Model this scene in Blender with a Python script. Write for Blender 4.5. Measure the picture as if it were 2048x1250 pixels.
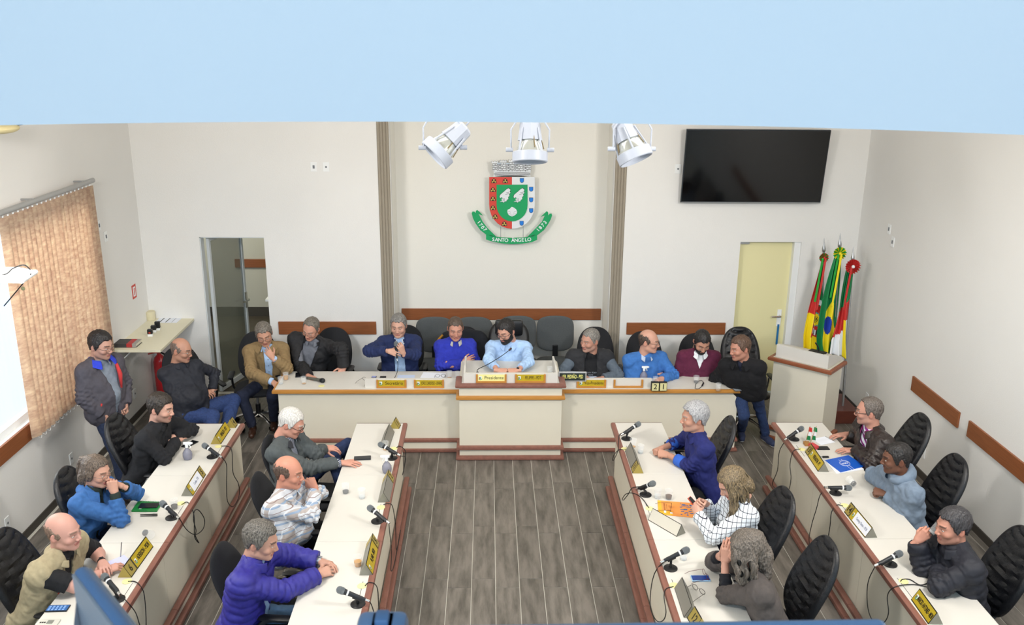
import bpy, bmesh, math, random
import numpy as np
from mathutils import Vector, Matrix
random.seed(7); RNG = np.random.RandomState(7)
for o in list(bpy.data.objects): bpy.data.objects.remove(o)
SC = bpy.context.scene
COL = SC.collection
R = math.radians

# ------------------------------------------------------------------ camera
FPX, YAW, PIT, ROL, CAMH = 1795.0, 0.0279756, 0.2943714, -0.0092863, 4.5
_f = np.array([math.sin(YAW)*math.cos(PIT), math.cos(YAW)*math.cos(PIT), -math.sin(PIT)])
_r = np.array([math.cos(YAW), -math.sin(YAW), 0.0]); _d = np.cross(_f, _r)
_r2 = _r*math.cos(ROL)+_d*math.sin(ROL); _d2 = -_r*math.sin(ROL)+_d*math.cos(ROL)
CAMR = np.array([_r2, _d2, _f])
cam = bpy.data.cameras.new('camera'); camo = bpy.data.objects.new('camera', cam); COL.objects.link(camo)
cam.sensor_width = 36.0; cam.lens = FPX/2048*36.0; cam.clip_start = 0.05; cam.clip_end = 200
mw = Matrix.Identity(4)
for i in range(3):
    mw[i][0] = _r2[i]; mw[i][1] = -_d2[i]; mw[i][2] = -_f[i]
mw[2][3] = CAMH
camo.matrix_world = mw
cam.dof.use_dof = True; cam.dof.focus_distance = 8.5; cam.dof.aperture_fstop = 9.0
SC.camera = camo
# ------------------------------------------------------------------ world, lights, exposure
W = bpy.data.worlds.new('world'); SC.world = W; W.use_nodes = True
wt = W.node_tree; bg = wt.nodes['Background']
bg.inputs[0].default_value = (0.50, 0.74, 1.0, 1); bg.inputs[1].default_value = 2.0
def area(name, loc, target, size, size_y, power, color):
    l = bpy.data.lights.new(name, 'AREA'); l.shape = 'RECTANGLE'; l.size = size; l.size_y = size_y
    l.energy = power; l.color = color
    o = bpy.data.objects.new(name, l); COL.objects.link(o); o.location = loc
    o.rotation_euler = (Vector(target)-Vector(loc)).to_track_quat('-Z', 'Y').to_euler()
    return o
area('ceiling_lamp_light', (-2.7, 4.0, 4.55), (-0.3, 9.4, 0.6), 0.8, 0.8, 205, (1.0, 0.955, 0.905))
area('ceiling_lamp_light', (3.2, 4.0, 4.55), (0.6, 9.4, 0.6), 0.8, 0.8, 205, (1.0, 0.955, 0.905))
area('ceiling_lamp_light', (0.2, 7.4, 4.6), (0.2, 7.6, 0.0), 5.0, 2.4, 90, (1.0, 0.95, 0.88))
area('gallery_daylight', (0.15, -2.9, 5.45), (0.0, 6.0, 3.2), 6.2, 1.25, 330, (0.60, 0.80, 1.0))
area('window_daylight', (-6.6, 8.4, 3.6), (-4.4, 8.4, 2.0), 3.2, 3.0, 290, (1.0, 0.93, 0.82))
area('hall_light', (-4.6, 13.0, 2.7), (-4.0, 14.0, 0.3), 0.5, 0.5, 34, (1.0, 0.95, 0.80))  # small area light inside the hall, under its ceiling
SC.view_settings.view_transform = 'Standard'; SC.view_settings.look = 'None'
SC.view_settings.gamma = 1.0; SC.view_settings.use_curve_mapping = False
SC.view_settings.exposure = 0.0

def _ray(px, py):
    return CAMR.T @ np.array([(px-1024)/FPX, (py-625)/FPX, 1.0])
O3 = np.array([0, 0, CAMH])
def PZ(px, py, z): d = _ray(px, py); return O3+d*((z-CAMH)/d[2])
def PY(px, py, y): d = _ray(px, py); return O3+d*(y/d[1])
def PX(px, py, x): d = _ray(px, py); return O3+d*(x/d[0])

# ------------------------------------------------------------------ materials
def C(h):
    h = h.lstrip('#'); v = [int(h[i:i+2], 16)/255 for i in (0, 2, 4)]
    return tuple(((c+0.055)/1.055)**2.4 if c > 0.04045 else c/12.92 for c in v)
MATS = {}
def mat(name, col, rough=0.5, metal=0.0, noise=0.0, nscale=8.0, bump=0.0, bscale=60.0, trans=0.0, alpha=1.0, emit=0.0, coat=0.0, spec=0.5, stretch=None, ior=1.45):
    if name in MATS: return MATS[name]
    m = bpy.data.materials.new(name); m.use_nodes = True; nt = m.node_tree; b = nt.nodes['Principled BSDF']
    c = C(col) if isinstance(col, str) else col
    b.inputs['Base Color'].default_value = (*c, 1); b.inputs['Roughness'].default_value = rough
    b.inputs['Metallic'].default_value = metal; b.inputs['Specular IOR Level'].default_value = spec
    b.inputs['IOR'].default_value = ior
    if trans: b.inputs['Transmission Weight'].default_value = trans
    if alpha < 1: b.inputs['Alpha'].default_value = alpha
    if coat: b.inputs['Coat Weight'].default_value = coat
    if emit: b.inputs['Emission Color'].default_value = (*c, 1); b.inputs['Emission Strength'].default_value = emit
    if noise or bump:
        tc = nt.nodes.new('ShaderNodeTexCoord'); mp = nt.nodes.new('ShaderNodeMapping')
        nt.links.new(tc.outputs['Object'], mp.inputs[0])
        if stretch: mp.inputs['Scale'].default_value = stretch
    if noise:
        n = nt.nodes.new('ShaderNodeTexNoise'); n.inputs['Scale'].default_value = nscale; n.inputs['Detail'].default_value = 6
        nt.links.new(mp.outputs[0], n.inputs['Vector'])
        r = nt.nodes.new('ShaderNodeMapRange'); r.inputs[1].default_value = 0.3; r.inputs[2].default_value = 0.7
        r.inputs[3].default_value = 1-noise; r.inputs[4].default_value = 1+noise
        nt.links.new(n.outputs[0], r.inputs[0])
        mx = nt.nodes.new('ShaderNodeVectorMath'); mx.operation = 'SCALE'; mx.inputs[0].default_value = c
        nt.links.new(r.outputs[0], mx.inputs['Scale']); nt.links.new(mx.outputs[0], b.inputs['Base Color'])
    if bump:
        n2 = nt.nodes.new('ShaderNodeTexNoise'); n2.inputs['Scale'].default_value = bscale; n2.inputs['Detail'].default_value = 4
        nt.links.new(mp.outputs[0], n2.inputs['Vector'])
        bp = nt.nodes.new('ShaderNodeBump'); bp.inputs['Strength'].default_value = bump; bp.inputs['Distance'].default_value = 0.01
        nt.links.new(n2.outputs[0], bp.inputs['Height']); nt.links.new(bp.outputs[0], b.inputs['Normal'])
    MATS[name] = m
    return m
wall_m = mat('wall_paint', '#e7e6e3', 0.85, noise=0.015, nscale=1.2, bump=0.12, bscale=90)
recess_m = mat('recess_paint', '#eceae3', 0.85, noise=0.01, nscale=1.0, bump=0.1, bscale=90)
beam_m = mat('beam_paint', '#b1b6bb', 0.8, noise=0.01, nscale=1.0)
ceil_m = mat('ceiling_paint', '#e8e2d2', 0.9)
wood_m = mat('red_brown_wood', '#8a5036', 0.38, noise=0.16, nscale=7, stretch=(1, 1, 9), bump=0.05, bscale=90)
woodx_m = mat('wall_rail_wood', '#8c5432', 0.40, noise=0.14, nscale=9, stretch=(0.6, 0.6, 12))
honey_m = mat('honey_wood', '#b8803c', 0.35, noise=0.12, nscale=10, stretch=(0.5, 6, 6))
trim_m = mat('reddish_trim', '#84584c', 0.42, noise=0.14, nscale=12, stretch=(2, 0.6, 4))
lam_m = mat('cream_laminate', '#d3d0c9', 0.45, noise=0.015, nscale=3)
panel_m = mat('beige_panel', '#dad4c3', 0.55, noise=0.02, nscale=2)
seam_m = mat('dark_seam', '#5b5348', 0.8)
black_m = mat('black_plastic', '#16171a', 0.45)
leather_m = mat('black_leather', '#15161a', 0.36, bump=0.25, bscale=120, noise=0.1, nscale=20)
fab_m = mat('grey_upholstery', '#55595b', 0.95, noise=0.12, nscale=160, bump=0.3, bscale=300)
bfab_m = mat('black_upholstery', '#1d1e22', 0.9, noise=0.1, nscale=160, bump=0.2, bscale=300)
chrome_m = mat('chrome', '#d8d8d8', 0.18, metal=1.0)
steel_m = mat('brushed_steel', '#b0b2b4', 0.35, metal=0.9)
white_m = mat('white_plastic', '#eef0f0', 0.4)
gold_m = mat('gold_plate', '#c8ae2e', 0.35, metal=0.25, noise=0.05, nscale=30)
brass_m = mat('dull_brass', '#a9974f', 0.45, metal=0.3)
tin_m = mat('grey_tin', '#8b8a80', 0.45, metal=0.4, noise=0.06, nscale=18)
ink_m = mat('black_ink', '#161510', 0.6)
paper_m = mat('white_paper', '#e9edf6', 0.8)
yel_m = mat('pale_yellow_cap', '#e6e0a0', 0.5)
glass_m = mat('clear_plastic', '#f4f8fa', 0.05, alpha=0.14)
pane_m = mat('window_glass', '#e8f4f6', 0.02, alpha=0.12)
base_m = mat('dark_skirting', '#45413c', 0.6)

# ------------------------------------------------------------------ mesh helpers
def new_mesh(name, V, F, mats, midx=None, smooth=False):
    me = bpy.data.meshes.new(name)
    V = np.asarray(V, dtype=np.float32)
    if isinstance(F, np.ndarray):
        n = len(F); k = F.shape[1]
        me.vertices.add(len(V)); me.vertices.foreach_set('co', V.ravel())
        me.loops.add(n*k); me.loops.foreach_set('vertex_index', F.astype(np.int32).ravel())
        me.polygons.add(n); me.polygons.foreach_set('loop_start', np.arange(0, n*k, k, dtype=np.int32))
        me.polygons.foreach_set('loop_total', np.full(n, k, dtype=np.int32)); me.update(calc_edges=True)
    else:
        me.from_pydata([tuple(v) for v in V.tolist()], [], F)
    for m in (mats if isinstance(mats, (list, tuple)) else [mats]): me.materials.append(m)
    if midx is not None: me.polygons.foreach_set('material_index', np.asarray(midx, dtype=np.int32))
    if smooth: me.polygons.foreach_set('use_smooth', np.ones(len(me.polygons), dtype=bool))
    me.update()
    return me
def link(name, me, parent=None, loc=None, rotz=None):
    o = bpy.data.objects.new(name, me); COL.objects.link(o)
    if parent: o.parent = parent
    if loc is not None: o.location = tuple(float(v) for v in loc)
    if rotz is not None: o.rotation_euler = (0, 0, rotz)
    return o
def tag(o, label, cat, group=None):
    o['label'] = label; o['category'] = cat
    if group: o['group'] = group
    return o
def thing(name, label, cat, loc=(0, 0, 0), rotz=0.0, group=None):
    o = bpy.data.objects.new(name, None); COL.objects.link(o); o.location = tuple(float(v) for v in loc)
    o.rotation_euler = (0, 0, rotz); o.empty_display_size = 0.1
    return tag(o, label, cat, group)
def clone(root, loc, rotz, label, group=None):
    r = root.copy(); COL.objects.link(r); r.location = tuple(float(v) for v in loc); r.rotation_euler = (0, 0, rotz)
    r['label'] = label
    if group: r['group'] = group
    for ch in list(root.children):
        c = ch.copy(); COL.objects.link(c); c.parent = r
        for g in list(ch.children):
            d = g.copy(); COL.objects.link(d); d.parent = c
    return r
def struct(o): o['kind'] = 'structure'; return o
class MB:
    """collects shapes for ONE mesh"""
    def __init__(s): s.v = []; s.f = []; s.m = []; s.mi = 0
    def add(s, V, F):
        n = len(s.v); s.v += [tuple(float(c) for c in p) for p in V]; s.f += [tuple(i+n for i in f) for f in F]; s.m += [s.mi]*len(F); return s
    def box(s, lo, hi, M=None, ch=0.0):
        x0, y0, z0 = lo; x1, y1, z1 = hi
        if ch <= 0:
            V = [(x0, y0, z0), (x1, y0, z0), (x1, y1, z0), (x0, y1, z0), (x0, y0, z1), (x1, y0, z1), (x1, y1, z1), (x0, y1, z1)]
            F = [(0, 3, 2, 1), (4, 5, 6, 7), (0, 1, 5, 4), (1, 2, 6, 5), (2, 3, 7, 6), (3, 0, 4, 7)]
        else:
            bm = bmesh.new(); r = bmesh.ops.create_cube(bm, size=1.0)
            for v in bm.verts: v.co = Vector(((x0+x1)/2+v.co.x*(x1-x0), (y0+y1)/2+v.co.y*(y1-y0), (z0+z1)/2+v.co.z*(z1-z0)))
            bmesh.ops.bevel(bm, geom=bm.edges[:], offset=ch, segments=2, affect='EDGES', profile=0.5)
            V = [v.co.copy() for v in bm.verts]; F = [[v.index for v in f.verts] for f in bm.faces]
            bm.free()
        if M is not None: V = [M @ Vector(p) for p in V]
        return s.add(V, F)
    def prism(s, poly, a, b, plane='z', M=None):
        n = len(poly)
        def mk(p, t):
            return {'z': (p[0], p[1], t), 'y': (p[0], t, p[1]), 'x': (t, p[0], p[1])}[plane]
        V = [mk(p, a) for p in poly]+[mk(p, b) for p in poly]
        F = [tuple(range(n))[::-1], tuple(range(n, 2*n))]+[(i, (i+1) % n, n+(i+1) % n, n+i) for i in range(n)]
        if M is not None: V = [M @ Vector(p) for p in V]
        return s.add(V, F)
    def tube(s, pts, rad, n=8, cap=True, sx=1.0, up=None):
        pts = [Vector([float(c) for c in p]) for p in pts]; m = len(pts)
        rr = rad if isinstance(rad, (list, tuple)) else [rad]*m
        V = []; F = []; prev = None
        for i, p in enumerate(pts):
            t = (pts[min(i+1, m-1)]-pts[max(i-1, 0)])
            t = t.normalized() if t.length > 1e-9 else Vector((0, 0, 1))
            if prev is None:
                a = Vector(up) if up else (Vector((0, 0, 1)) if abs(t.z) < 0.9 else Vector((1, 0, 0)))
            else: a = prev
            a = (a-t*a.dot(t)); a = a.normalized() if a.length > 1e-6 else t.orthogonal().normalized()
            prev = a; b = t.cross(a)
            for k in range(n):
                th = 2*math.pi*k/n; V.append(p+(a*math.cos(th)+b*math.sin(th)*sx)*rr[i])
        for i in range(m-1):
            for k in range(n): F.append((i*n+k, i*n+(k+1) % n, (i+1)*n+(k+1) % n, (i+1)*n+k))
        if cap: F.append(tuple(range(n))[::-1]); F.append(tuple((m-1)*n+k for k in range(n)))
        return s.add(V, F)
    def lathe(s, prof, c=(0, 0, 0), n=20, M=None, cap=True):
        V = []; F = []; m = len(prof)
        for r, z in prof:
            for k in range(n):
                th = 2*math.pi*k/n; V.append((c[0]+r*math.cos(th), c[1]+r*math.sin(th), c[2]+z))
        for i in range(m-1):
            for k in range(n): F.append((i*n+k, i*n+(k+1) % n, (i+1)*n+(k+1) % n, (i+1)*n+k))
        if cap: F.append(tuple(range(n))[::-1]); F.append(tuple((m-1)*n+k for k in range(n)))
        if M is not None: V = [M @ Vector(p) for p in V]
        return s.add(V, F)
    def ball(s, c, r, n=12, sc=(1, 1, 1), M=None):
        V = []; F = []; h = n//2
        for i in range(h+1):
            ph = math.pi*i/h
            for k in range(n):
                th = 2*math.pi*k/n
                V.append((c[0]+r*sc[0]*math.sin(ph)*math.cos(th), c[1]+r*sc[1]*math.sin(ph)*math.sin(th), c[2]-r*sc[2]*math.cos(ph)))
        for i in range(h):
            for k in range(n): F.append((i*n+k, i*n+(k+1) % n, (i+1)*n+(k+1) % n, (i+1)*n+k))
        if M is not None: V = [M @ Vector(p) for p in V]
        return s.add(V, F)
    def build(s, name, mats, parent=None, smooth=False, loc=None, rotz=None, bevel=0.0):
        me = new_mesh(name, s.v, s.f, mats, s.m, smooth)
        if smooth:
            try: me.set_sharp_from_angle(angle=R(38))
            except Exception: pass
        o = link(name, me, parent, loc, rotz)
        if bevel:
            b = o.modifiers.new('bevel', 'BEVEL'); b.width = bevel; b.segments = 2; b.limit_method = 'ANGLE'; b.angle_limit = R(40)
        return o
def spline(pts, n=8):
    P = [np.array(p, float) for p in pts]; P = [2*P[0]-P[1]]+P+[2*P[-1]-P[-2]]; out = []
    for i in range(1, len(P)-2):
        a, b, c, d = P[i-1:i+3]
        for k in range(n):
            t = k/n; out.append(0.5*((2*b)+(c-a)*t+(2*a-5*b+4*c-d)*t*t+(3*b-a-3*c+d)*t**3))
    out.append(P[-2]); return out
def text(body, size, m, M, parent, name='lettering', depth=0.0008, align='CENTER', sx=1.0, bold=0.0):
    cu = bpy.data.curves.new('txt', 'FONT'); cu.body = body; cu.size = size; cu.extrude = depth; cu.align_x = align; cu.align_y = 'CENTER'
    cu.offset = bold; cu.resolution_u = 3
    t = bpy.data.objects.new('txt', cu); COL.objects.link(t)
    dg = bpy.context.evaluated_depsgraph_get(); dg.update()
    me = bpy.data.meshes.new_from_object(t.evaluated_get(dg)); bpy.data.objects.remove(t)
    me.transform(M @ Matrix.Diagonal((sx, 1, 1, 1))); me.materials.clear(); me.materials.append(m)
    return link(name, me, parent)
MFACE = Matrix(((1, 0, 0, 0), (0, 0, -1, 0), (0, 1, 0, 0), (0, 0, 0, 1)))   # text upright in XZ, facing -Y
def T(x, y, z): return Matrix.Translation((float(x), float(y), float(z)))

# ------------------------------------------------------------------ room shell
XL, XR, YB = -4.32, 4.70, 11.07
RX0, RX1, RY = -1.20, 1.56, 11.70
floor = struct(MB().box((XL-0.2, -3.1, -0.12), (XR+0.2, 11.8, -0.004)).build('floor', mat('grout', '#cfccc2', 0.9)))
# floor tiles, laid in columns running away from the camera, every other column staggered
tile_m = bpy.data.materials.new('tile_porcelain'); tile_m.use_nodes = True
nt = tile_m.node_tree; b = nt.nodes['Principled BSDF']; b.inputs['Roughness'].default_value = 0.42
tc = nt.nodes.new('ShaderNodeTexCoord'); oi = nt.nodes.new('ShaderNodeObjectInfo'); ad = nt.nodes.new('ShaderNodeVectorMath'); ad.operation = 'MULTIPLY_ADD'
cb = nt.nodes.new('ShaderNodeCombineXYZ')
for i in range(3): nt.links.new(oi.outputs['Random'], cb.inputs[i])
ad.inputs[1].default_value = (23, 41, 17); nt.links.new(cb.outputs[0], ad.inputs[0]); nt.links.new(tc.outputs['Object'], ad.inputs[2])
mp = nt.nodes.new('ShaderNodeMapping'); mp.inputs['Scale'].default_value = (9, 1.6, 1); nt.links.new(ad.outputs[0], mp.inputs[0])
n1 = nt.nodes.new('ShaderNodeTexNoise'); n1.inputs['Scale'].default_value = 1.6; n1.inputs['Detail'].default_value = 7; n1.inputs['Roughness'].default_value = 0.6
nt.links.new(mp.outputs[0], n1.inputs['Vector'])
rp = nt.nodes.new('ShaderNodeValToRGB'); rp.color_ramp.elements[0].position = 0.33; rp.color_ramp.elements[1].position = 0.62
rp.color_ramp.elements[0].color = (*C('#4f4b45'), 1); rp.color_ramp.elements[1].color = (*C('#77716a'), 1)
nt.links.new(n1.outputs[0], rp.inputs[0])
mr = nt.nodes.new('ShaderNodeMapRange'); mr.inputs[3].default_value = 0.90; mr.inputs[4].default_value = 1.08; nt.links.new(oi.outputs['Random'], mr.inputs[0])
vm = nt.nodes.new('ShaderNodeVectorMath'); vm.operation = 'SCALE'; nt.links.new(rp.outputs[0], vm.inputs[0]); nt.links.new(mr.outputs[0], vm.inputs['Scale'])
nt.links.new(vm.outputs[0], b.inputs['Base Color'])
TW, TL = 0.2070, 0.8865
tx0 = PZ(913.5, 924, 0)[0]; ty0 = PZ(940, 978, 0)[1]; ty1 = PZ(960, 966, 0)[1]
tiles = []
for i in range(-22, 28):
    for j in range(-5, 4):
        x = tx0+TW*(i+0.5); y = (ty0 if i % 2 == 0 else ty1)+TL*(j-0.5)
        if x-TW/2 < XL-0.1 or x+TW/2 > XR+0.2 or y-TL/2 > YB+0.1: continue
        tiles.append((x, y))
tiles += [(x, ty+TL) for (x, ty) in list(tiles) if RX0 < x < RX1 and ty+TL/2 < RY and ty+TL/2 > YB-0.25]
tiles.sort(key=lambda t: (t[1] < 4.2, t[1]+0.25*abs(t[0]-0.3)))
g = 0.0028
tme = None; far = MB()
for k, (x, y) in enumerate(tiles):
    y1 = min(y+TL/2-g, YB+0.6 if RX0 < x < RX1 else YB+0.05)
    if y < 4.2 or k >= 300 or y1 < y+TL/2-g-0.01: far.box((x-TW/2+g, y-TL/2+g, -0.003), (x+TW/2-g, y1, 0.0))
    else:
        if tme is None:
            tme = MB().box((-TW/2+g, -TL/2+g, -0.003), (TW/2-g, TL/2-g, 0.0), ch=0.0008); tme = new_mesh('tile', tme.v, tme.f, tile_m)
        link('tile', tme, floor, (x, y, 0))
fo = far.build('far_tiles', tile_m, floor); fo['kind'] = 'stuff'

H = 4.72
# back wall with the recess, the two door openings
bw = MB()
def wseg(m, x0, x1, z0, z1, y0=YB, y1=YB+0.14): m.box((x0, y0, z0), (x1, y1, z1))
LD0, LD1, RD0, RD1 = -3.60, -2.80, 3.20, 3.98
RX0, RX1, RY = -1.20, 1.56, 11.70
wseg(bw, XL-0.1, LD0, 0, H); wseg(bw, LD0, LD1, 2.12, H); wseg(bw, LD1, RX0, 0, H)
wseg(bw, RX1, RD0, 0, H); wseg(bw, RD0, RD1, 2.08, H); wseg(bw, RD1, XR+0.1, 0, H)
struct(bw.build('wall_back', wall_m))
rc = MB(); rc.box((RX0-0.12, RY, 0), (RX1+0.12, RY+0.1, H)); rc.box((RX0-0.12, YB+0.14, 0), (RX0, RY, H)); rc.box((RX1, YB+0.14, 0), (RX1+0.12, RY, H))
struct(rc.build('wall_recess', recess_m))
# left wall with window opening
WY0, WY1, WZ0, WZ1 = 5.9, 9.50, 1.02, 2.92
lw = MB()
for y0, y1, z0, z1 in ((-3.1, WY0, 0, 6.6), (WY0, WY1, 0, WZ0), (WY0, WY1, WZ1, 6.6), (WY1, YB+0.1, 0, 6.6)): lw.box((XL-0.16, y0, z0), (XL, y1, z1))
struct(lw.build('wall_left', wall_m))
struct(MB().box((XR, -3.1, 0), (XR+0.16, YB+0.1, 6.6)).build('wall_right', wall_m))
struct(MB().box((XL-0.1, 2.15, H), (XR+0.1, RY+0.2, H+0.12)).build('ceiling', ceil_m))
# unseen gallery: ceiling and windowed rear wall added to limit sky light on lintel
struct(MB().box((XL-0.1, -3.1, 6.6), (XR+0.1, 2.15, 6.72)).build('ceiling_gallery_unseen', ceil_m))
gw = MB(); gw.box((XL-0.1, -3.1, -0.1), (XR+0.1, -3.0, 4.8)); gw.box((XL-0.1, -3.1, 6.2), (XR+0.1, -3.0, 6.6)); gw.box((XL-0.1, -3.1, 4.8), (-3.0, -3.0, 6.2)); gw.box((3.3, -3.1, 4.8), (XR+0.1, -3.0, 6.2))
struct(gw.build('wall_gallery_unseen', wall_m))
# near lintel between the gallery and the chamber, slightly arched underside
bpts = []
for k in range(33):
    px = -400+k*(2848/32); u = (px-1024)/1024
    py = 244.5+8.5*u+17*u*u*(1 if u > 0 else 0.85)
    p = PY(px, py, 2.0); bpts.append((p[0], p[2]))
bpts = [(XL, bpts[0][1])]+bpts+[(XR, bpts[-1][1])]
bpts = [p for p in bpts if XL <= p[0] <= XR]
bm_ = MB()
for (a, b2) in zip(bpts[:-1], bpts[1:]):
    bm_.prism([(a[0], a[1]), (b2[0], b2[1]), (b2[0], 6.6), (a[0], 6.6)], 2.0, 2.15, 'y')
struct(bm_.build('trim_lintel', beam_m))
# skirting
for nm, lo, hi in (('baseboard_left', (XL, 3, 0), (XL+0.012, YB, 0.08)), ('baseboard_right', (XR-0.012, 3, 0), (XR, YB, 0.08))):
    struct(MB().box(lo, hi).build(nm, base_m))
sk = MB()
for x0, x1 in ((XL+0.012, LD0), (LD1, RX0), (RX1, RD0), (RD1, XR-0.012)): sk.box((x0, YB-0.012, 0), (x1, YB, 0.08))
sk.box((RX0, RY-0.012, 0), (RX1, RY, 0.08)); struct(sk.build('baseboard_back', base_m))
# fluted stripes beside the recess
flm = mat('taupe_flutes', '#9a9182', 0.8)
for n, (x0, x1) in enumerate(((-1.352, -1.205), (1.565, 1.712))):
    f = MB(); f.box((x0, YB-0.004, 0.08), (x1, YB, H)); st = struct(f.build('trim_%d' % (n+1), flm))
    for k in range(4):
        w = (x1-x0)/4; xa = x0+k*w+w/2
        r = MB(); r.prism([(xa-w*0.42, YB-0.004), (xa-w*0.3, YB-0.014), (xa+w*0.3, YB-0.014), (xa+w*0.42, YB-0.004)], 0.08, H, 'z')
        r.build('flute', flm, st)
# hall behind the left door
hl = MB(); hl.box((-5.3, 14.62, 0), (-2.0, 14.72, 3.0)); hl.box((-5.4, YB+0.14, 0), (-5.3, 14.7, 3.0)); hl.box((-2.0, YB+0.14, 0), (-1.9, 14.7, 3.0)); hl.box((-5.4, YB+0.14, 2.9), (-1.9, 14.7, 3.0))
struct(hl.build('wall_hall', mat('hall_paint', '#c6c5ba', 0.85)))
struct(MB().box((-5.3, 14.60, 0), (-2.0, 14.62, 0.16)).build('baseboard_hall', base_m))
hf = MB().box((-5.3, YB+0.14, -0.01), (-1.9, 14.65, 0.0)).build('floor_hall', mat('hall_tiles', '#4c463c', 0.5, noise=0.1)); struct(hf)
# left door: glazed leaf swung into the hall
alu_m = mat('pale_aluminium', '#d3d8da', 0.45, metal=0.1)
d1 = thing('door_1', '', ''); del d1['label'], d1['category']; struct(d1)
j = MB(); j.box((LD0, YB+0.01, 0), (LD0+0.012, YB+0.13, 2.12)); j.box((LD0, YB+0.01, 2.108), (LD1, YB+0.13, 2.12)); j.box((LD1-0.008, YB+0.10, 0), (LD1, YB+0.13, 2.108)); j.build('door_frame', alu_m, d1)
Md = T(LD0+0.06, YB+0.12, 0) @ Matrix.Rotation(R(74), 4, 'Z')
lf = MB(); lf.box((0, -0.02, 0.01), (0.035, 0.02, 2.08), Md); lf.box((0.745, -0.02, 0.01), (0.78, 0.02, 2.08), Md); lf.box((0.035, -0.02, 0.01), (0.745, 0.02, 0.08), Md); lf.box((0.035, -0.02, 2.04), (0.745, 0.02, 2.08), Md)
lf.build('leaf_frame', alu_m, d1)
MB().box((0.035, -0.004, 0.08), (0.745, 0.004, 2.04), Md).build('door_glass', mat('tinted_glass', '#6d7164', 0.05, alpha=0.45), d1)
hd = MB(); hd.box((0.73, -0.035, 0.96), (0.77, -0.02, 1.18), Md); hd.box((0.62, -0.075, 1.06), (0.76, -0.055, 1.085), Md); hd.box((0.735, -0.07, 1.06), (0.76, -0.03, 1.085), Md)
hd.build('door_handle', chrome_m, d1)
# yellow board leaning in the hall and hall shelf
tag(MB().box((-4.35, 12.0, 0), (-4.30, 13.0, 1.95)).build('hall_partition', mat('olive_partition', '#a39a3a', 0.6)), 'dull yellow panel seen through the glass leaf of the left doorway', 'panel')
tag(MB().box((-4.2, 14.585, 0.85), (-2.4, 14.62, 0.99), ch=0.003).build('wall_rail', woodx_m), 'dark wooden rail on the hall wall seen through the left doorway', 'wall rail')
hs = thing('wall_shelf', 'small white shelf at the edge of the left doorway, in the hall', 'shelf', (-3.3, 13.2, 0))
MB().box((-0.02, -0.25, 0.74), (1.1, 0.25, 0.77)).build('board', white_m, hs); MB().box((1.1, -0.02, 0.0), (1.13, 0.02, 0.77)).build('bracket', white_m, hs)
tag(MB().box((-3.28, 13.1, 0.7705), (-3.1, 13.3, 0.80), ch=0.004).build('hall_phone', black_m), 'black handset on the small shelf beyond the left doorway', 'telephone')
# right door: closed cream leaf, set back
d2 = thing('door_2', '', ''); del d2['label'], d2['category']; struct(d2)
MB().box((RD0+0.012, YB+0.10, 0.01), (RD1-0.08, YB+0.14, 2.07)).build('leaf', mat('cream_leaf', '#e6dfae', 0.45), d2)
f = MB(); f.box((RD1-0.08, YB+0.02, 0), (RD1-0.0, YB+0.14, 2.08)); f.box((RD0, YB+0.09, 0), (RD0+0.012, YB+0.14, 2.08)); f.build('door_frame', white_m, d2)
f = MB(); f.box((RD1-0.19, YB+0.085, 0.93), (RD1-0.135, YB+0.10, 1.16), ch=0.003); f.build('handle_plate', white_m, d2)
f = MB(); f.tube([(RD1-0.16, YB+0.085, 1.08), (RD1-0.16, YB+0.03, 1.08), (RD1-0.28, YB+0.03, 1.08)], 0.011); f.build('door_handle', chrome_m, d2, smooth=True)
f = MB(); f.box((RD0+0.012, YB+0.075, 2.035), (RD0+0.14, YB+0.10, 2.07)); f.build('door_closer', steel_m, d2)
tag(MB().box((RD1-0.175, YB+0.078, 0.68), (RD1-0.150, YB+0.086, 0.96), ch=0.002).build('key_lanyard', mat('blue_ribbon', '#1f6fa8', 0.6)), 'blue lanyard hanging from the key in the cream door', 'lanyard')
# wooden bumper rails on the walls
tag(MB().box((-2.69, YB-0.022, 0.85), (-1.44, YB, 1.02), ch=0.003).build('wall_rail', woodx_m), 'wooden wall rail left of the recess, behind the man in the black bomber jacket', 'wall rail', None)
tag(MB().box((1.80, YB-0.022, 0.85), (3.09, YB, 1.01), ch=0.003).build('wall_rail', woodx_m), 'wooden wall rail between recess and cream door, behind the man in burgundy', 'wall rail')
tag(MB().box((-1.17, RY-0.022, 0.85), (1.54, RY, 1.01), ch=0.003).build('wall_rail', woodx_m), 'long wooden wall rail across the recess behind the grey chairs', 'wall rail')
tag(MB().box((XR-0.022, 8.13, 0.835), (XR, 9.15, 1.0), ch=0.003).build('wall_rail', woodx_m), 'shorter wooden rail on the right wall, nearer the flags', 'wall rail')
tag(MB().box((XR-0.022, 5.0, 0.835), (XR, 7.94, 1.0), ch=0.003).build('wall_rail', woodx_m), 'longer wooden rail on the right wall, nearer the camera', 'wall rail')
tag(MB().box((XL, 4.8, 0.86), (XL+0.024, 9.38, 1.02), ch=0.003).build('wall_rail', woodx_m), 'wooden rail along the left wall under the window blinds', 'wall rail')
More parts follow.
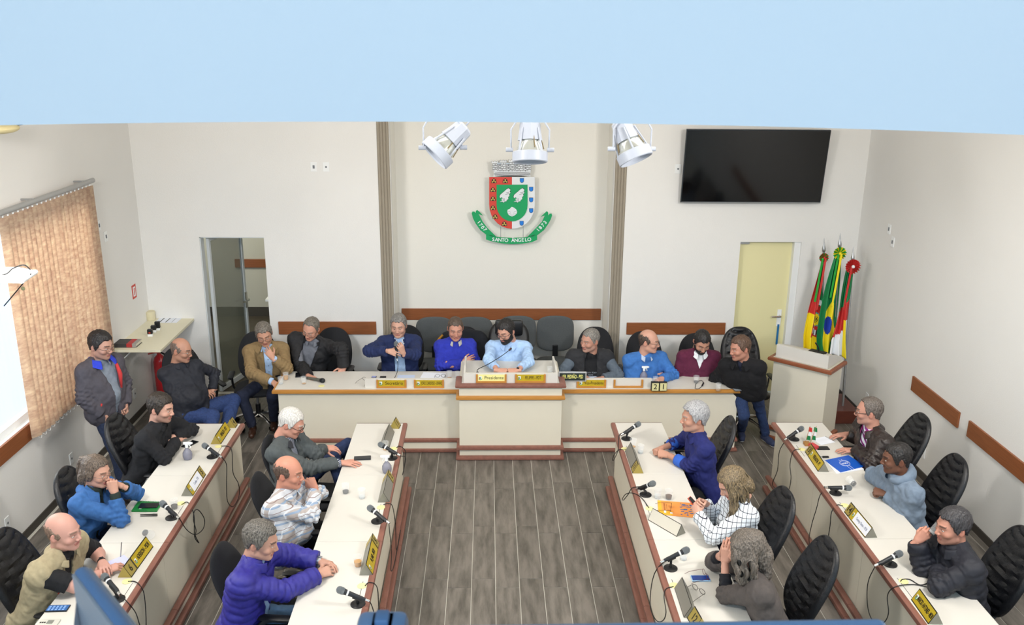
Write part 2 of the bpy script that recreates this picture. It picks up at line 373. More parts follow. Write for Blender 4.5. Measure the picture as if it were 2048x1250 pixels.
# window and vertical blinds
w1 = thing('window_1', '', ''); del w1['label'], w1['category']; struct(w1)
wf = MB()
for y in (WY0, WY1-0.06): wf.box((XL-0.12, y, WZ0), (XL-0.06, y+0.06, WZ1))
wf.box((XL-0.12, WY0, WZ0), (XL-0.06, WY1, WZ0+0.06)); wf.box((XL-0.12, WY0, WZ1-0.06), (XL-0.06, WY1, WZ1)); wf.build('window_frame', white_m, w1)
MB().box((XL-0.095, WY0+0.06, WZ0+0.06), (XL-0.09, WY1-0.06, WZ1-0.06)).build('pane', pane_m, w1)
bl_m = bpy.data.materials.new('blind_fabric'); bl_m.use_nodes = True; nt = bl_m.node_tree; b = nt.nodes['Principled BSDF']
b.inputs['Roughness'].default_value = 0.9
tr = nt.nodes.new('ShaderNodeBsdfTranslucent'); mxs = nt.nodes.new('ShaderNodeMixShader'); mxs.inputs[0].default_value = 0.62
tc = nt.nodes.new('ShaderNodeTexCoord'); n1 = nt.nodes.new('ShaderNodeTexNoise'); n1.inputs['Scale'].default_value = 9; n1.inputs['Detail'].default_value = 8; n1.inputs['Roughness'].default_value = 0.7
mp = nt.nodes.new('ShaderNodeMapping'); mp.inputs['Scale'].default_value = (1, 1, 3); gm = nt.nodes.new('ShaderNodeNewGeometry')
nt.links.new(gm.outputs['Position'], mp.inputs[0]); nt.links.new(mp.outputs[0], n1.inputs['Vector'])
rp = nt.nodes.new('ShaderNodeValToRGB'); rp.color_ramp.elements[0].position = 0.35; rp.color_ramp.elements[1].position = 0.65
rp.color_ramp.elements[0].color = (*C('#cdb09c'), 1); rp.color_ramp.elements[1].color = (*C('#ead9c2'), 1)
nt.links.new(n1.outputs[0], rp.inputs[0]); nt.links.new(rp.outputs[0], b.inputs['Base Color']); nt.links.new(rp.outputs[0], tr.inputs[0])
nt.links.new(b.outputs[0], mxs.inputs[1]); nt.links.new(tr.outputs[0], mxs.inputs[2]); nt.links.new(mxs.outputs[0], nt.nodes['Material Output'].inputs[0])
bl = thing('vertical_blinds', 'sandy orange vertical blinds hanging from a grey rail over the left window', 'blinds', (XL+0.10, 8.6, 0))
r_ = MB(); r_.tube([(0, -2.4, 3.03), (0, 1.10, 3.03)], 0.028, n=10, sx=0.8); r_.build('head_rail', mat('grey_rail', '#a9a9a8', 0.4, metal=0.3), bl, smooth=True)
for y in (0.85, -0.25, -1.4):
    MB().box((-0.10, y, 3.045), (0.01, y+0.03, 3.06)).build('bracket', steel_m, bl)
chain = MB(); ys = []
for k in range(21):
    y = 9.60-0.089*k-8.6
    ang = R(random.uniform(20, 30)+(22 if k in (9, 10) else 0)); zb = 0.905+0.004*math.sin(k)
    lean = 0.035*math.exp(-((k-9)/3)**2)
    V = []; F = []; NZ = 10; NU = 6
    for iz in range(NZ+1):
        z = zb+(2.985-zb)*iz/NZ; tw = ang*(1-0.4*iz/NZ)
        for iu in range(NU+1):
            u = (iu/NU-0.5)*0.106; cv = 0.006*(1-(2*iu/NU-1)**2)
            yy = y+u*math.cos(tw)-lean*(1-iz/NZ); xx = u*math.sin(tw)+cv
            V.append((xx, yy, z))
    n0 = len(V); V += [(v[0]-0.0012, v[1], v[2]) for v in V]
    for iz in range(NZ):
        for iu in range(NU):
            a = iz*(NU+1)+iu; q = (a, a+1, a+NU+2, a+NU+1); F.append(q); F.append(tuple(i+n0 for i in q[::-1]))
    me = new_mesh('slat', V, F, bl_m, smooth=True); link('slat', me, bl)
    MB().box((-0.004, y-0.008, 2.985), (0.004, y+0.008, 3.01)).build('hook', white_m, bl)
    ys.append((0.0, y-lean, zb+0.004))
for a, b2 in zip(ys[:-1], ys[1:]):
    m_ = ((a[0]+b2[0])/2+0.012, (a[1]+b2[1])/2, a[2]-0.035); chain.tube(spline([a, m_, b2], 4), 0.0022, n=5)
chain.build('bead_chain', white_m, bl)
cd = MB(); cd.tube(spline([(0, -2.3, 3.0), (0.01, -2.28, 1.8), (0.01, -2.25, 1.0), (0.01, -2.21, 0.93), (0.01, -2.18, 1.0), (0.0, -2.2, 1.9), (0, -2.22, 3.0)], 6), 0.003, n=5); cd.build('pull_cord', white_m, bl)

# ------------------------------------------------------------------ council furniture
TZ = 0.765
def rail(pts, h, w, m, name, parent):
    """rounded timber moulding following a polyline at one height, mitred corners"""
    b = MB(); prof = []
    for k in range(10):
        a = 2*math.pi*k/10; prof.append((w/2*(abs(math.cos(a))**0.6)*math.copysign(1, math.cos(a)), h/2*(abs(math.sin(a))**0.6)*math.copysign(1, math.sin(a))))
    P = [Vector(p) for p in pts]; V = []; n = len(P)
    for i, p in enumerate(P):
        d0 = (P[i]-P[i-1]).normalized() if i > 0 else (P[1]-P[0]).normalized()
        d1_ = (P[i+1]-P[i]).normalized() if i < n-1 else d0
        n0 = Vector((d0.y, -d0.x, 0)); n1_ = Vector((d1_.y, -d1_.x, 0)); nn = (n0+n1_).normalized(); k = 1/max(0.4, nn.dot(n0))
        for (a, c) in prof: V.append(p+nn*a*k+Vector((0, 0, c)))
    F = []
    for i in range(n-1):
        for k in range(10): F.append((i*10+k, (i+1)*10+k, (i+1)*10+(k+1) % 10, i*10+(k+1) % 10))
    F.append(tuple(range(10))); F.append(tuple((n-1)*10+k for k in range(10))[::-1])
    b.add(V, F); return b.build(name, m, parent, smooth=True)

# the long head table: left wing, raised centre, right wing
def wing(x0, x1, end, label):
    t = thing('head_table', label, 'table', ((x0+x1)/2, 9.6, 0))
    cx, cy = (x0+x1)/2, 9.6
    L0, L1 = x0-cx, x1-cx
    F_, B_ = 9.345-cy, 9.93-cy
    MB().box((L0, F_+0.01, TZ-0.03), (L1, B_, TZ), ch=0.002).build('table_top', lam_m, t)
    if end == 'l': pts = [(L0, B_, TZ-0.022), (L0, F_, TZ-0.022), (L1, F_, TZ-0.022)]
    else: pts = [(L0, F_, TZ-0.022), (L1, F_, TZ-0.022), (L1, B_, TZ-0.022)]
    rail(pts, 0.044, 0.05, honey_m, 'edge_moulding', t)
    e0 = L0+0.03 if end == 'l' else L0; e1 = L1-0.03 if end == 'r' else L1
    p = MB(); p.box((e0, F_+0.035, 0), (e1, F_+0.055, TZ-0.03)); p.build('front_panel', panel_m, t)
    xe = (e0, e0+0.02) if end == 'l' else (e1-0.02, e1)
    MB().box((xe[0], F_+0.055, 0), (xe[1], B_-0.08, TZ-0.03)).build('end_panel', panel_m, t)
    MB().box((e0, F_+0.012, 0.0), (e1, F_+0.035, 0.13)).build('plinth', panel_m, t)
    for z, w in ((0.145, 0.05), (0.022, 0.06)):
        yy = F_+0.012
        rail([(e0, B_-0.1, z), (e0, yy, z), (e1, yy, z)] if end == 'l' else [(e0, yy, z), (e1, yy, z), (e1, B_-0.1, z)], 0.042, w, trim_m, 'lower_moulding', t)
    return t
CX0, CX1 = -0.315, 0.815
lwing = wing(-2.37, CX0-0.001, 'l', 'long left wing of the cream head table with honey wood edge')
rwing = wing(CX1+0.001, 2.86, 'r', 'long right wing of the cream head table with honey wood edge')
ct = thing('head_table', 'raised centre section of the head table, where the president sits', 'table', (0.25, 9.5, 0))
cx, cy = 0.25, 9.5; a0, a1 = CX0-cx, CX1-cx
MB().box((a0, 9.17-cy, 0), (a1, 9.20-cy, 0.88)).build('front_panel', panel_m, ct)
s_ = MB(); s_.box((a0, 9.20-cy, 0), (a0+0.018, 9.95-cy, 0.88)); s_.box((a1-0.018, 9.20-cy, 0), (a1, 9.95-cy, 0.88)); s_.build('side_panel', panel_m, ct)
MB().box((a0+0.018, 9.20-cy, 0.86), (a1-0.018, 9.93-cy, 0.90)).build('table_top', lam_m, ct)
b_ = MB(); b_.box((a0+0.05, 9.20-cy, 0.90), (a1-0.05, 9.225-cy, 1.015)); b_.build('front_board', lam_m, ct)
for x in (a0+0.05, a1-0.07):
    s_ = MB(); s_.prism([(9.225-cy, 0.90), (9.80-cy, 0.90), (9.80-cy, 1.0), (9.40-cy, 1.035), (9.225-cy, 1.015)], x, x+0.02, 'x'); s_.build('side_board', lam_m, ct)
for z, mm, w in ((0.742, honey_m, 0.06), (0.885, trim_m, 0.075)):
    rail([(a0-0.005, 9.40-cy, z), (a0-0.005, 9.165-cy, z), (a1+0.005, 9.165-cy, z), (a1+0.005, 9.40-cy, z)], 0.046, w, mm, 'moulding', ct)
for z, w in ((0.145, 0.06), (0.024, 0.07)):
    rail([(a0-0.005, 9.33-cy, z), (a0-0.005, 9.158-cy, z), (a1+0.005, 9.158-cy, z), (a1+0.005, 9.33-cy, z)], 0.046, w, trim_m, 'lower_moulding', ct)
# standing boards on the wings that carry the name frames
MB().box((-1.37+1.34, 9.405-9.6, TZ), (CX0+1.34-0.02, 9.43-9.6, 0.872)).build('name_board', lam_m, lwing)
bx = PY(1303, 770, 9.405)[0]
MB().box((CX1+0.02-1.838, 9.405-9.6, TZ), (bx-1.838, 9.43-9.6, 0.872)).build('name_board', lam_m, rwing)

def crest(mb_m, M, parent, s=1.0, name='crest'):
    """tiny printed municipal crest: shield halves, green heart, ribbon"""
    o = MB(); o.mi = 0; o.prism([(-0.6*s, 0.75*s), (0.6*s, 0.75*s), (0.6*s, -0.2*s), (0.35*s, -0.6*s), (0, -0.75*s), (-0.35*s, -0.6*s), (-0.6*s, -0.2*s)], 0, 0.0004, 'z', M)
    o.mi = 1; o.prism([(-0.55*s, 0.35*s), (0, 0.35*s), (0, -0.65*s), (-0.33*s, -0.5*s), (-0.55*s, -0.15*s)], 0.0004, 0.0008, 'z', M)
    o.mi = 2; o.prism([(-0.28*s, 0.2*s), (0.28*s, 0.2*s), (0.25*s, -0.25*s), (0, -0.42*s), (-0.25*s, -0.25*s)], 0.0008, 0.0012, 'z', M)
    o.prism([(-0.85*s, -0.3*s), (-0.6*s, -0.35*s), (0, -0.8*s), (0.6*s, -0.35*s), (0.85*s, -0.3*s), (0.5*s, -0.8*s), (0, -1.05*s), (-0.5*s, -0.8*s)], 0, 0.0004, 'z', M)
    return o.build(name, [mat('crest_white', '#dfe5e2', 0.6), mat('crest_red', '#b2392f', 0.6), mat('crest_green', '#2f9a63', 0.6)], parent)

def name_frame(px0, px1, Yf, z0, z1, label, txt=None, plate=gold_m, inkm=ink_m, loc_parent=None, fs=0.06, sx=1.0):
    x0 = PY(px0, 765, Yf)[0]; x1 = PY(px1, 765, Yf)[0]; cxx = (x0+x1)/2; hw = (x1-x0)/2; h = z1-z0
    t = thing('desk_nameplate', label, 'name plate', (cxx, Yf, z0))
    f = MB(); f.box((-hw, -0.018, 0), (-hw+0.02, 0, h)); f.box((hw-0.02, -0.018, 0), (hw, 0, h)); f.box((-hw+0.02, -0.018, 0), (hw-0.02, 0, 0.02)); f.build('wooden_frame', honey_m, t)
    if txt:
        MB().box((-hw+0.02, -0.010, 0.02), (hw-0.02, -0.003, h-0.004)).build('name_plate', plate, t)
        text(txt, fs, inkm, T(0.03, -0.0105, h/2+0.008) @ MFACE, t, sx=sx)
        crest(None, T(-hw+0.048, -0.0105, h/2+0.008) @ MFACE, t, 0.026)
    return t
name_frame(753, 813, 9.405, TZ+0.002, 0.862, 'first name plate on the left wing, lettered Secretário', 'Secretário', fs=0.052, sx=0.92)
name_frame(828, 888, 9.405, TZ+0.002, 0.862, 'second name plate on the left wing, with a small green crest and narrow lettering', 'JOÃO CARDOSO - UNIÃO', fs=0.052, sx=0.38)
name_frame(952, 1013, 9.20, 0.909, 1.005, 'bright name plate lettered Presidente on the raised centre', 'Presidente', mat('bright_gold', '#efe79a', 0.3), fs=0.052, sx=0.95)
name_frame(1030, 1091, 9.20, 0.909, 1.005, 'gold name plate right of the Presidente plate on the raised centre', 'FELIPPE - PDT', fs=0.050, sx=0.6)
name_frame(1153, 1212, 9.405, TZ+0.002, 0.862, 'name plate lettered Vice-Presidente on the right wing', 'Vice-Presidente', fs=0.050, sx=0.68)
name_frame(1227, 1286, 9.405, TZ+0.002, 0.862, 'empty wooden name frame right of the Vice-Presidente plate')

# the four rows of desks, three modules in view plus one nearer
ROWY = [8.43, 7.30, 6.18, 5.06, 3.96]
def desk(xa, xp, y0, y1, far, label, grp):
    """xa: aisle edge, xp: sitter edge"""
    cxx, cyy = (xa+xp)/2, (y0+y1)/2; s = 1 if xa > xp else -1
    t = thing('desk', label, 'desk', (cxx, cyy, 0), group=grp)
    ya, yb = y0-cyy+0.0016, y1-cyy-0.0016; A = (xa-cxx); Pp = (xp-cxx)
    lo, hi = sorted((A-s*0.02, Pp))
    MB().box((lo, ya, TZ-0.025), (hi, yb, TZ), ch=0.0015).build('desktop', lam_m, t)
    rail([(A-s*0.012, ya, TZ-0.020), (A-s*0.012, yb, TZ-0.020)], 0.050, 0.052, trim_m, 'edge_moulding', t)
    lo, hi = sorted((A-s*0.045, A-s*0.063)); MB().box((lo, ya, 0), (hi, yb, TZ-0.025)).build('front_panel', panel_m, t)
    lo, hi = sorted((A-s*0.045, A-s*0.012)); MB().box((lo, ya, 0), (hi, yb, 0.12)).build('plinth', panel_m, t)
    rail([(A-s*0.008, ya, 0.145), (A-s*0.008, yb, 0.145)], 0.042, 0.055, trim_m, 'lower_moulding', t)
    rail([(A+s*0.012, ya, 0.026), (A+s*0.012, yb, 0.026)], 0.050, 0.055, trim_m, 'lower_moulding', t)
    for yy in ([yb-0.02] if far else [])+[ya]:
        lo, hi = sorted((A-s*0.063, Pp+s*0.10)); MB().box((lo, yy, 0), (hi, yy+0.018, TZ-0.025)).build('side_panel', panel_m, t)
    if far:
        lo, hi = sorted((A-s*0.02, Pp)); MB().box((lo, yb, TZ-0.022), (hi, yb+0.006, TZ+0.001)).build('end_strip', mat('brown_edge', '#5e4335', 0.5), t)
    # slot and cable grommet
    q = MB(); q.box((A-s*0.066-0.0015, -0.22, TZ), (A-s*0.066+0.0015, 0.02, TZ+0.0012)); q.build('slot', ink_m, t)
    return t
ROWS = {'lo': (-2.47, -3.0, 'outer left'), 'li': (-0.83, -1.33, 'inner left'), 'ri': (1.27, 1.78, 'inner right'), 'ro': (2.925, 3.44, 'outer right')}
nth = ['far', 'second', 'third', 'nearest']
for k, (xa, xp, nm) in ROWS.items():
    for i in range(4):
        desk(xa, xp, ROWY[i+1], ROWY[i], i == 0, '%s desk of the %s row, cream top with brown moulding on its front' % (nth[i], nm), 'desks of the %s row' % nm)

# lectern
A_ = PZ(1541, 716, 1.0); B2 = PZ(1660, 745, 1.0)
ang = math.atan2(B2[1]-A_[1], B2[0]-A_[0]); fw = math.hypot(B2[0]-A_[0], B2[1]-A_[1]); sd = 0.44
lt = thing('lectern', 'tall cream lectern with a brown moulding, standing before the flags', 'lectern', (A_[0], A_[1], 0), ang)
b_ = MB(); b_.prism([(0.03, 0.03), (fw-0.03, 0.03), (fw-0.03, sd), (0.03, sd)], 0.0, 0.98, 'z'); b_.build('body', panel_m, lt)
b_ = MB(); b_.prism([(0.035, 1.02), (0.035, 1.17), (0.07, 1.17), (sd, 1.06), (sd, 1.02)], 0.045, fw-0.045, 'x')
b_.build('sloped_top', lam_m, lt)
MB().box((0.0, 0.0, 0.975), (fw, sd+0.01, 1.015)).build('ledge', panel_m, lt)
rail([(0, sd, 0.997), (0, 0, 0.997), (fw, 0, 0.997), (fw, sd, 0.997)], 0.045, 0.05, wood_m, 'moulding', lt)
for z in (0.15, 0.024): rail([(0.01, sd-0.02, z), (0.01, 0.01, z), (fw-0.01, 0.01, z), (fw-0.01, sd-0.02, z)], 0.04, 0.055, wood_m, 'lower_moulding', lt)
g_ = MB(); g_.tube(spline([(fw*0.72, 0.14, 1.15), (fw*0.70, 0.12, 1.22), (fw*0.66, 0.10, 1.27)], 4), 0.008); g_.box((fw*0.58, 0.06, 1.16), (fw*0.84, 0.16, 1.172)); 
gg = g_.build('lectern_microphone_clip', black_m, None, loc=(A_[0], A_[1], 0), rotz=ang); tag(gg, 'small black microphone holder lying on the lectern top', 'microphone')

# ------------------------------------------------------------------ chairs
def lens(w, h, th, wf, yc, rib=0.0, nr=9, flat=1.0, nu=26, nv=40, chev=0.5):
    V = []; F = []
    for side in (0, 1):
        for i in range(nv+1):
            v = 0.5-0.5*math.cos(math.pi*i/nv)
            for j in range(nu+1):
                u = -math.cos(math.pi*j/nu)
                e = max(0.0, 1-abs(2*v-1)**5)**0.5; hw = w/2*wf(v)*max(0.0, 1-abs(2*v-1)**4.5)**(1/2.6)
                t = th/2*max(0.0, 1-abs(u)**4)**0.5*e
                y = yc(v)
                if side == 0:
                    if rib and abs(u) < 0.86:
                        k = abs(math.sin(math.pi*(v*nr-chev*abs(u)**1.5))); m = min(1, (0.86-abs(u))/0.1)*min(1, (1-abs(2*v-1))/0.16)
                        t -= rib*(1-k)**1.4*m+rib*0.4*m
                    V.append((u*hw, y-t, v*h))
                else: V.append((u*hw, y+t*flat, v*h))
    n = (nv+1)*(nu+1)
    for i in range(nv):
        for j in range(nu):
            a = i*(nu+1)+j; q = (a, a+1, a+nu+2, a+nu+1); F.append(q); F.append(tuple(x+n for x in q[::-1]))
    return V, F
def star_base(t, mb_m, r=0.29):
    for k in range(5):
        a = 2*math.pi*k/5+0.3; c, s = math.cos(a), math.sin(a)
        l = MB(); l.tube(spline([(0.03*c, 0.03*s, 0.13), (r*0.55*c, r*0.55*s, 0.115), (r*c, r*s, 0.065)], 4), [0.022]*4+[0.018]*4+[0.013], n=8)
        lo = l.build('leg', mb_m, t, smooth=True)
        w_ = MB(); w_.tube([(r*c-0.022*s, r*s+0.022*c, 0.028), (r*c+0.022*s, r*s-0.022*c, 0.028)], 0.028, n=12); w_.tube([(r*c, r*s, 0.03), (r*c, r*s, 0.07)], 0.008); w_.build('caster', black_m, lo, smooth=True)
    MB().tube([(0, 0, 0.09), (0, 0, 0.26)], 0.03, n=14).build('column_sleeve', black_m, t, smooth=True)
    MB().tube([(0, 0, 0.24), (0, 0, 0.42)], 0.016, n=12).build('gas_lift', steel_m, t, smooth=True)
def arm_loop(t, sx_, m, hi=0.66):
    b = MB(); x = 0.27*sx_
    b.tube(spline([(0.20*sx_, 0.08, 0.42), (x, 0.08, 0.45), (x+0.015*sx_, 0.06, 0.56), (x, 0.0, hi-0.01), (x, -0.16, hi)], 6), 0.014, n=8, sx=1.6)
    o = b.build('armrest', m, t, smooth=True)
    p = MB(); p.tube([(x, -0.20, hi+0.012), (x, -0.17, hi+0.016), (x, 0.02, hi+0.016), (x, 0.06, hi+0.008)], [0.010, 0.016, 0.016, 0.008], n=10, sx=2.2); p.build('arm_pad', black_m, o, smooth=True)
def make_chair(name, label, kind, grp):
    t = thing(name, label, 'chair', (0, 0, 0), group=grp)
    M = {'quilt': leather_m, 'plain': bfab_m, 'high': leather_m}[kind]
    V, F = lens(0.50, 0.52, 0.10, lambda v: 1.0, lambda v: 0.0, rib=0.006 if kind != 'plain' else 0, nr=6, flat=0.8)
    Mx = T(0, 0.24, 0.47) @ Matrix.Rotation(R(90), 4, 'X')
    V = [Mx @ Vector(v) for v in V]
    b = MB(); b.add([(v.x, v.y, v.z) for v in V], F); b.build('seat', M, t, smooth=True)
    h = {'quilt': 0.70, 'plain': 0.60, 'high': 0.72}[kind]; w = {'quilt': 0.50, 'plain': 0.47, 'high': 0.54}[kind]
    V, F = lens(w, h, 0.11 if kind != 'plain' else 0.07, (lambda v: 0.80+0.30*math.sin(math.pi*min(1, v*0.9+0.1))*1.0-0.10) if kind != 'high' else (lambda v: 0.95), lambda v: 0.045*math.cos(math.pi*(v-0.15)*1.2)*-1+0.02, rib=0.020 if kind == 'quilt' else (0.006 if kind == 'high' else 0), nr=10 if kind == 'quilt' else 4, flat=0.55, chev=0.8 if kind == 'quilt' else 0)
    Mx = T(0, 0.25, 0.47) @ Matrix.Rotation(R(-11), 4, 'X')
    V = [Mx @ Vector(v) for v in V]; b = MB(); b.add([(v.x, v.y, v.z) for v in V], F); b.build('backrest', M, t, smooth=True)
    if kind == 'high':
        b = MB(); b.box((-0.17, 0.27, 1.02), (0.17, 0.36, 1.22), ch=0.03); b.build('headrest', M, t, smooth=True)
    s = MB(); s.tube(spline([(0, 0.05, 0.40), (0, 0.25, 0.40), (0, 0.33, 0.50), (0, 0.34, 0.70)], 5), 0.02, n=8, sx=1.8); s.build('back_stem', black_m, t, smooth=True)
    for q in (-1, 1): arm_loop(t, q, chrome_m if kind == 'quilt' else black_m)
    star_base(t, chrome_m if kind != 'plain' else chrome_m)
    return t
protos = {}
TYPES = {'quilt': 'executive_chair', 'plain': 'office_chair', 'high': 'president_chair'}
def chair(kind, px, py, ztop, yaw, label, grp=None, xyz=None):
    """back-top pixel gives the position of the backrest top; yaw 0 faces the camera, 90 faces right"""
    p = PZ(px, py, ztop) if xyz is None else np.array(xyz, float)
    d = np.array([math.sin(R(yaw)), -math.cos(R(yaw))]); off = {'quilt': 0.36, 'plain': 0.33, 'high': 0.37}[kind] if xyz is None else 0
    loc = (p[0]+d[0]*off, p[1]+d[1]*off, 0)
    if kind not in protos:
        protos[kind] = make_chair(TYPES[kind], label, kind, grp); o = protos[kind]; o.location = loc; o.rotation_euler = (0, 0, R(yaw))
        if grp: o['group'] = grp
        return o
    return clone(protos[kind], loc, R(yaw), label, grp)
GQ = 'black quilted chairs along the desk rows'; GP = 'plain black office chairs'
chair('quilt', 240, 833, 1.13, 86, 'black quilted chair behind the man in the black knit sweater', GQ)
chair('quilt', 143, 941, 1.13, 90, 'black quilted chair behind the woman in the denim jacket', GQ)
chair('quilt', 14, 1068, 1.13, 84, 'black quilted chair behind the bald man in the khaki vest', GQ)
chair('quilt', 1448, 838, 1.13, -92, 'black quilted chair behind the silver-haired man in navy', GQ)
chair('quilt', 1556, 983, 1.13, -84, 'black quilted chair behind the woman in the windowpane-check blouse', GQ)
chair('quilt', 1640, 1084, 1.13, -88, 'empty-looking black quilted chair behind the woman in the grey-brown sweater', GQ)
chair('quilt', 1832, 832, 1.13, -90, 'black quilted chair behind the man in the brown leather jacket', GQ)
chair('quilt', 1902, 915, 1.13, -90, 'black quilted chair behind the man in the grey-blue hooded jacket', GQ)
chair('quilt', 2036, 1063, 1.13, -90, 'black quilted chair at the right picture edge, behind the drinking man', GQ)
chair('quilt', 1483, 658, 1.14, 2, 'tall black quilted chair at the right end of the head table', 'chairs behind the head table')
chair('plain', 553, 880, 1.02, 84, 'black chair behind the white-haired man in the grey blazer', GP)
chair('plain', 532, 955, 1.02, 88, 'black chair behind the man in the pale plaid shirt', GP)
chair('plain', 460, 1100, 1.02, 84, 'black chair behind the man in the violet-blue puffer jacket', GP)
chair('plain', 362, 712, 0.95, 40, 'black office chair by the left wall, under the man in the dark button shirt', GP)
chair('plain', 512, 668, 1.04, 8, 'black office chair under the man in the tan jacket', GP)
chair('plain', 0, 0, 0, 0, 'black chair behind the man in the black bomber jacket', GP, xyz=(-1.93, 10.32, 0))
chair('plain', 0, 0, 0, 0, 'black chair behind the man speaking into the microphone', GP, xyz=(-1.04, 10.42, 0))
chair('high', 1018, 640, 1.20, 0, 'high-backed black leather chair behind the president', 'chairs behind the head table')
chair('plain', 1192, 656, 1.06, 0, 'black office chair behind the man in the black vest', 'chairs behind the head table')
chair('plain', 1290, 668, 1.04, 6, 'black office chair behind the balding man in the blue sweater', 'chairs behind the head table')
chair('plain', 1396, 672, 1.04, 0, 'black office chair behind the man in the burgundy sweater', 'chairs behind the head table')
def visitor(label):
    t = thing('visitor_chair', label, 'chair', (0, 0, 0), group='grey visitor chairs in the recess')
    V, F = lens(0.50, 0.48, 0.07, lambda v: 1.0, lambda v: 0.03*math.cos(math.pi*(v-0.5)), flat=0.7, nu=18, nv=24)
    Mx = T(0, 0.23, 0.53) @ Matrix.Rotation(R(-8), 4, 'X'); V = [Mx @ Vector(v) for v in V]
    b = MB(); b.add([(v.x, v.y, v.z) for v in V], F); b.build('backrest', fab_m, t, smooth=True)
    V, F = lens(0.52, 0.46, 0.09, lambda v: 1.0, lambda v: 0.0, flat=0.7, nu=18, nv=24)
    Mx = T(0, 0.22, 0.45) @ Matrix.Rotation(R(90), 4, 'X'); V = [Mx @ Vector(v) for v in V]
    b = MB(); b.add([(v.x, v.y, v.z) for v in V], F); b.build('seat', fab_m, t, smooth=True)
    MB().box((-0.035, 0.20, 0.40), (0.035, 0.235, 0.62), ch=0.004).build('back_stem', black_m, t)
    for sx_ in (-1, 1):
        for yy in (-0.2, 0.2): MB().tube([(0.2*sx_, yy, 0.41), (0.23*sx_, yy*1.15, 0.0)], 0.012).build('leg', black_m, t, smooth=True)
    MB().box((-0.21, -0.2, 0.395), (0.21, 0.2, 0.412)).build('seat_frame', black_m, t)
    return t
vl = ['leftmost of the four empty grey chairs in the recess', 'second grey recess chair from the left, behind the royal blue sweater', 'grey chair in the recess right behind the president', 'rightmost of the four grey chairs in the recess, fully empty']
v0 = visitor(vl[0])
for k, (px, py) in enumerate(((869, 634), (948, 634), (1035, 632), (1111, 632))):
    p = PZ(px, py, 1.0); loc = (p[0], p[1]-0.30, 0)
    if k == 0: v0.location = loc
    else: clone(v0, loc, 0, vl[k])

# ------------------------------------------------------------------ wall pieces
def plate(name, label, cat, M, parts):
    t = thing(name, label, cat); t.matrix_world = M
    for nm, fn, m in parts: b = MB(); fn(b); b.build(nm, m, t)
    return t
MBACK = lambda x, z, y=YB: T(x, y, z)
MLEFT = lambda y, z: T(XL, y, z) @ Matrix.Rotation(R(90), 4, 'Z')
MRIGHT = lambda y, z: T(XR, y, z) @ Matrix.Rotation(R(-90), 4, 'Z')
def sw(label, M, kind='switch'):
    plate('wall_switch' if kind == 'switch' else 'wall_outlet', label, 'light switch' if kind == 'switch' else 'outlet', M,
          [('cover_plate', lambda b: b.box((-0.038, -0.008, -0.058), (0.038, 0, 0.058), ch=0.002), white_m),
           ('rocker' if kind == 'switch' else 'socket', (lambda b: b.box((-0.012, -0.012, -0.02), (0.012, -0.008, 0.02))) if kind == 'switch' else (lambda b: b.lathe([(0.012, 0), (0.012, 0.002)], M=T(0, -0.008, 0) @ Matrix.Rotation(R(90), 4, 'X'))), mat('socket_grey', '#6d7278', 0.5))])
sw('left of two white wall plates high on the back wall', MBACK(-2.13, 3.0)); sw('right of two white wall plates high on the back wall', MBACK(-1.98, 3.0), 'outlet')
sw('white outlet beside the left edge of the television', MBACK(2.345, 3.0), 'outlet')
def onleft(px, py): p = PX(px, py, XL); return MLEFT(p[1], p[2])
def onright(px, py): p = PX(px, py, XR); return MRIGHT(p[1], p[2])
sw('upper white switch plate on the left wall beside the blinds', onleft(197, 451)); sw('lower white switch plate on the left wall beside the blinds', onleft(211, 473))
sw('upper white switch plate on the right wall', onright(1779, 458)); sw('lower white switch plate on the right wall', onright(1786, 484))
sw('white outlet low on the left wall, farther of two near the chair', onleft(269, 787), 'outlet'); sw('white outlet low on the left wall, nearer of two near the chair', onleft(257, 803), 'outlet')
sw('white outlet low on the left wall above the ponytail of the seated woman', onleft(142, 917), 'outlet')
sw('white outlet on the left wall above the bald man in the khaki vest', onleft(14, 1046), 'outlet')
sw('white outlet low on the right wall behind the leather-jacket man', onright(1734, 795), 'outlet'); sw('white outlet low on the right wall between two black chairs', onright(1847, 905), 'outlet')
fs_ = plate('fire_sign', 'small red and white fire extinguisher sign on the left wall', 'sign', onleft(268, 583), [('board', lambda b: b.box((-0.06, -0.003, -0.085), (0.06, 0, 0.085)), mat('sign_red', '#c8402f', 0.5)), ('panel', lambda b: b.box((-0.035, -0.004, -0.06), (0.035, -0.003, 0.06)), white_m), ('pictogram', lambda b: (b.box((-0.010, -0.005, -0.045), (0.010, -0.004, 0.03)), b.box((-0.010, -0.005, 0.03), (0.02, -0.004, 0.04))), mat('sign_red', '#c8402f'))])
# television
tv = thing('television', 'large black wall television on the right of the back wall, switched off', 'television', (3.27, YB-0.09, 3.05))
tw, thh = 0.875, 0.455
MB().box((-tw, -0.03, -thh), (tw, 0.01, thh), ch=0.006).build('screen_housing', mat('bezel', '#30353a', 0.3, metal=0.5), tv)
MB().box((-tw+0.012, -0.0325, -thh+0.022), (tw-0.012, -0.03, thh-0.012)).build('screen', mat('tv_glass', '#050507', 0.08, spec=0.6), tv)
MB().box((-tw+0.006, -0.034, -thh+0.002), (tw-0.006, -0.0305, -thh+0.014)).build('bezel_strip', steel_m, tv)
MB().box((-0.2, 0.01, -0.15), (0.2, 0.088, 0.15)).build('wall_bracket', black_m, tv)
tv.rotation_euler = (R(6), 0, 0); tv.location = (3.255, YB-0.12, 3.05)
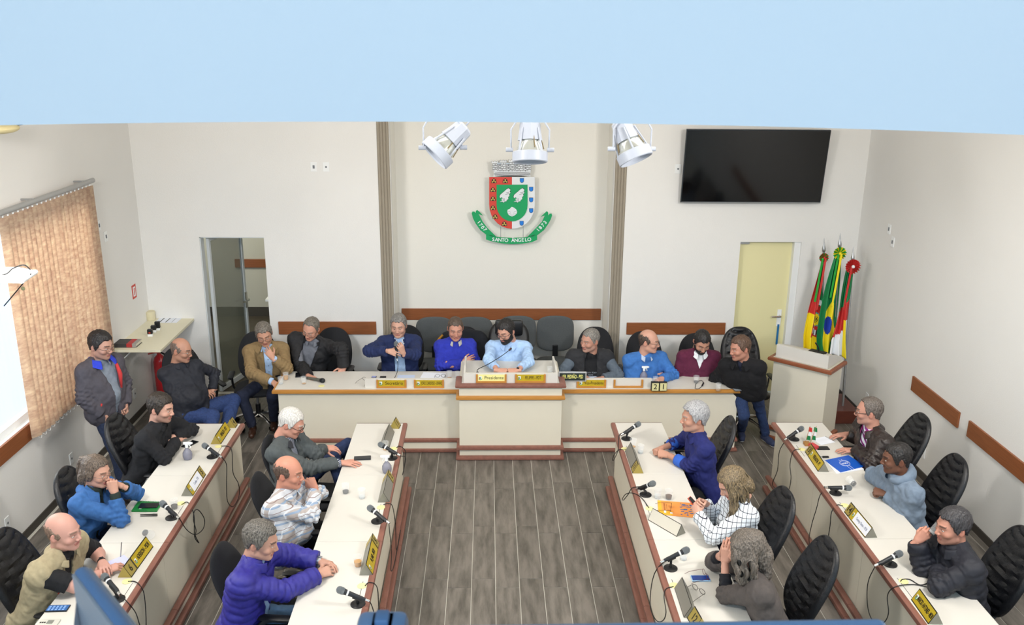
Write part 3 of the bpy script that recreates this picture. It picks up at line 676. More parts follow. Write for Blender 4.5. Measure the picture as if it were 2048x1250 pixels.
# spotlights
def spot(px, py, face, roll, label):
    p = PY(px, py, 6.5)
    t = thing('stage_spotlight', label, 'spotlight', p, group='white spotlights hanging from the ceiling')
    q = Vector(face).to_track_quat('Z', 'Y'); M = q.to_matrix().to_4x4()
    grey = mat('spot_white', '#b3bac8', 0.4); R0 = 0.115
    b = MB(); b.lathe([(0.055, -0.15), (0.072, -0.135), (0.078, -0.06), (0.088, 0.0), (0.088, 0.004), (0.074, -0.002), (0.060, -0.13)], n=8, M=M, cap=False); b.lathe([(0.0, -0.155), (0.055, -0.15)], n=8, M=M, cap=False); b.build('lamp_housing', grey, t)
    b = MB(); b.lathe([(0.06, -0.02), (0.085, 0.03), (0.104, 0.10), (0.104, 0.105), (0.08, 0.10)], n=24, M=M, cap=False); b.build('reflector', mat('lamp_glass', '#cfd3cf', 0.12, metal=0.55), t, smooth=True)
    b = MB(); b.lathe([(R0+0.004, 0.085), (R0+0.012, 0.09), (R0+0.012, 0.155), (R0+0.004, 0.16), (R0-0.004, 0.15), (R0-0.004, 0.09), (R0+0.004, 0.085)], n=28, M=M, cap=False); b.build('front_ring', grey, t, smooth=True)
    for k in range(4):
        a = math.pi/4+k*math.pi/2+roll; c, s = math.cos(a), math.sin(a)
        b = MB(); b.tube([M @ Vector((0.08*c, 0.08*s, -0.08)), M @ Vector((0.10*c, 0.10*s, 0.02)), M @ Vector((R0*c, R0*s, 0.10))], 0.007, n=6); b.build('strut', grey, t)
    for k in range(10):
        a = 2*math.pi*k/10; c, s = math.cos(a), math.sin(a)
        if k % 2: continue
        b = MB(); b.tube([M @ Vector((0.076*c, 0.076*s, -0.02)), M @ Vector((0.0995*c, 0.0995*s, 0.065))], 0.0035, n=5); b.build('vent', mat('vent_gold', '#7d6c48', 0.5), t)
    # yoke
    sd_ = Vector((math.cos(roll), math.sin(roll)*0.3, 0)).normalized()
    for sg in (-1, 1):
        a = sd_*sg*(R0+0.02); piv = M @ Vector((0, 0, 0.07))
        b = MB(); b.tube([piv+a, piv+a*1.02+Vector((0, 0, 0.14)), piv+a*0.55+Vector((0, 0, 0.24)), Vector((0, 0, piv.z+0.27))], 0.006, n=6, sx=2.0); b.build('yoke_arm', grey, t)
        b = MB(); b.tube([piv+a*0.9, piv+a*1.28], 0.016, n=10); b.build('knob', grey, t, smooth=True)
    b = MB(); b.tube([(0, 0, M.translation.z+0.30), (0, 0, H-p[2])], 0.012); b.build('stem', grey, t)
    b = MB(); b.tube(spline([M @ Vector((0, 0, -0.15)), M @ Vector((0.02, 0, -0.2))+Vector((0, 0, 0.05)), Vector((0.05, 0.02, 0.30)), Vector((0.02, 0, 0.45)), Vector((0.01, 0, H-p[2]))], 5), 0.006, n=6); b.build('lead', grey, t, smooth=True)
    return t
spot(900, 282, (-0.70, -0.25, -0.62), 0.3, 'left white spotlight, tilted to the left')
spot(1060, 280, (0.0, -0.25, -0.92), 0.0, 'middle white spotlight, pointing straight down in front of the crest')
spot(1256, 280, (0.35, -0.30, -0.80), 0.15, 'right white spotlight in front of the taupe fluted stripe')
# wall shelf with its things
s_ = PZ(227, 700, 1.06)[1]; shl = thing('wall_shelf', 'beige corner shelf on the left wall near the doorway', 'shelf', (XL, s_, 1.045))
Mq = MB(); Mq.box((0.0, 0.0, -0.015), (0.56, YB-s_-0.002, 0.015), ch=0.002); Mq.build('board', mat('shelf_beige', '#e2dcc2', 0.5), shl)
for y in (0.12, 0.92):
    b = MB(); b.box((0.0, y, -0.25), (0.006, y+0.03, -0.015)); b.box((0.0, y, -0.022), (0.25, y+0.03, -0.015)); b.tube([(0.006, y+0.015, -0.2), (0.2, y+0.015, -0.02)], 0.006); b.build('bracket', white_m, shl)
SZ = 1.0608
bk = thing('hardback_book', 'thick dark grey and red book on the front corner of the wall shelf', 'book', PZ(256, 690, SZ), R(0))
b = MB(); b.box((-0.125, -0.09, 0.004), (0.121, 0.088, 0.041)); b.build('pages', mat('page_edges', '#d9d4c4', 0.8), bk)
b = MB(); b.mi = 0; b.box((-0.13, -0.095, 0.0), (0.13, 0.09, 0.004)); b.box((-0.13, -0.095, 0.041), (0.02, 0.09, 0.045)); b.box((-0.13, -0.095, 0.004), (0.02, -0.09, 0.041)); b.mi = 1; b.box((0.02, -0.095, 0.041), (0.085, 0.09, 0.045)); b.box((0.02, -0.095, 0.004), (0.085, -0.09, 0.041)); b.mi = 2; b.box((0.085, -0.095, 0.041), (0.13, 0.09, 0.045)); b.box((0.085, -0.095, 0.004), (0.13, -0.09, 0.041))
b.build('cover', [mat('book_dark', '#3b3a3a', 0.6), mat('book_red', '#b03434', 0.6), mat('book_grey', '#9a9690', 0.6)], bk)
for (px, py, lab) in ((301, 672, 'front black self-inking stamp on the shelf, with a red dot'), (308, 664, 'middle black self-inking stamp on the shelf'), (316, 660, 'rear tall black self-inking stamp on the shelf')):
    st_ = thing('ink_stamp', lab, 'stamp', PZ(px, py, SZ), R(8), 'black ink stamps on the wall shelf')
    hgt = 0.085 if 'rear' not in lab else 0.11
    MB().box((-0.027, -0.02, 0.0), (0.027, 0.02, 0.03)).build('foot', white_m, st_); MB().box((-0.03, -0.024, 0.028), (0.03, 0.024, hgt), ch=0.006).build('case', black_m, st_)
    if 'red' in lab: MB().box((-0.012, -0.026, 0.04), (0.008, -0.024, 0.055)).build('dot', mat('sign_red', '#c8402f'), st_)
pp = thing('ruled_sheet', 'white sheet with thick dark lines at the back of the wall shelf', 'paper', PZ(336, 641, SZ), R(0))
MB().box((-0.14, -0.10, 0), (0.14, 0.12, 0.001)).build('sheet', paper_m, pp)
for x in (-0.085, -0.01, 0.07): MB().box((x, -0.08, 0.001), (x+0.012 if x < 0.05 else x+0.005, 0.10, 0.0014)).build('line', ink_m, pp)
cup_ = thing('sugar_tin', 'cream cylindrical container at the back of the wall shelf', 'container', PZ(302, 639, SZ))
MB().lathe([(0.058, 0), (0.06, 0.005), (0.06, 0.105), (0.056, 0.11)], n=24).build('body', mat('tin_cream', '#d8cfae', 0.6), cup_, smooth=True)
# extinguisher
ep = PZ(338, 788, 0.0); ep[0] = max(ep[0], XL+0.11); ep[1] = min(ep[1], YB-0.14)
ex = thing('fire_extinguisher', 'red fire extinguisher by the left wall behind the seated man', 'extinguisher', (ep[0], ep[1], 0.08))
MB().lathe([(0.075, 0.0), (0.08, 0.01), (0.08, 0.44), (0.065, 0.50), (0.03, 0.535), (0.022, 0.55)], n=24).build('cylinder', mat('extinguisher_red', '#b8222a', 0.25, coat=0.3), ex, smooth=True)
MB().lathe([(0.07, -0.08), (0.08, -0.07), (0.08, 0.0), (0.075, 0.0)], n=20).build('stand', mat('grey_foot', '#9a9aa0', 0.5), ex, smooth=True)
b = MB(); b.box((-0.02, -0.02, 0.55), (0.02, 0.02, 0.59)); b.tube([(0, 0, 0.58), (-0.07, -0.03, 0.62), (-0.13, -0.05, 0.63)], 0.009, n=6); b.tube([(0, 0, 0.57), (-0.07, -0.03, 0.57), (-0.13, -0.05, 0.56)], 0.009, n=6); b.build('valve_lever', mat('lever_red', '#b04038', 0.4), ex)
b = MB(); b.tube(spline([(0.02, 0, 0.57), (0.09, -0.02, 0.52), (0.10, -0.03, 0.3), (0.09, -0.03, 0.15)], 5), 0.011, n=8); b.build('hose', black_m, ex, smooth=True)
# projector shelf hanging at left with cable and tag
def hung():
    q = lambda px, py, Y: Vector(PY(px, py, Y))
    Yb = 4.6
    a, b2, c, d = q(-60, 542, Yb+0.2), q(36, 541, Yb+0.25), q(72, 548, Yb+0.1), q(44, 567, Yb-0.1); e = q(-60, 562, Yb-0.1)
    t = thing('projector_shelf', 'white hanging bracket plate entering at the left picture edge, with a black cable', 'bracket', a)
    o = MB(); up = Vector((0, 0, 0.02)); poly = [a, b2, c, d, e]
    V = [p-a for p in poly]+[p-a+up for p in poly]; n = 5
    o.add(V, [tuple(range(n))[::-1], tuple(range(n, 2*n))]+[(i, (i+1) % n, n+(i+1) % n, n+i) for i in range(n)]); o.build('plate', white_m, t)
    o = MB(); o.tube([d-a+up*0.6, c-a+up*0.6], 0.013, n=8); o.build('rolled_lip', white_m, t, smooth=True)
    o = MB(); o.tube(spline([q(-60, 566, Yb)-a+up, q(8, 561, Yb)-a+up*1.5, q(28, 552, Yb)-a+up*2, q(50, 545, Yb)-a+up*2, q(62, 547, Yb)-a+up], 6), 0.0035, n=6); o.tube(spline([q(62, 547, Yb)-a, q(45, 568, Yb)-a, q(25, 592, Yb)-a, q(8, 612, Yb)-a], 6), 0.003, n=6); o.build('cable', black_m, t)
    o = MB(); o.ball(q(46, 577, Yb)-a, 0.012, 10, (1, 0.5, 0.9)); o.build('tag', mat('tag_olive', '#a59c70', 0.6), t)
    o = MB(); o.tube([a-a+up, Vector((XL+0.001, 4.7, a.z+0.3))-a], 0.012); o.build('strut', white_m, t)
hung()
# curved beige lamp shade high at top left
p = PX(6, 262, XL+0.25); t = thing('wall_lamp', 'beige curved lamp at the top left corner under the lintel', 'lamp', p)
MB().ball((0, 0, 0.02), 0.12, 20, (1, 1.4, 0.35)).build('shade', mat('shade_beige', '#ddd0a0', 0.6), t, smooth=True)
MB().box((-0.25, 0.02, 0.02), (0.0, 0.34, 0.05)).build('arm', black_m, t)

# ------------------------------------------------------------------ flags
fb = thing('wooden_block', 'low reddish wooden block holding the flag poles in the right corner', 'flag stand', (4.33, 10.33, 0))
MB().box((-0.24, -0.22, 0.0), (0.24, 0.36, 0.17), ch=0.006).build('block', mat('dark_red_wood', '#5f3025', 0.35, noise=0.15), fb)
def flag(base, top, label, paint, mats, width, folds, lean, rosette, seed, zlo, drop):
    t = thing('flag', label, 'flag', base, group='flags in the right corner')
    B = Vector(base); Tp = Vector(top)-B
    o = MB(); o.tube([(0, 0, 0), Tp*0.97], 0.016, n=10); o.build('pole', steel_m, t, smooth=True)
    o = MB(); d = Tp.normalized(); q = d.to_track_quat('Z', 'Y').to_matrix().to_4x4(); q.translation = Tp*0.96
    o.lathe([(0.012, -0.02), (0.022, 0.0), (0.022, 0.03), (0.012, 0.07), (0.002, 0.16)], n=12, M=q); o.build('finial', steel_m, t, smooth=True)
    rnd = random.Random(seed); ph = [rnd.uniform(0, 6.28) for _ in range(4)]
    nu, nv = 64, 70; V = []; F = []; mi = []
    s0 = Tp*0.925
    for j in range(nv+1):
        v = j/nv
        for i in range(nu+1):
            u = i/nu
            wd = 0.03+width*min(1.0, (0.10+1.05*v**0.9))
            x = -(u**0.9)*wd*(1 if lean < 0 else -1)
            zz = s0.z-(s0.z-zlo)*v-drop*(1-u)*0-(-0.0)
            zz += drop*u*v
            fold = 0.045*math.sin(u*folds*math.pi*2+ph[0]+0.8*v)*(0.35+0.65*v)+0.015*math.sin(u*folds*5+v*5+ph[1])
            x += 0.02*math.sin(v*4+ph[2]+u*3)
            pos = s0*(zz/s0.z); V.append((pos.x+x, pos.y-0.035+fold*0.9, zz))
    for j in range(nv):
        for i in range(nu):
            a = j*(nu+1)+i; F.append((a, a+1, a+nu+2, a+nu+1)); mi.append(paint((i+0.5)/nu, (j+0.5)/nv))
    me = new_mesh('cloth', V, F, mats, mi, True); co = link('cloth', me, t)
    sm = co.modifiers.new('thick', 'SOLIDIFY'); sm.thickness = 0.003
    # rosette of pleated ribbon
    rc_, r0_ = rosette; o = MB(); c0 = s0*0.99+Vector((-0.02, -0.06, 0.02))
    for k in range(18):
        a = 2*math.pi*k/18; a2 = a+2*math.pi/18; m_ = (a+a2)/2; o.mi = k % 2 if len(rc_) > 1 else 0
        P0 = c0; P1 = c0+Vector((math.cos(a), 0.15, math.sin(a)))*r0_; P2 = c0+Vector((math.cos(m_)*1.08, -0.4, math.sin(m_)*1.08))*r0_; P3 = c0+Vector((math.cos(a2), 0.15, math.sin(a2)))*r0_
        o.add([P0, P1, P2], [(0, 1, 2)]); o.add([P0, P2, P3], [(0, 1, 2)])
    o.build('rosette', list(rc_), t)
    o = MB(); o.ball(c0+Vector((0, -0.02, 0)), r0_*0.25, 10); o.build('rosette_button', white_m if seed == 3 else rc_[-1], t)
    for k, mm in enumerate(rc_):
        o = MB(); L = 0.55+0.1*k; o.prism([(c0.x-0.03+0.03*k, c0.z), (c0.x-0.005+0.03*k, c0.z), (c0.x-0.045+0.03*k, c0.z-L), (c0.x-0.07+0.03*k, c0.z-L)], c0.y-0.022-0.012*k, c0.y-0.018-0.012*k, 'y'); o.build('ribbon', mm, t)
    return t
fg, fr_, fy, fw_, fblue, fgr = (mat('flag_green', '#0f7a45', 0.6), mat('flag_red', '#c4302c', 0.6), mat('flag_yellow', '#f0d820', 0.6), mat('flag_white', '#e8ebee', 0.6), mat('flag_blue', '#1338a8', 0.6), mat('ribbon_green', '#1f9a35', 0.5))
FM = [fg, fr_, fy, fw_, fblue, mat('flag_black', '#202522', 0.6), mat('flag_teal', '#3fa5ae', 0.6)]
def paint1(u, v):   # diagonal green / red / yellow with the arms
    cu, cv = 0.42, 0.66; r = math.hypot((u-cu)*1.0, (v-cv)*2.4)
    if r < 0.09: return 5 if (int(u*60)+int(v*60)) % 2 else 2
    if r < 0.16: return 2
    if r < 0.185: return 6
    if 0.14 < u < 0.58 and abs(v-(0.50-0.03*math.cos((u-0.36)*8))) < 0.026: return 3
    if 0.14 < u < 0.58 and abs(v-(0.765+0.03*math.cos((u-0.36)*8))) < 0.028: return 3 if int(u*40) % 3 else 5
    e = v+u*0.10
    if u < 0.62: return 0 if v < 0.46+0.15*u else (1 if v < 0.84 else 2)
    return 1 if v < 0.60 else 2
def paint2(u, v):
    dd = abs(u-0.36)/0.36+abs(v-0.74)/0.30
    if math.hypot((u-0.38)*1.0, (v-0.70)*1.9) < 0.16: return 4
    return 2 if dd < 1 else 0
def paint3(u, v):
    e = v-0.15*u
    if u < 0.30 and v > 0.58: return 2 if u > 0.12 else 3
    if e < 0.36: return 0
    if e < 0.66: return 1
    return 3
def fpos(px, py, Y): return tuple(PY(px, py, Y))
flag((4.20, 10.50, 0.17), fpos(1648, 489, 10.56), 'leftmost flag in the corner, green, red and yellow with a coat of arms', paint1, FM, 0.19, 2.5, -1, ((fgr, fr_), 0.055), 1, 0.62, 0.06)
flag((4.32, 10.40, 0.17), fpos(1680, 479, 10.50), 'middle flag in the corner, green with a yellow and blue centre', paint2, FM, 0.20, 2.3, -1, ((fgr, fy), 0.075), 2, 0.60, 0.06)
flag((4.43, 10.28, 0.17), fpos(1706, 507, 10.45), 'rightmost flag in the corner, green, red and white with a red rosette', paint3, FM, 0.20, 2.5, -1, ((fr_, ), 0.085), 3, 0.62, 0.06)

# ------------------------------------------------------------------ coat of arms in the recess
YC = RY-0.13
ca = thing('coat_of_arms', 'municipal coat of arms in the recess with mural crown, shield and green ribbon', 'coat of arms', (0, YC, 0))
def cp(cx_, cy_, Y=YC):
    p = PY(930+cx_*0.152, 310+cy_*0.152, Y); return (p[0], p[2])
def layer(name, poly, m, d0, d1_, parent=ca, outline=None):
    b = MB(); b.prism([cp(*q) for q in poly], -d1_, -d0, 'y'); return b.build(name, m, parent)
cg, cr, cw, cbl, cgold, cink = mat('crest_paint_green', '#16a060', 0.35), mat('crest_paint_red', '#d6483c', 0.35), mat('crest_paint_white', '#e4e8ec', 0.35), mat('crest_paint_blue', '#1f7fe0', 0.35), mat('crest_paint_gold', '#cdb25a', 0.4), mat('crest_paint_black', '#1c1c1c', 0.5)
def shield(x0, x1, y0, y1, n=14):
    cxx = (x0+x1)/2; hw = (x1-x0)/2; yk = y1-hw*1.05; P = [(x0, y0), (x1, y0), (x1, yk)]
    for k in range(1, n): a = math.pi*k/n; P.append((cxx+hw*math.cos(a), yk+(y1-yk)*math.sin(a)))
    return P+[(x0, yk)]
sh = shield(318, 918, 288, 968)
layer('shield_white', sh, cw, 0.0, 0.012)
left = [(x, y) for x, y in sh if x < 617]+[(617, 288)]; left = [(617, 968)]+[q for q in sh if q[0] < 617 and q[1] > 600 and q != (318, 288)]+[(318, 288), (617, 288)]
layer('shield_red', left, cr, 0.012, 0.016)
layer('inner_shield', shield(415, 822, 387, 868), cg, 0.016, 0.028)
for (x, y) in ((380, 338), (530, 338), (367, 455), (367, 573), (367, 692), (397, 808), (517, 902)):
    t_ = layer('castle', [(x-34, y+28), (x+34, y+28), (x+34, y-2), (x+24, y-2), (x+24, y-22), (x+14, y-22), (x+10, y-8), (x+9, y-32), (x-9, y-32), (x-10, y-8), (x-14, y-22), (x-24, y-22), (x-24, y-2), (x-34, y-2)], cink, 0.016, 0.020)
    layer('tower', [(x-8, y+10), (x+8, y+10), (x+8, y-24), (x-8, y-24)], cgold, 0.020, 0.023, t_); layer('wall_half', [(x-27, y+22), (x-12, y+22), (x-12, y+2), (x-27, y+2)], cgold, 0.020, 0.023, t_); layer('wall_half', [(x+12, y+22), (x+27, y+22), (x+27, y+2), (x+12, y+2)], cgold, 0.020, 0.023, t_)
for (x, y) in ((748, 333), (870, 447), (870, 588), (870, 729), (745, 895)):
    t_ = layer('blue_shield', shield(x-27, x+27, y-30, y+32, 8), cink, 0.012, 0.015); layer('blue_field', shield(x-23, x+23, y-26, y+27, 8), cbl, 0.015, 0.018, t_)
wing_p = [(455, 545), (462, 520), (490, 495), (520, 470), (545, 447), (572, 432), (597, 452), (588, 475), (598, 490), (578, 510), (585, 530), (566, 550), (570, 575), (548, 585), (545, 603), (520, 606), (508, 622), (490, 606), (455, 612), (480, 598), (495, 590), (476, 576), (498, 562), (480, 550), (462, 562)]
for dx in (0, 183):
    cxx = 525+dx; cyy = 530
    ol = [(cxx+(x+dx-cxx)*1.07, cyy+(y-cyy)*1.06) for x, y in wing_p]
    t_ = layer('wing', ol, cink, 0.028, 0.031); layer('wing_face', [(x+dx, y) for x, y in wing_p], cw, 0.031, 0.035, t_)
    for (a, b2) in (((500, 560), (503, 600)), ((515, 560), (517, 600)), ((540, 490), (585, 478)), ((530, 512), (580, 500))):
        layer('feather_line', [(a[0]+dx-2, a[1]), (b2[0]+dx-2, b2[1]), (b2[0]+dx+2, b2[1]+3), (a[0]+dx+2, a[1]+3)], cink, 0.035, 0.0365, t_)
rk = [(556, 740), (560, 715), (585, 705), (615, 676), (645, 688), (672, 710), (685, 740), (680, 765), (650, 790), (618, 803), (585, 790), (565, 770)]
layer('rock', rk, cw, 0.028, 0.034)
for pts in ([(560, 738), (590, 735), (598, 752)], [(560, 768), (590, 760), (617, 790)], [(683, 738), (652, 735), (640, 752)], [(617, 790), (645, 762), (675, 770)]):
    b = MB(); b.tube([(cp(*q)[0], -0.0345, cp(*q)[1]) for q in pts], 0.0011, n=4); b.build('rock_line', cink, ca)
# mural crown
crown = thing and None
layer('crown_back', [(385, 262), (370, 100), (868, 100), (850, 262)], mat('crown_grey', '#b9c6d2', 0.5), 0.0, 0.008)
layer('crown_base', [(372, 282), (372, 268), (395, 252), (392, 238), (375, 228), (378, 215), (862, 215), (865, 228), (845, 238), (845, 252), (862, 268), (862, 282), (780, 272), (618, 264), (450, 272)], cw, 0.008, 0.016)
layer('crown_mouth', [(450, 283), (520, 268), (618, 263), (720, 268), (790, 283)], cink, 0.008, 0.013)
for y in (229, 240, 254, 267):
    b = MB(); b.tube([(cp(x, y+6*abs((x-618)/245)**2)[0], -0.0165, cp(x, y+6*abs((x-618)/245)**2)[1]) for x in range(390, 851, 46)], 0.0026, n=4); b.build('crown_line', cink, ca)
for k, x in enumerate((392, 504, 615, 727, 838)):
    yt = (78, 66, 60, 66, 78)[k]; w = 42; hgt = 40
    P = [(x-w, yt), (x-w+14, yt), (x-w+14, yt+12), (x-10, yt+12), (x-10, yt), (x+10, yt), (x+10, yt+12), (x+w-14, yt+12), (x+w-14, yt), (x+w, yt), (x+w, yt+24), (x+w-14, yt+32), (x+w-14, 212), (x-w+14, 212), (x-w+14, yt+32), (x-w, yt+24)]
    t_ = layer('crown_tower', [(x+(a-x)*1.08, yt+(b2-yt)*1.0-2) for a, b2 in P], cink, 0.008, 0.014); layer('tower_face', P, cw, 0.014, 0.018, t_)
    for r in range(6):
        y = yt+36+r*24
        if y > 205: break
        b = MB(); b.tube([(cp(x-w+14, y)[0], -0.0185, cp(x-w+14, y)[1]), (cp(x+w-14, y)[0], -0.0185, cp(x+w-14, y)[1])], 0.0026, n=4)
        for q in ((x-14 if r % 2 else x+4),): b.tube([(cp(q, y)[0], -0.0185, cp(q, y)[1]), (cp(q, min(y+24, 212))[0], -0.0185, cp(q, min(y+24, 212))[1])], 0.0026, n=4)
        b.build('masonry_line', cink, t_)
for k, x in enumerate((448, 560, 671, 782)):
    t_ = layer('crown_wall', [(x-30, 120), (x+30, 120), (x+30, 212), (x-30, 212)], cw, 0.008, 0.012)
    for r in range(5):
        y = 122+r*19
        b = MB(); b.tube([(cp(x-30, y)[0], -0.0125, cp(x-30, y)[1]), (cp(x+30, y)[0], -0.0125, cp(x+30, y)[1])], 0.0028, n=4); q = x-10 if r % 2 else x+12
        b.tube([(cp(q, y)[0], -0.0125, cp(q, y)[1]), (cp(q, y+19)[0], -0.0125, cp(q, y+19)[1])], 0.0028, n=4); b.build('masonry_line', cink, t_)
# ribbon
lp = [(88, 765), (100, 742), (128, 745), (140, 762), (143, 735), (160, 722), (190, 745), (238, 797), (180, 775), (235, 880), (300, 965), (410, 1070), (330, 1065), (277, 1045), (200, 985), (140, 900), (105, 830)]
rp_ = [(1145, 795), (1140, 770), (1112, 772), (1098, 795), (1092, 750), (1075, 738), (1045, 765), (1000, 810), (1050, 795), (1010, 880), (930, 965), (820, 1075), (900, 1070), (950, 1055), (1040, 985), (1095, 905), (1128, 845)]
layer('ribbon_tail', lp, cg, 0.0, 0.010); layer('ribbon_tail', rp_, cg, 0.0, 0.010)
mid = [(277, 1045), (345, 1062), (480, 1080), (617, 1086), (750, 1082), (880, 1068), (948, 1052), (948, 1112), (880, 1142), (750, 1162), (617, 1168), (480, 1158), (345, 1130), (277, 1108)]
layer('ribbon_band', mid, cg, 0.010, 0.020)
layer('ribbon_fold', [(310, 1045), (410, 1070), (345, 1064)], mat('crest_dark_green', '#0c5a38', 0.5), 0.020, 0.022); layer('ribbon_fold', [(925, 1042), (818, 1072), (890, 1066)], mat('crest_dark_green', '#0c5a38', 0.5), 0.020, 0.022)
for x in (470, 765): b = MB(); q0 = cp(x, 940); q1 = cp(x, 1080); b.tube([(q0[0], -0.004, q0[1]), (q1[0], -0.004, q1[1])], 0.004, n=6); b.build('support_rod', steel_m, ca)
for x in (370, 865): b = MB(); q0 = cp(x, 330); b.tube([(q0[0], 0.0, q0[1]), (q0[0], 0.128, q0[1])], 0.008, n=8); b.build('wall_pin', steel_m, ca)
def curved_text(s, pts_fn, size, name):
    cx_, cy_, r_deg = pts_fn; q = cp(cx_, cy_); M = T(q[0], -0.0205 if name == 'motto' else -0.0105, q[1]) @ Matrix.Rotation(R(r_deg), 4, 'Y') @ MFACE
    return text(s, size, cw, M, ca, 'ribbon_lettering', 0.0012, bold=0.0015)
for ch, x in zip('SANTO ÂNGELO', np.linspace(372, 845, 12)):
    if ch == ' ': continue
    y = 1112+14*(1-((x-617)/250)**2)-6; curved_text(ch, (x, y, (x-617)/250*-6), 0.066, 'motto')
for ch, x, y in zip('1707', (183, 205, 232, 262), (882, 917, 950, 980)): curved_text(ch, (x, y, 52), 0.066, 'y')
for ch, x, y in zip('1873', (962, 993, 1025, 1055), (985, 955, 922, 885)): curved_text(ch, (x, y, -50), 0.066, 'y')

# ------------------------------------------------------------------ people: signed distance fields -> surface nets
class Field:
    def __init__(s, lo, hi, h):
        s.lo = np.array(lo, np.float32); s.h = h; s.n = np.maximum(4, np.ceil((np.array(hi)-s.lo)/h).astype(int)+1)
        s.v = np.full(tuple(s.n), 0.2, np.float32)
    def grid(s, lo, hi):
        a = np.clip(np.floor((np.array(lo)-s.lo)/s.h).astype(int), 0, s.n-1); b = np.clip(np.ceil((np.array(hi)-s.lo)/s.h).astype(int)+1, 1, s.n)
        if np.any(b <= a): return None, None
        ax = [s.lo[i]+s.h*np.arange(a[i], b[i], dtype=np.float32) for i in range(3)]
        P = np.stack(np.meshgrid(*ax, indexing='ij'), -1)
        return (slice(a[0], b[0]), slice(a[1], b[1]), slice(a[2], b[2])), P
    def put(s, sl, d, k, mode='u'):
        o = s.v[sl]
        if mode == 'u':
            if k <= 0: s.v[sl] = np.minimum(o, d); return
            h = np.clip(0.5+0.5*(o-d)/k, 0, 1); s.v[sl] = o*(1-h)+d*h-k*h*(1-h)
        else:   # subtract
            d = -d
            if k <= 0: s.v[sl] = np.maximum(o, d); return
            h = np.clip(0.5-0.5*(o-d)/k, 0, 1); s.v[sl] = o*(1-h)+d*h+k*h*(1-h)
    def cone(s, a, b, ra, rb, k=0.02, A=None, mode='u', clip=None, sc=1.0, inf=0.0):
        a = np.asarray(a, np.float32); b = np.asarray(b, np.float32); ra += inf; rb += inf; m = max(ra, rb)*1.15+k+0.03
        sl, P = s.grid(np.minimum(a, b)-m, np.maximum(a, b)+m)
        if sl is None: return
        q = P-a; ab = b-a
        if A is not None: q = q@A.T.astype(np.float32); ab = (A@ab).astype(np.float32)
        t = np.clip((q@ab)/max(float(ab@ab), 1e-9), 0, 1)
        d = (np.linalg.norm(q-t[..., None]*ab, axis=-1)-(ra+(rb-ra)*t))*sc
        if clip is not None:
            for (pt, nn, w) in clip:
                d = np.maximum(d, ((P-np.asarray(pt, np.float32))@np.asarray(nn, np.float32)))
        s.put(sl, d, k, mode)
    def ell(s, c, r, k=0.01, Rm=None, mode='u'):
        c = np.asarray(c, np.float32); r = np.asarray(r, np.float32); m = float(r.max())+k+0.015
        sl, P = s.grid(c-m, c+m)
        if sl is None: return
        q = P-c
        if Rm is not None: q = q@np.asarray(Rm, np.float32).T
        k0 = np.linalg.norm(q/r, axis=-1); k1 = np.linalg.norm(q/(r*r), axis=-1)+1e-6
        s.put(sl, k0*(k0-1)/k1, k, mode)
    def nets(s):
        v = s.v; v = np.where(np.abs(v) < 1e-6, 1e-6, v); I = v < 0
        c = np.zeros(tuple(s.n-1), np.int8)
        offs = [(i, j, k) for i in (0, 1) for j in (0, 1) for k in (0, 1)]
        sl = lambda o: tuple(slice(o[a], s.n[a]-1+o[a]) for a in range(3))
        for o in offs: c += I[sl(o)]
        M = (c > 0) & (c < 8); cells = np.argwhere(M)
        if not len(cells): return np.zeros((0, 3)), np.zeros((0, 4), int)
        idx = np.full(M.shape, -1, np.int32); idx[M] = np.arange(len(cells))
        cv = np.stack([v[cells[:, 0]+o[0], cells[:, 1]+o[1], cells[:, 2]+o[2]] for o in offs], 1)
        pos = np.zeros((len(cells), 3)); cnt = np.zeros(len(cells))
        for x in range(8):
            for y in range(x+1, 8):
                oa, ob = np.array(offs[x]), np.array(offs[y])
                if np.abs(oa-ob).sum() != 1: continue
                a, b = cv[:, x], cv[:, y]; cr = (a < 0) != (b < 0)
                t = np.where(cr, a/np.where(cr, a-b, 1), 0)
                pos += np.where(cr[:, None], oa+(ob-oa)*t[:, None], 0); cnt += cr
        V = s.lo+s.h*(cells+pos/cnt[:, None]); Q = []
        for ax in range(3):
            b_, c_ = (ax+1) % 3, (ax+2) % 3
            lo = [slice(None)]*3; hi = [slice(None)]*3; lo[ax] = slice(0, -1); hi[ax] = slice(1, None)
            S0, S1 = I[tuple(lo)], I[tuple(hi)]; E = np.argwhere(S0 != S1)
            E = E[(E[:, b_] > 0) & (E[:, c_] > 0) & (E[:, b_] < s.n[b_]-1) & (E[:, c_] < s.n[c_]-1)]
            if not len(E): continue
            ins = S0[E[:, 0], E[:, 1], E[:, 2]]
            def at(db, dc):
                q = E.copy(); q[:, b_] += db; q[:, c_] += dc; return idx[q[:, 0], q[:, 1], q[:, 2]]
            q = np.stack([at(-1, -1), at(0, -1), at(0, 0), at(-1, 0)], 1); q[~ins] = q[~ins][:, ::-1]; Q.append(q)
        return V, np.concatenate(Q)
def vnormals(V, Q):
    n = np.cross(V[Q[:, 2]]-V[Q[:, 0]], V[Q[:, 3]]-V[Q[:, 1]]); N = np.zeros_like(V)
    for k in range(4): np.add.at(N, Q[:, k], n)
    return N/(np.linalg.norm(N, axis=1, keepdims=True)+1e-9)
def wob(V, f, seed=0.0):
    w = V*f+seed; w = w+0.7*np.sin(w[:, [1, 2, 0]]*1.3+seed*2.1); w = w+0.4*np.sin(w[:, [2, 0, 1]]*2.3+1.7)
    return np.sin(w[:, 0]+0.6*w[:, 1])*np.sin(w[:, 1]*1.2-0.7*w[:, 2])+0.5*np.sin(w[:, 2]*2.1+w[:, 0]*1.6)*np.sin(w[:, 1]*1.9)
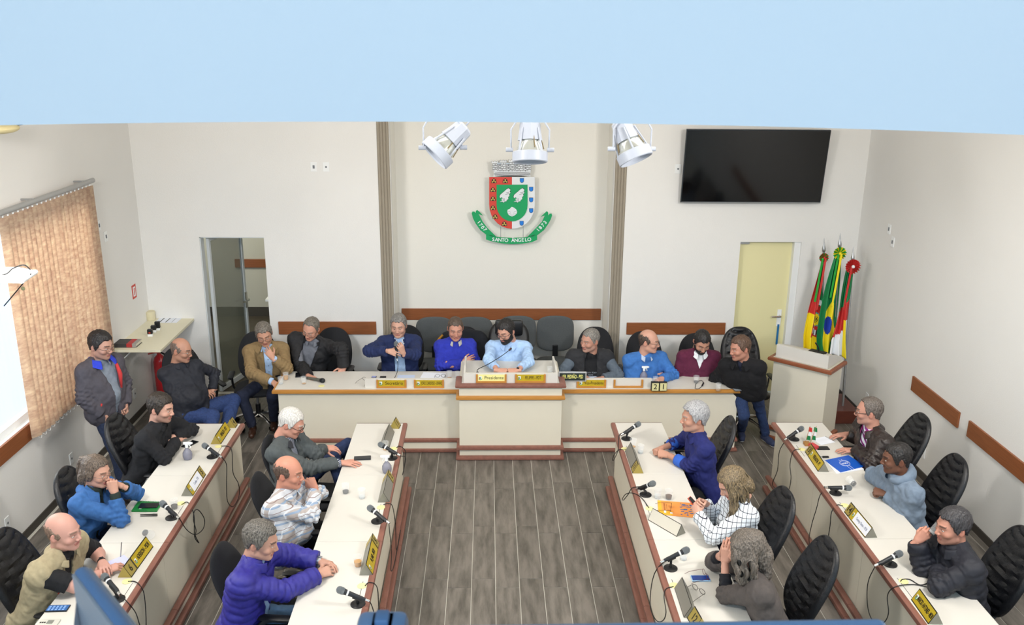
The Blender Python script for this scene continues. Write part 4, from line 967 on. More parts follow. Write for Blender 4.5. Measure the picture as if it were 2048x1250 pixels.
def unit(v): v = np.asarray(v, float); return v/(np.linalg.norm(v)+1e-12)
def rotz(a): c, s = math.cos(a), math.sin(a); return np.array([[c, -s, 0], [s, c, 0], [0, 0, 1.0]])
def rotx(a): c, s = math.cos(a), math.sin(a); return np.array([[1, 0, 0], [0, c, -s], [0, s, c.real]]) if False else np.array([[1, 0, 0], [0, c, -s], [0, s, c]])
def roty(a): c, s = math.cos(a), math.sin(a); return np.array([[c, 0, s], [0, 1, 0], [-s, 0, c]])

# ---- head (local: faces -Y, +X is the person's left, origin between the ears)
def head_field(h=0.0036):
    f = Field((-0.10, -0.13, -0.17), (0.10, 0.125, 0.135), h)
    f.ell((0, 0.014, 0.028), (0.076, 0.096, 0.090), 0)
    f.ell((0, -0.020, -0.015), (0.066, 0.076, 0.080), 0.03)
    f.ell((0, -0.030, -0.072), (0.050, 0.050, 0.042), 0.03)
    f.cone((0.050, -0.005, -0.070), (0.018, -0.070, -0.098), 0.016, 0.013, 0.03); f.cone((-0.050, -0.005, -0.070), (-0.018, -0.070, -0.098), 0.016, 0.013, 0.03)
    f.ell((0, -0.077, -0.098), (0.020, 0.014, 0.015), 0.015)
    for sx_ in (-1, 1):
        f.ell((sx_*0.044, -0.062, -0.030), (0.022, 0.022, 0.020), 0.02)
        f.cone((sx_*0.012, -0.086, 0.022), (sx_*0.044, -0.073, 0.022), 0.009, 0.008, 0.012)
    for sx_ in (-1, 1): f.ell((sx_*0.030, -0.097, 0.003), (0.017, 0.014, 0.011), 0.008, mode='s')
    f.cone((0, -0.087, 0.008), (0, -0.108, -0.030), 0.007, 0.011, 0.010)
    for sx_ in (-1, 1): f.ell((sx_*0.011, -0.099, -0.036), (0.009, 0.011, 0.008), 0.006)
    f.cone((-0.017, -0.088, -0.060), (0.017, -0.088, -0.060), 0.0055, 0.0055, 0.006); f.cone((-0.015, -0.088, -0.070), (0.015, -0.088, -0.070), 0.0065, 0.0065, 0.006)
    f.cone((-0.020, -0.097, -0.0652), (0.020, -0.097, -0.0652), 0.0022, 0.0022, 0.002, mode='s')
    f.cone((0, 0.022, -0.05), (0, 0.030, -0.15), 0.055, 0.056, 0.03)
    for sx_ in (-1, 1):
        Rm = rotz(sx_*R(22))
        f.ell((sx_*0.078, 0.014, -0.008), (0.008, 0.020, 0.032), 0.005, Rm)
        f.ell((sx_*0.086, 0.008, -0.004), (0.005, 0.010, 0.018), 0.004, Rm, mode='s')
    return f
_hf = head_field(); HV, HQ = _hf.nets(); HN = vnormals(HV, HQ)
def head_mesh(sc, skin, brow, age=0.3, stubble=0.0, stub_col=None, scalp=None, lip='#a8625a', eyes='down'):
    V = HV*np.array(sc); n = len(V); skin = np.array(C(skin)); col = np.tile(skin, (n, 1))
    x, y, z = HV[:, 0], HV[:, 1], HV[:, 2]; ax = np.abs(x)
    def mixc(m, c): 
        nonlocal col
        col = col*(1-m[:, None])+np.array(c)*m[:, None]
    ch = np.exp(-(((ax-0.046)/0.02)**2+((y+0.075)/0.03)**2+((z+0.03)/0.02)**2)); mixc(0.25*ch, skin*np.array([1.0, 0.70, 0.68]))
    nose = np.exp(-((x/0.014)**2+((y+0.112)/0.014)**2+((z+0.035)/0.014)**2)); mixc(0.35*nose, skin*np.array([1.0, 0.65, 0.62]))
    ear = ((ax > 0.073) & (y > -0.02) & (y < 0.04) & (z < 0.03) & (z > -0.05)).astype(float); mixc(0.35*ear, skin*np.array([1.02, 0.68, 0.64]))
    if stubble:
        m = np.clip((-z-0.028)/0.02, 0, 1)*np.clip((0.01-y)/0.02, 0, 1)*(z > -0.125); m = np.maximum(m, 0)*(1-np.exp(-((ax/0.02)**2+((z+0.064)/0.008)**2))); mixc(stubble*m, C(stub_col or brow))
    lipm = ((ax < 0.024-0.2*np.abs(z+0.065)) & (z > -0.0775) & (z < -0.0555) & (y < -0.083)).astype(float); mixc(0.75*lipm, C(lip))
    b = ((ax > 0.010) & (ax < 0.052) & (np.abs(z-0.0255+0.10*np.maximum(ax-0.034, 0)-0.05*ax) < 0.0052) & (y < -0.055)).astype(float); mixc(0.8*b, C(brow))
    e = ((ax > 0.017) & (ax < 0.044) & (np.abs(z-0.0005) < 0.0032) & (y < -0.06)).astype(float); mixc(0.55*e, C('#3a2a22'))
    if scalp is not None:
        m = np.clip((z-scalp[1])/0.02, 0, 1) if len(scalp) == 2 else np.clip((z-scalp[1])/0.02, 0, 1)*0
        mixc(0.5*m*(y > -0.06), C(scalp[0]))
    # eyeballs
    Vs, Qs, Cs = [V], [HQ], [col]; off = n
    for sx_ in (-1, 1):
        mb = MB(); mb.ball((0, 0, 0), 0.0122, 16); ev = np.array(mb.v); eq = np.array([q for q in mb.f])
        c = np.tile(np.array(C('#d8d2cc')), (len(ev), 1)); gz = -0.0045 if eyes == 'down' else -0.0005
        r = np.hypot(ev[:, 0], ev[:, 2]-gz); c[(r < 0.0062) & (ev[:, 1] < 0)] = C('#2a1c14'); c[ev[:, 2] > (0.0016 if eyes == 'down' else 0.0042)] = skin*0.82
        c[ev[:, 2] < -0.0066] = skin*0.9
        Vs.append((ev+np.array([sx_*0.030, -0.0775, 0.001]))*np.array(sc)); Qs.append(eq+off); Cs.append(c); off += len(ev)
    return np.concatenate(Vs), np.concatenate(Qs), np.concatenate(Cs)
LINES = {
 'full': ([-.13, -.085, -.065, -.045, -.028, -.012, .004, .012, .035, .05, .08, .13], [.095, .073, .060, .034, .004, -.022, .002, .018, .004, -.040, -.068, -.075]),
 'low':  ([-.13, -.085, -.065, -.045, -.028, -.012, .004, .012, .035, .05, .08, .13], [.080, .064, .050, .024, -.005, -.030, -.002, .018, .004, -.045, -.075, -.082]),
 'recede': ([-.13, -.085, -.06, -.035, -.022, -.012, .004, .012, .035, .05, .08, .13], [.13, .105, .090, .062, .010, -.022, .002, .018, .004, -.040, -.068, -.075])}
def hair_obj(style, t, seed, top=None, rough=0.0022, extra=None, h=0.0042, front=0.0):
    f = Field((-0.125, -0.135, -0.42 if extra else -0.12), (0.125, 0.20 if extra else 0.135, 0.155), h)
    f.ell((0, 0.014, 0.028+t*0.3), (0.076+t, 0.096+t, 0.090+t), 0)
    f.ell((0, -0.020, -0.015), (0.066+t*0.8, 0.076+t*0.5, 0.080), 0.03); f.cone((0, 0.030, -0.03), (0, 0.032, -0.09), 0.055+t*0.7, 0.052+t*0.4, 0.02)
    sl, P = f.grid(f.lo, f.lo+f.h*(f.n-1)); x, y, z = P[..., 0], P[..., 1], P[..., 2]
    ln = LINES['full' if style == 'bald' else style]; zl = np.interp(y.ravel(), ln[0], ln[1]).reshape(y.shape)+(front+0.010)*(y < -0.035)+(y < -0.025)*0.016*np.exp(-((np.abs(x)-0.046)/0.016)**2)
    wv = (0.0035*np.sin(x*190+seed)+0.003*np.sin(x*71+y*90+seed*3)+0.003*np.sin(y*260+x*120+seed)).astype(np.float32)
    d = np.maximum(f.v, (zl+wv-z)*0.75)
    if style == 'bald':
        zt = np.interp(y.ravel(), [-.05, -.02, 0.02, .06, .10, .13], top or [-.03, .02, .045, .045, .04, .035]).reshape(y.shape)+wv*1.5; d = np.maximum(d, (z-zt)*0.6)
    f.v = d.astype(np.float32)
    if extra: extra(f)
    V, Q = f.nets(); N = vnormals(V, Q)
    w = V*np.array([1.0, 0.55, 0.8]); V = V+N*(rough*wob(w, 150, seed)+rough*0.8*np.sin(np.arctan2(V[:, 0], V[:, 1]+0.02)*26+4*np.sin(V[:, 2]*30+seed))*0.6)[:, None]
    return V, Q
def beard_obj(t=0.005, full=True):
    f = Field((-0.09, -0.125, -0.13), (0.09, 0.03, 0.01), 0.0036)
    sl, P = f.grid(f.lo, f.lo+f.h*(f.n-1)); x, y, z = P[..., 0], P[..., 1], P[..., 2]; ax = np.abs(x)
    f.ell((0, -0.020, -0.015), (0.066+t, 0.076+t, 0.080+t), 0); f.ell((0, -0.030, -0.072), (0.050+t, 0.050+t, 0.042+t), 0.03)
    f.cone((0.050, -0.005, -0.070), (0.018, -0.070, -0.098), 0.016+t, 0.013+t, 0.03); f.cone((-0.050, -0.005, -0.070), (-0.018, -0.070, -0.098), 0.016+t, 0.013+t, 0.03)
    f.ell((0, -0.077, -0.098), (0.020+t, 0.014+t, 0.015+t), 0.015)
    f.cone((-0.020, -0.086, -0.050), (0.020, -0.086, -0.050), 0.006+t*0.5, 0.006+t*0.5, 0.008)
    zt = np.where(y < -0.055, -0.046-0.2*np.maximum(0.03-ax, 0)*0, -0.046+(y+0.055)*0.9)
    d = np.maximum(f.v, (z-zt)*0.8); d = np.maximum(d, (y-0.005)*0.8)
    lipd = np.sqrt(((x)/1.9)**2+((z+0.0655))**2)-0.0115
    d = np.where(y < -0.06, np.maximum(d, -lipd), d)
    if not full: d = np.maximum(d, (ax-0.034)*0.8)
    f.v = d.astype(np.float32); V, Q = f.nets(); N = vnormals(V, Q); return V+N*(0.0012*wob(V, 260, 2))[:, None], Q
# ---- hand (right hand local: +X to the fingers, +Z back of the hand, +Y thumb side)
def hand_field(pose):
    f = Field((-0.05, -0.085, -0.11), (0.215, 0.115, 0.06), 0.0032)
    curls = {'flat': [(8, 10, 6)]*4, 'relax': [(18, 28, 18), (24, 32, 20), (28, 36, 22), (32, 38, 24)], 'grip': [(48, 62, 34), (52, 66, 36), (56, 68, 38), (60, 70, 40)], 'fist': [(78, 92, 50), (80, 94, 52), (82, 94, 52), (84, 92, 50)], 'pinch': [(40, 50, 30), (50, 60, 35), (55, 65, 40), (60, 70, 40)]}[pose]
    mc = [(0.092, 0.030, 0.0), (0.096, 0.009, 0.003), (0.090, -0.012, 0.001), (0.082, -0.031, -0.004)]; ln = [(0.040, 0.025, 0.020), (0.045, 0.028, 0.021), (0.041, 0.026, 0.020), (0.032, 0.020, 0.018)]
    rr = [0.0088, 0.0090, 0.0086, 0.0076]; sp = [7, 1, -5, -12]
    f.cone((-0.04, 0, 0), (0.005, 0, 0), 0.024, 0.023, 0.0)
    for i in range(4): f.cone((0.008, mc[i][1]*0.55, 0), mc[i], 0.0150, 0.0118, 0.014)
    f.cone((0.02, 0.018, -0.008), (0.055, 0.028, -0.010), 0.016, 0.014, 0.012)
    for i in range(4):
        p = np.array(mc[i]); a = 0; s_ = R(sp[i]*(1.0 if pose in ('flat', 'relax') else 0.3)); r = rr[i]
        for k in range(3):
            a += R(curls[i][k]); d = np.array([math.cos(a)*math.cos(s_), math.cos(a)*math.sin(s_), -math.sin(a)]); q = p+d*ln[i][k]
            f.cone(p, q, r*(1-0.07*k), r*(0.94-0.08*k), 0.003 if k else 0.008); p = q
    th = {'flat': ((0.6, 0.78, -0.12), (0.85, 0.5, -0.1), (0.93, 0.35, -0.05)), 'relax': ((0.62, 0.70, -0.34), (0.82, 0.42, -0.36), (0.9, 0.2, -0.38)), 'grip': ((0.62, 0.52, -0.58), (0.72, 0.0, -0.69), (0.6, -0.45, -0.66)), 'fist': ((0.66, 0.46, -0.58), (0.62, -0.3, -0.72), (0.3, -0.75, -0.55)), 'pinch': ((0.64, 0.5, -0.58), (0.8, 0.1, -0.6), (0.85, -0.1, -0.5))}[pose]
    p = np.array((0.022, 0.020, -0.008))
    for k, (d, L, r0, r1) in enumerate(zip(th, (0.044, 0.034, 0.027), (0.0145, 0.0112, 0.0100), (0.0115, 0.0098, 0.0080))):
        q = p+unit(d)*L; f.cone(p, q, r0, r1, 0.010 if k == 0 else 0.003); p = q
    return f
HANDS = {}
def hand_mesh(pose):
    if pose not in HANDS: HANDS[pose] = hand_field(pose).nets()
    return HANDS[pose]

skin_m = bpy.data.materials.new('skin'); skin_m.use_nodes = True; nt = skin_m.node_tree; b = nt.nodes['Principled BSDF']; b.inputs['Roughness'].default_value = 0.48
at = nt.nodes.new('ShaderNodeVertexColor'); at.layer_name = 'Col'; nt.links.new(at.outputs[0], b.inputs['Base Color'])
b.inputs['Specular IOR Level'].default_value = 0.35
tcn = nt.nodes.new('ShaderNodeTexCoord'); nn = nt.nodes.new('ShaderNodeTexNoise'); nn.inputs['Scale'].default_value = 220; bp = nt.nodes.new('ShaderNodeBump'); bp.inputs['Strength'].default_value = 0.12; bp.inputs['Distance'].default_value = 0.004
nt.links.new(tcn.outputs['Object'], nn.inputs[0]); nt.links.new(nn.outputs[0], bp.inputs['Height']); nt.links.new(bp.outputs[0], b.inputs['Normal'])
def cloth(name, col, rough=0.85, noise=0.10, nscale=35, bump=0.25, bscale=350, **k): return mat(name, col, rough, noise=noise, nscale=nscale, bump=bump, bscale=bscale, **k)
def hairm(name, col, col2=None):
    if name in MATS: return MATS[name]
    m = bpy.data.materials.new(name); m.use_nodes = True; nt = m.node_tree; b = nt.nodes['Principled BSDF']; b.inputs['Roughness'].default_value = 0.55
    tc = nt.nodes.new('ShaderNodeTexCoord'); mp = nt.nodes.new('ShaderNodeMapping'); mp.inputs['Scale'].default_value = (1, 1, 0.12); nt.links.new(tc.outputs['Object'], mp.inputs[0])
    n = nt.nodes.new('ShaderNodeTexNoise'); n.inputs['Scale'].default_value = 180; n.inputs['Detail'].default_value = 3; nt.links.new(mp.outputs[0], n.inputs['Vector'])
    r = nt.nodes.new('ShaderNodeValToRGB'); r.color_ramp.elements[0].position = 0.34; r.color_ramp.elements[1].position = 0.68; c = C(col); c2 = C(col2) if col2 else tuple(min(1, v*1.8+0.01) for v in c)
    r.color_ramp.elements[0].color = (*[v*0.65 for v in c], 1); r.color_ramp.elements[1].color = (*c2, 1); nt.links.new(n.outputs[0], r.inputs[0]); nt.links.new(r.outputs[0], b.inputs['Base Color'])
    bp = nt.nodes.new('ShaderNodeBump'); bp.inputs['Strength'].default_value = 0.22; bp.inputs['Distance'].default_value = 0.002; nt.links.new(n.outputs[0], bp.inputs['Height']); nt.links.new(bp.outputs[0], b.inputs['Normal'])
    MATS[name] = m; return m
def pattern(name, kind):
    m = bpy.data.materials.new(name); m.use_nodes = True; nt = m.node_tree; b = nt.nodes['Principled BSDF']; b.inputs['Roughness'].default_value = 0.85
    tc = nt.nodes.new('ShaderNodeTexCoord'); sp = nt.nodes.new('ShaderNodeSeparateXYZ'); nt.links.new(tc.outputs['Object'], sp.inputs[0])
    def lines(src, freq, width, ph=0.0):
        a = nt.nodes.new('ShaderNodeMath'); a.operation = 'MULTIPLY_ADD'; a.inputs[1].default_value = freq; a.inputs[2].default_value = ph+100; nt.links.new(src, a.inputs[0])
        f = nt.nodes.new('ShaderNodeMath'); f.operation = 'FRACT'; nt.links.new(a.outputs[0], f.inputs[0])
        l = nt.nodes.new('ShaderNodeMath'); l.operation = 'LESS_THAN'; l.inputs[1].default_value = width; nt.links.new(f.outputs[0], l.inputs[0]); return l.outputs[0]
    def comb(a, sa, b2, sb):
        x = nt.nodes.new('ShaderNodeMath'); x.operation = 'MULTIPLY'; x.inputs[1].default_value = sa; nt.links.new(a, x.inputs[0])
        y = nt.nodes.new('ShaderNodeMath'); y.operation = 'MULTIPLY_ADD'; y.inputs[1].default_value = sb; nt.links.new(b2, y.inputs[0]); nt.links.new(x.outputs[0], y.inputs[2]); return y.outputs[0]
    def mixn(fac, c1, c2):
        x = nt.nodes.new('ShaderNodeMix'); x.data_type = 'RGBA'; nt.links.new(fac, x.inputs[0])
        for i, c in ((6, c1), (7, c2)):
            if isinstance(c, str): x.inputs[i].default_value = (*C(c), 1)
            else: nt.links.new(c, x.inputs[i])
        return x.outputs[2]
    if kind == 'grid':
        d = comb(sp.outputs[0], 0.5, sp.outputs[1], 0.87)
        v = nt.nodes.new('ShaderNodeMath'); v.operation = 'MAXIMUM'; nt.links.new(lines(d, 30, 0.12), v.inputs[0]); nt.links.new(lines(sp.outputs[2], 30, 0.12), v.inputs[1])
        nt.links.new(mixn(v.outputs[0], '#dfe6ee', '#2b2c3c'), b.inputs['Base Color'])
    elif kind == 'plaid':
        d = comb(sp.outputs[0], 0.45, sp.outputs[1], 0.89)
        c = mixn(lines(d, 13, 0.45), '#c9ccd2', '#b3aaa6'); c = mixn(lines(sp.outputs[2], 13, 0.20), c, '#8fa3bd'); c = mixn(lines(d, 26, 0.10), c, '#e2e6ec'); c = mixn(lines(sp.outputs[2], 13, 0.06, 0.5), c, '#8d7b78'); nt.links.new(c, b.inputs['Base Color'])
    elif kind == 'stripe':
        d = comb(sp.outputs[2], 0.85, sp.outputs[0], 0.5); nt.links.new(mixn(lines(d, 19, 0.45), '#dfe3ee', '#7d2a78'), b.inputs['Base Color'])
    elif kind == 'gingham':
        v = nt.nodes.new('ShaderNodeMath'); v.operation = 'MAXIMUM'; nt.links.new(lines(sp.outputs[0], 90, 0.45), v.inputs[0]); nt.links.new(lines(sp.outputs[2], 90, 0.45), v.inputs[1]); nt.links.new(mixn(v.outputs[0], '#dfe3ee', '#2b3550'), b.inputs['Base Color'])
    MATS[name] = m; return m
def tubes(name, pts_list, rad, m, parent, n=7):
    b = MB()
    for p in pts_list: b.tube(p, rad, n)
    return b.build(name, m, parent, smooth=True)

def person(S):
    sc = S.get('size', 1.05)*1.06
    Hc = np.array(S['head']) if len(S['head']) == 3 and S.get('xyz') else PZ(*S['head'])
    hy, hp, hr = (R(a) for a in S.get('look', (0, 0, 0)))
    HR = rotz(hy)@roty(hr)@rotx(hp)           # pitch + = chin down
    hdir = HR@np.array([0, -1, 0.]); hup = HR@np.array([0, 0, 1.])
    ty = R(S['yaw']); lean = S.get('lean', 0.12); side_l = S.get('side', 0.0)
    fwd = np.array([math.sin(ty), -math.cos(ty), 0]); sd = np.array([math.cos(ty), math.sin(ty), 0])
    Nk = Hc-hup*0.150*sc-hdir*0.025*sc+np.array([0, 0, 0.0]); Nk = Nk*0.5+0.5*(Hc-np.array([0, 0, 0.155*sc])-fwd*0.03)
    pz = S.get('pz', 0.56); Pv = Nk-fwd*lean-sd*side_l; Pv[2] = pz
    root = bpy.data.objects.new('person', None)
    base = np.array([Pv[0], Pv[1], 0.0]); Rw = rotz(ty); Ri = Rw.T
    loc = lambda V: (np.asarray(V)-base)@Ri.T     # world -> root local
    u = unit(Nk-Pv); s_ = unit(sd-u*np.dot(sd, u)); fv = np.cross(s_, u); L = np.linalg.norm(Nk-Pv)
    w = S.get('w', 1.0); fat = S.get('fat', 1.0); belly = S.get('belly', 0.0)
    A = np.stack([s_, fv/0.70, u]); 
    tp = lambda a, b2, c: Pv+s_*a+fv*b2+u*c       # torso coordinates
    shw = S.get('shw', 0.185)*w
    sh = {'L': tp(shw, -0.01, L-0.075), 'R': tp(-shw, -0.01, L-0.075)}
    J = {}
    for q in 'LR':
        a = S.get('arm'+q); o = 1 if q == 'L' else -1
        if a is None:
            e = sh[q]+s_*o*0.05-u*0.28+fv*0.02; wr = e+fv*0.22+np.array([0, 0, -0.06])-s_*o*0.05; pose, up = 'relax', (0, 0, 1); hd = None
        else:
            g_ = lambda p: np.array(p[1:], float) if p[0] == 'w' else (Pv+s_*p[1]+fv*p[2]+u*p[3] if p[0] == 't' else PZ(*p))
            e, wr = g_(a[0]), g_(a[1]); pose = a[2] if len(a) > 2 else 'relax'; up = a[3] if len(a) > 3 else (0, 0, 1); hd = a[4] if len(a) > 4 else None
        # keep the bones near life length
        for (i0, i1, l0, l1) in ((sh[q], 'e', 0.25, 0.33),):
            d = e-i0; n = np.linalg.norm(d); e = i0+d/n*min(max(n, l0), l1)
        d = wr-e; n = np.linalg.norm(d)
        if n > 0.30: 
            # slide the elbow along towards the wrist a little instead of moving the hand
            e = wr-d/n*0.30
        elif n < 0.2: e = wr-d/n*0.22
        J[q] = (sh[q], e, wr, pose, np.array(up, float), hd)
    leg = {}
    for q in 'LR':
        o = 1 if q == 'L' else -1; hip = Pv+s_*o*0.095*w-u*0.02
        a = S.get('leg'+q)
        if a is None: kn = hip+fwd*(0.33 if abs(S['yaw']) < 20 else 0.40)+sd*o*0.06; kn[2] = 0.52; an = kn-fwd*0.12; an[2] = 0.09
        else:
            g_ = lambda p: np.array(p[1:], float) if p[0] == 'w' else PZ(*p)
            kn, an = g_(a[0]), g_(a[1])
        leg[q] = (hip, kn, an)
    skin = S.get('skin', '#c9957f')
    def clothe(name, m, inf, h, sleeve, hem=-0.10, cuts=(), wr_amp=0.004, seed=0.0, tube_p=0, sleeves=True, bell=0.0, smin=0.045, neck=0.03):
        """sleeve: fraction along forearm where it ends (negative = along the upper arm)"""
        pts = [Pv, Nk, sh['L'], sh['R'], Pv+fv*(0.16+belly)]+([J[q][i] for q in 'LR' for i in (1, 2)] if sleeves else [])
        lo = np.min(pts, 0)-0.20; hi = np.max(pts, 0)+0.20; lo[2] = max(lo[2], min(Pv[2]-0.2, lo[2]+0.0)); f = Field(lo, hi, h)
        tw = w*fat
        f.cone(tp(-.085*tw, 0, 0.0), tp(.085*tw, 0, 0.0), .130*fat, .130*fat, 0, A, sc=0.85, inf=inf+bell)
        f.cone(tp(-.070*tw, 0.01+belly*0.4, .16), tp(.070*tw, 0.01+belly*0.4, .16), .128*fat, .128*fat, smin+.02, A, sc=0.85, inf=inf)
        f.cone(tp(-.085*w, 0, L-.20), tp(.085*w, 0, L-.20), .138*fat**0.5, .138*fat**0.5, smin+.02, A, sc=0.85, inf=inf)
        f.cone(tp(-.115*w, -.01, L-.095), tp(.115*w, -.01, L-.095), .085, .085, smin, A, sc=0.85, inf=inf)
        if belly: f.ell(tp(0, belly, .14), (.13*fat, .10, .13), .05)
        if S.get('bust'): 
            for o in (-1, 1): f.ell(tp(o*.075, .085, L-.24), (.065+inf, .055+inf, .065+inf), .03)
        for q in 'LR':
            a, e, wr, *_ = J[q]; ag = S.get('armw', 1.0)
            f.cone(Nk-u*0.015, a+u*0.01, .052+neck-.03, .052, .04, inf=inf)
            f.ell(a, (.064*ag+inf,)*3, .03)
            if sleeves and sleeve > 0:
                f.cone(a, e, .056*ag, .045*ag, .025, inf=inf)
                we = e+(wr-e)*sleeve; dd = unit(wr-e); f.cone(e, we+dd*0.03, .045*ag, (.034+.004)*ag, .02, inf=inf, clip=[(we, dd, 1)])
            elif sleeves:
                ee = a+(e-a)*(-sleeve); dd = unit(e-a); f.cone(a, ee+dd*0.04, .058*ag, .054*ag, .025, inf=inf+0.006, clip=[(ee, dd, 1)])
        sl, P = f.grid(f.lo, f.lo+f.h*(f.n-1)); q = P-Pv.astype(np.float32); cu, cf, cs = q@u.astype(np.float32), q@fv.astype(np.float32), q@s_.astype(np.float32)
        r_ = np.sqrt(cs**2+cf**2*1.4); body = r_ < (0.30*fat+0.02)
        ok = np.where((cu < 0.22), (hem-cu)*1.0, -1.0)
        armd = np.full(cu.shape, 9.0, np.float32)
        for qq in 'LR':
            a, e, wr, *_ = J[qq]; ab = (wr-e).astype(np.float32); t = np.clip(((P-e.astype(np.float32))@ab)/(ab@ab), 0, 1); armd = np.minimum(armd, np.linalg.norm(P-e.astype(np.float32)-t[..., None]*ab, axis=-1))
        f.v = np.where(armd > 0.085, np.maximum(f.v, ok), f.v)
        for c in cuts:      # ('open', [(c, halfwidth)...], shift) measured up the torso
            hw = np.interp(cu.ravel(), [k[0] for k in c[1]], [k[1] for k in c[1]]).reshape(cu.shape)
            wdg = np.maximum(np.abs(cs-(c[2] if len(c) > 2 else 0.0))-hw, -(cf-0.02))
            if len(c) > 3 and c[3] == 'armhole': pass
            keep = armd < 0.075
            f.v = np.where(keep, f.v, np.maximum(f.v, -wdg)).astype(np.float32)
        if S.get('armhole') and name == 'vest': pass
        V, Q = f.nets(); N = vnormals(V, Q)
        d = wr_amp*wob(V, 16, seed)+wr_amp*0.55*wob(V, 34, seed+3)
        for qq in 'LR':
            a, e, wr, *_ = J[qq]
            for (p0, p1) in ((a, e), (e, wr)):
                ax_ = unit(p1-p0); rel = V-p0; al = rel@ax_; rad = np.linalg.norm(rel-al[:, None]*ax_, axis=1); LL = np.linalg.norm(p1-p0)
                near = np.exp(-(np.linalg.norm(V-e, axis=1)/0.11)**2)*(rad < 0.10)
                d += near*wr_amp*1.1*np.sin(al*150+3*np.sin((rel@np.cross(ax_, [0.3, 0.2, 0.9]))*28+seed))
        if tube_p:
            cu2 = (V-Pv)@u; al = cu2.copy()
            for qq in 'LR':
                a, e, wr, *_ = J[qq]
                for (p0, p1, off) in ((a, e, 0), (e, wr, 0.3)):
                    ax_ = unit(p1-p0); rel = V-p0; t = rel@ax_; rad = np.linalg.norm(rel-np.clip(t, 0, np.linalg.norm(p1-p0))[:, None]*ax_, axis=1); al = np.where(rad < 0.082, t+off, al)
            d += 0.010*(np.abs(np.sin(al*math.pi/tube_p))**0.5-0.6)
        V = V+N*d[:, None]
        o = link(name, new_mesh(name, loc(V), Q, m, None, True)); return o
    parts = []
    for g in S['wear']:
        g = dict(g); lab = g.pop('label', None); o = clothe(g.pop('name'), g.pop('m'), g.pop('inf', 0.012), g.pop('h', 0.0095), g.pop('sleeve', 0.97), **g); parts.append(o)
        if lab: o['label'] = lab
    # trousers
    tr = S.get('trousers', cloth('dark_jeans', '#1c2740'))
    if tr:
        pts = [Pv]+[leg[q][i] for q in 'LR' for i in (1, 2)]; f = Field(np.min(pts, 0)-0.17, np.max(pts, 0)+0.17, 0.011)
        f.cone(tp(-.085*w, 0, 0.03), tp(.085*w, 0, 0.03), .128*fat, .128*fat, 0, A, sc=0.85); f.cone(tp(-.08, 0, -0.03), tp(.08, 0, -.03), .115*fat, .115*fat, .03, A, sc=0.85)
        lw_ = S.get('legw', 1.0)
        for q in 'LR':
            hip, kn, an = leg[q]; dd = unit(an-kn); f.cone(hip, kn, .088*lw_, .068*lw_, .03); f.cone(kn, an+dd*0.03, .066*lw_, .052*lw_, .02, clip=[(an+dd*0.0, dd, 1)])
        V, Q = f.nets(); N = vnormals(V, Q); V = V+N*(0.004*wob(V, 20, 5)+0.002*wob(V, 45, 1))[:, None]
        parts.append(link('trousers', new_mesh('trousers', loc(V), Q, tr, None, True)))
        for q in 'LR':
            hip, kn, an = leg[q]
            if an[2] > 0.25 and not S.get('shoes'): continue
            fd = S.get('foot'+q); fd = unit(np.array(fd, float)) if fd is not None else fwd
            f = Field(an-0.28, an+0.28, 0.008); z0 = max(0.04, an[2]-0.05); heel = np.array([an[0], an[1], z0])-fd*0.03; toe = heel+fd*0.20
            f.cone(an+np.array([0, 0, 0.02]), heel+np.array([0, 0, 0.01]), .042, .040, 0); f.cone(heel, heel+fd*0.12, .040, .040, .02); f.cone(heel+fd*0.12, toe, .040, .034, .02)
            sl, P = f.grid(f.lo, f.lo+f.h*(f.n-1)); f.v = np.maximum(f.v, (z0-0.034)-P[..., 2]).astype(np.float32); V, Q = f.nets()
            sh_o = link('shoe', new_mesh('shoe', loc(V), Q, S.get('shoe', mat('dark_shoe', '#221c1a', 0.4)), None, True)); parts.append(sh_o)
            if S.get('sole'):
                f = Field(an-0.28, an+0.28, 0.008); f.cone(heel, toe, .044, .038, 0); f.v = np.maximum(f.v, P[..., 2]-(z0-0.022)).astype(np.float32); f.v = np.maximum(f.v, (z0-0.038)-P[..., 2]).astype(np.float32); V, Q = f.nets()
                o = link('sole', new_mesh('sole', loc(V), Q, white_m, None, True), sh_o)
    # body: head + neck + forearms + hands + coarse trunk, one mesh
    sk = np.array(C(skin)); hsc = np.array(S.get('hscale', (1, 1, 1)))*sc
    hv, hq, hc = head_mesh(hsc, skin, S.get('brow', '#3a2d26'), stubble=S.get('stubble', 0), stub_col=S.get('stub_col'), scalp=S.get('scalp'), lip=S.get('lip', '#a8625a'), eyes=S.get('eyes', 'down'))
    VV = [hv@HR.T+Hc]; QQ = [hq]; CC = [hc]; n = len(hv)
    def addp(V, Q, c):
        nonlocal n
        VV.append(V); QQ.append(Q+n); CC.append(np.tile(c, (len(V), 1)) if np.ndim(c) == 1 else c); n += len(V)
    nb = Hc-hup*0.09*sc-hdir*(-0.0)+(-hdir)*0.028
    f = Field(np.minimum(Nk, nb)-0.14, np.maximum(Nk, nb)+0.12, 0.007); f.cone(nb, Nk-u*0.03, .053*S.get('neckw', 1), .060*S.get('neckw', 1), 0); f.cone(Nk-u*0.06-s_*0.06-fv*0.02, Nk-u*0.06+s_*0.06-fv*0.02, .04, .04, .04)
    V, Q = f.nets(); addp(V, Q, sk)
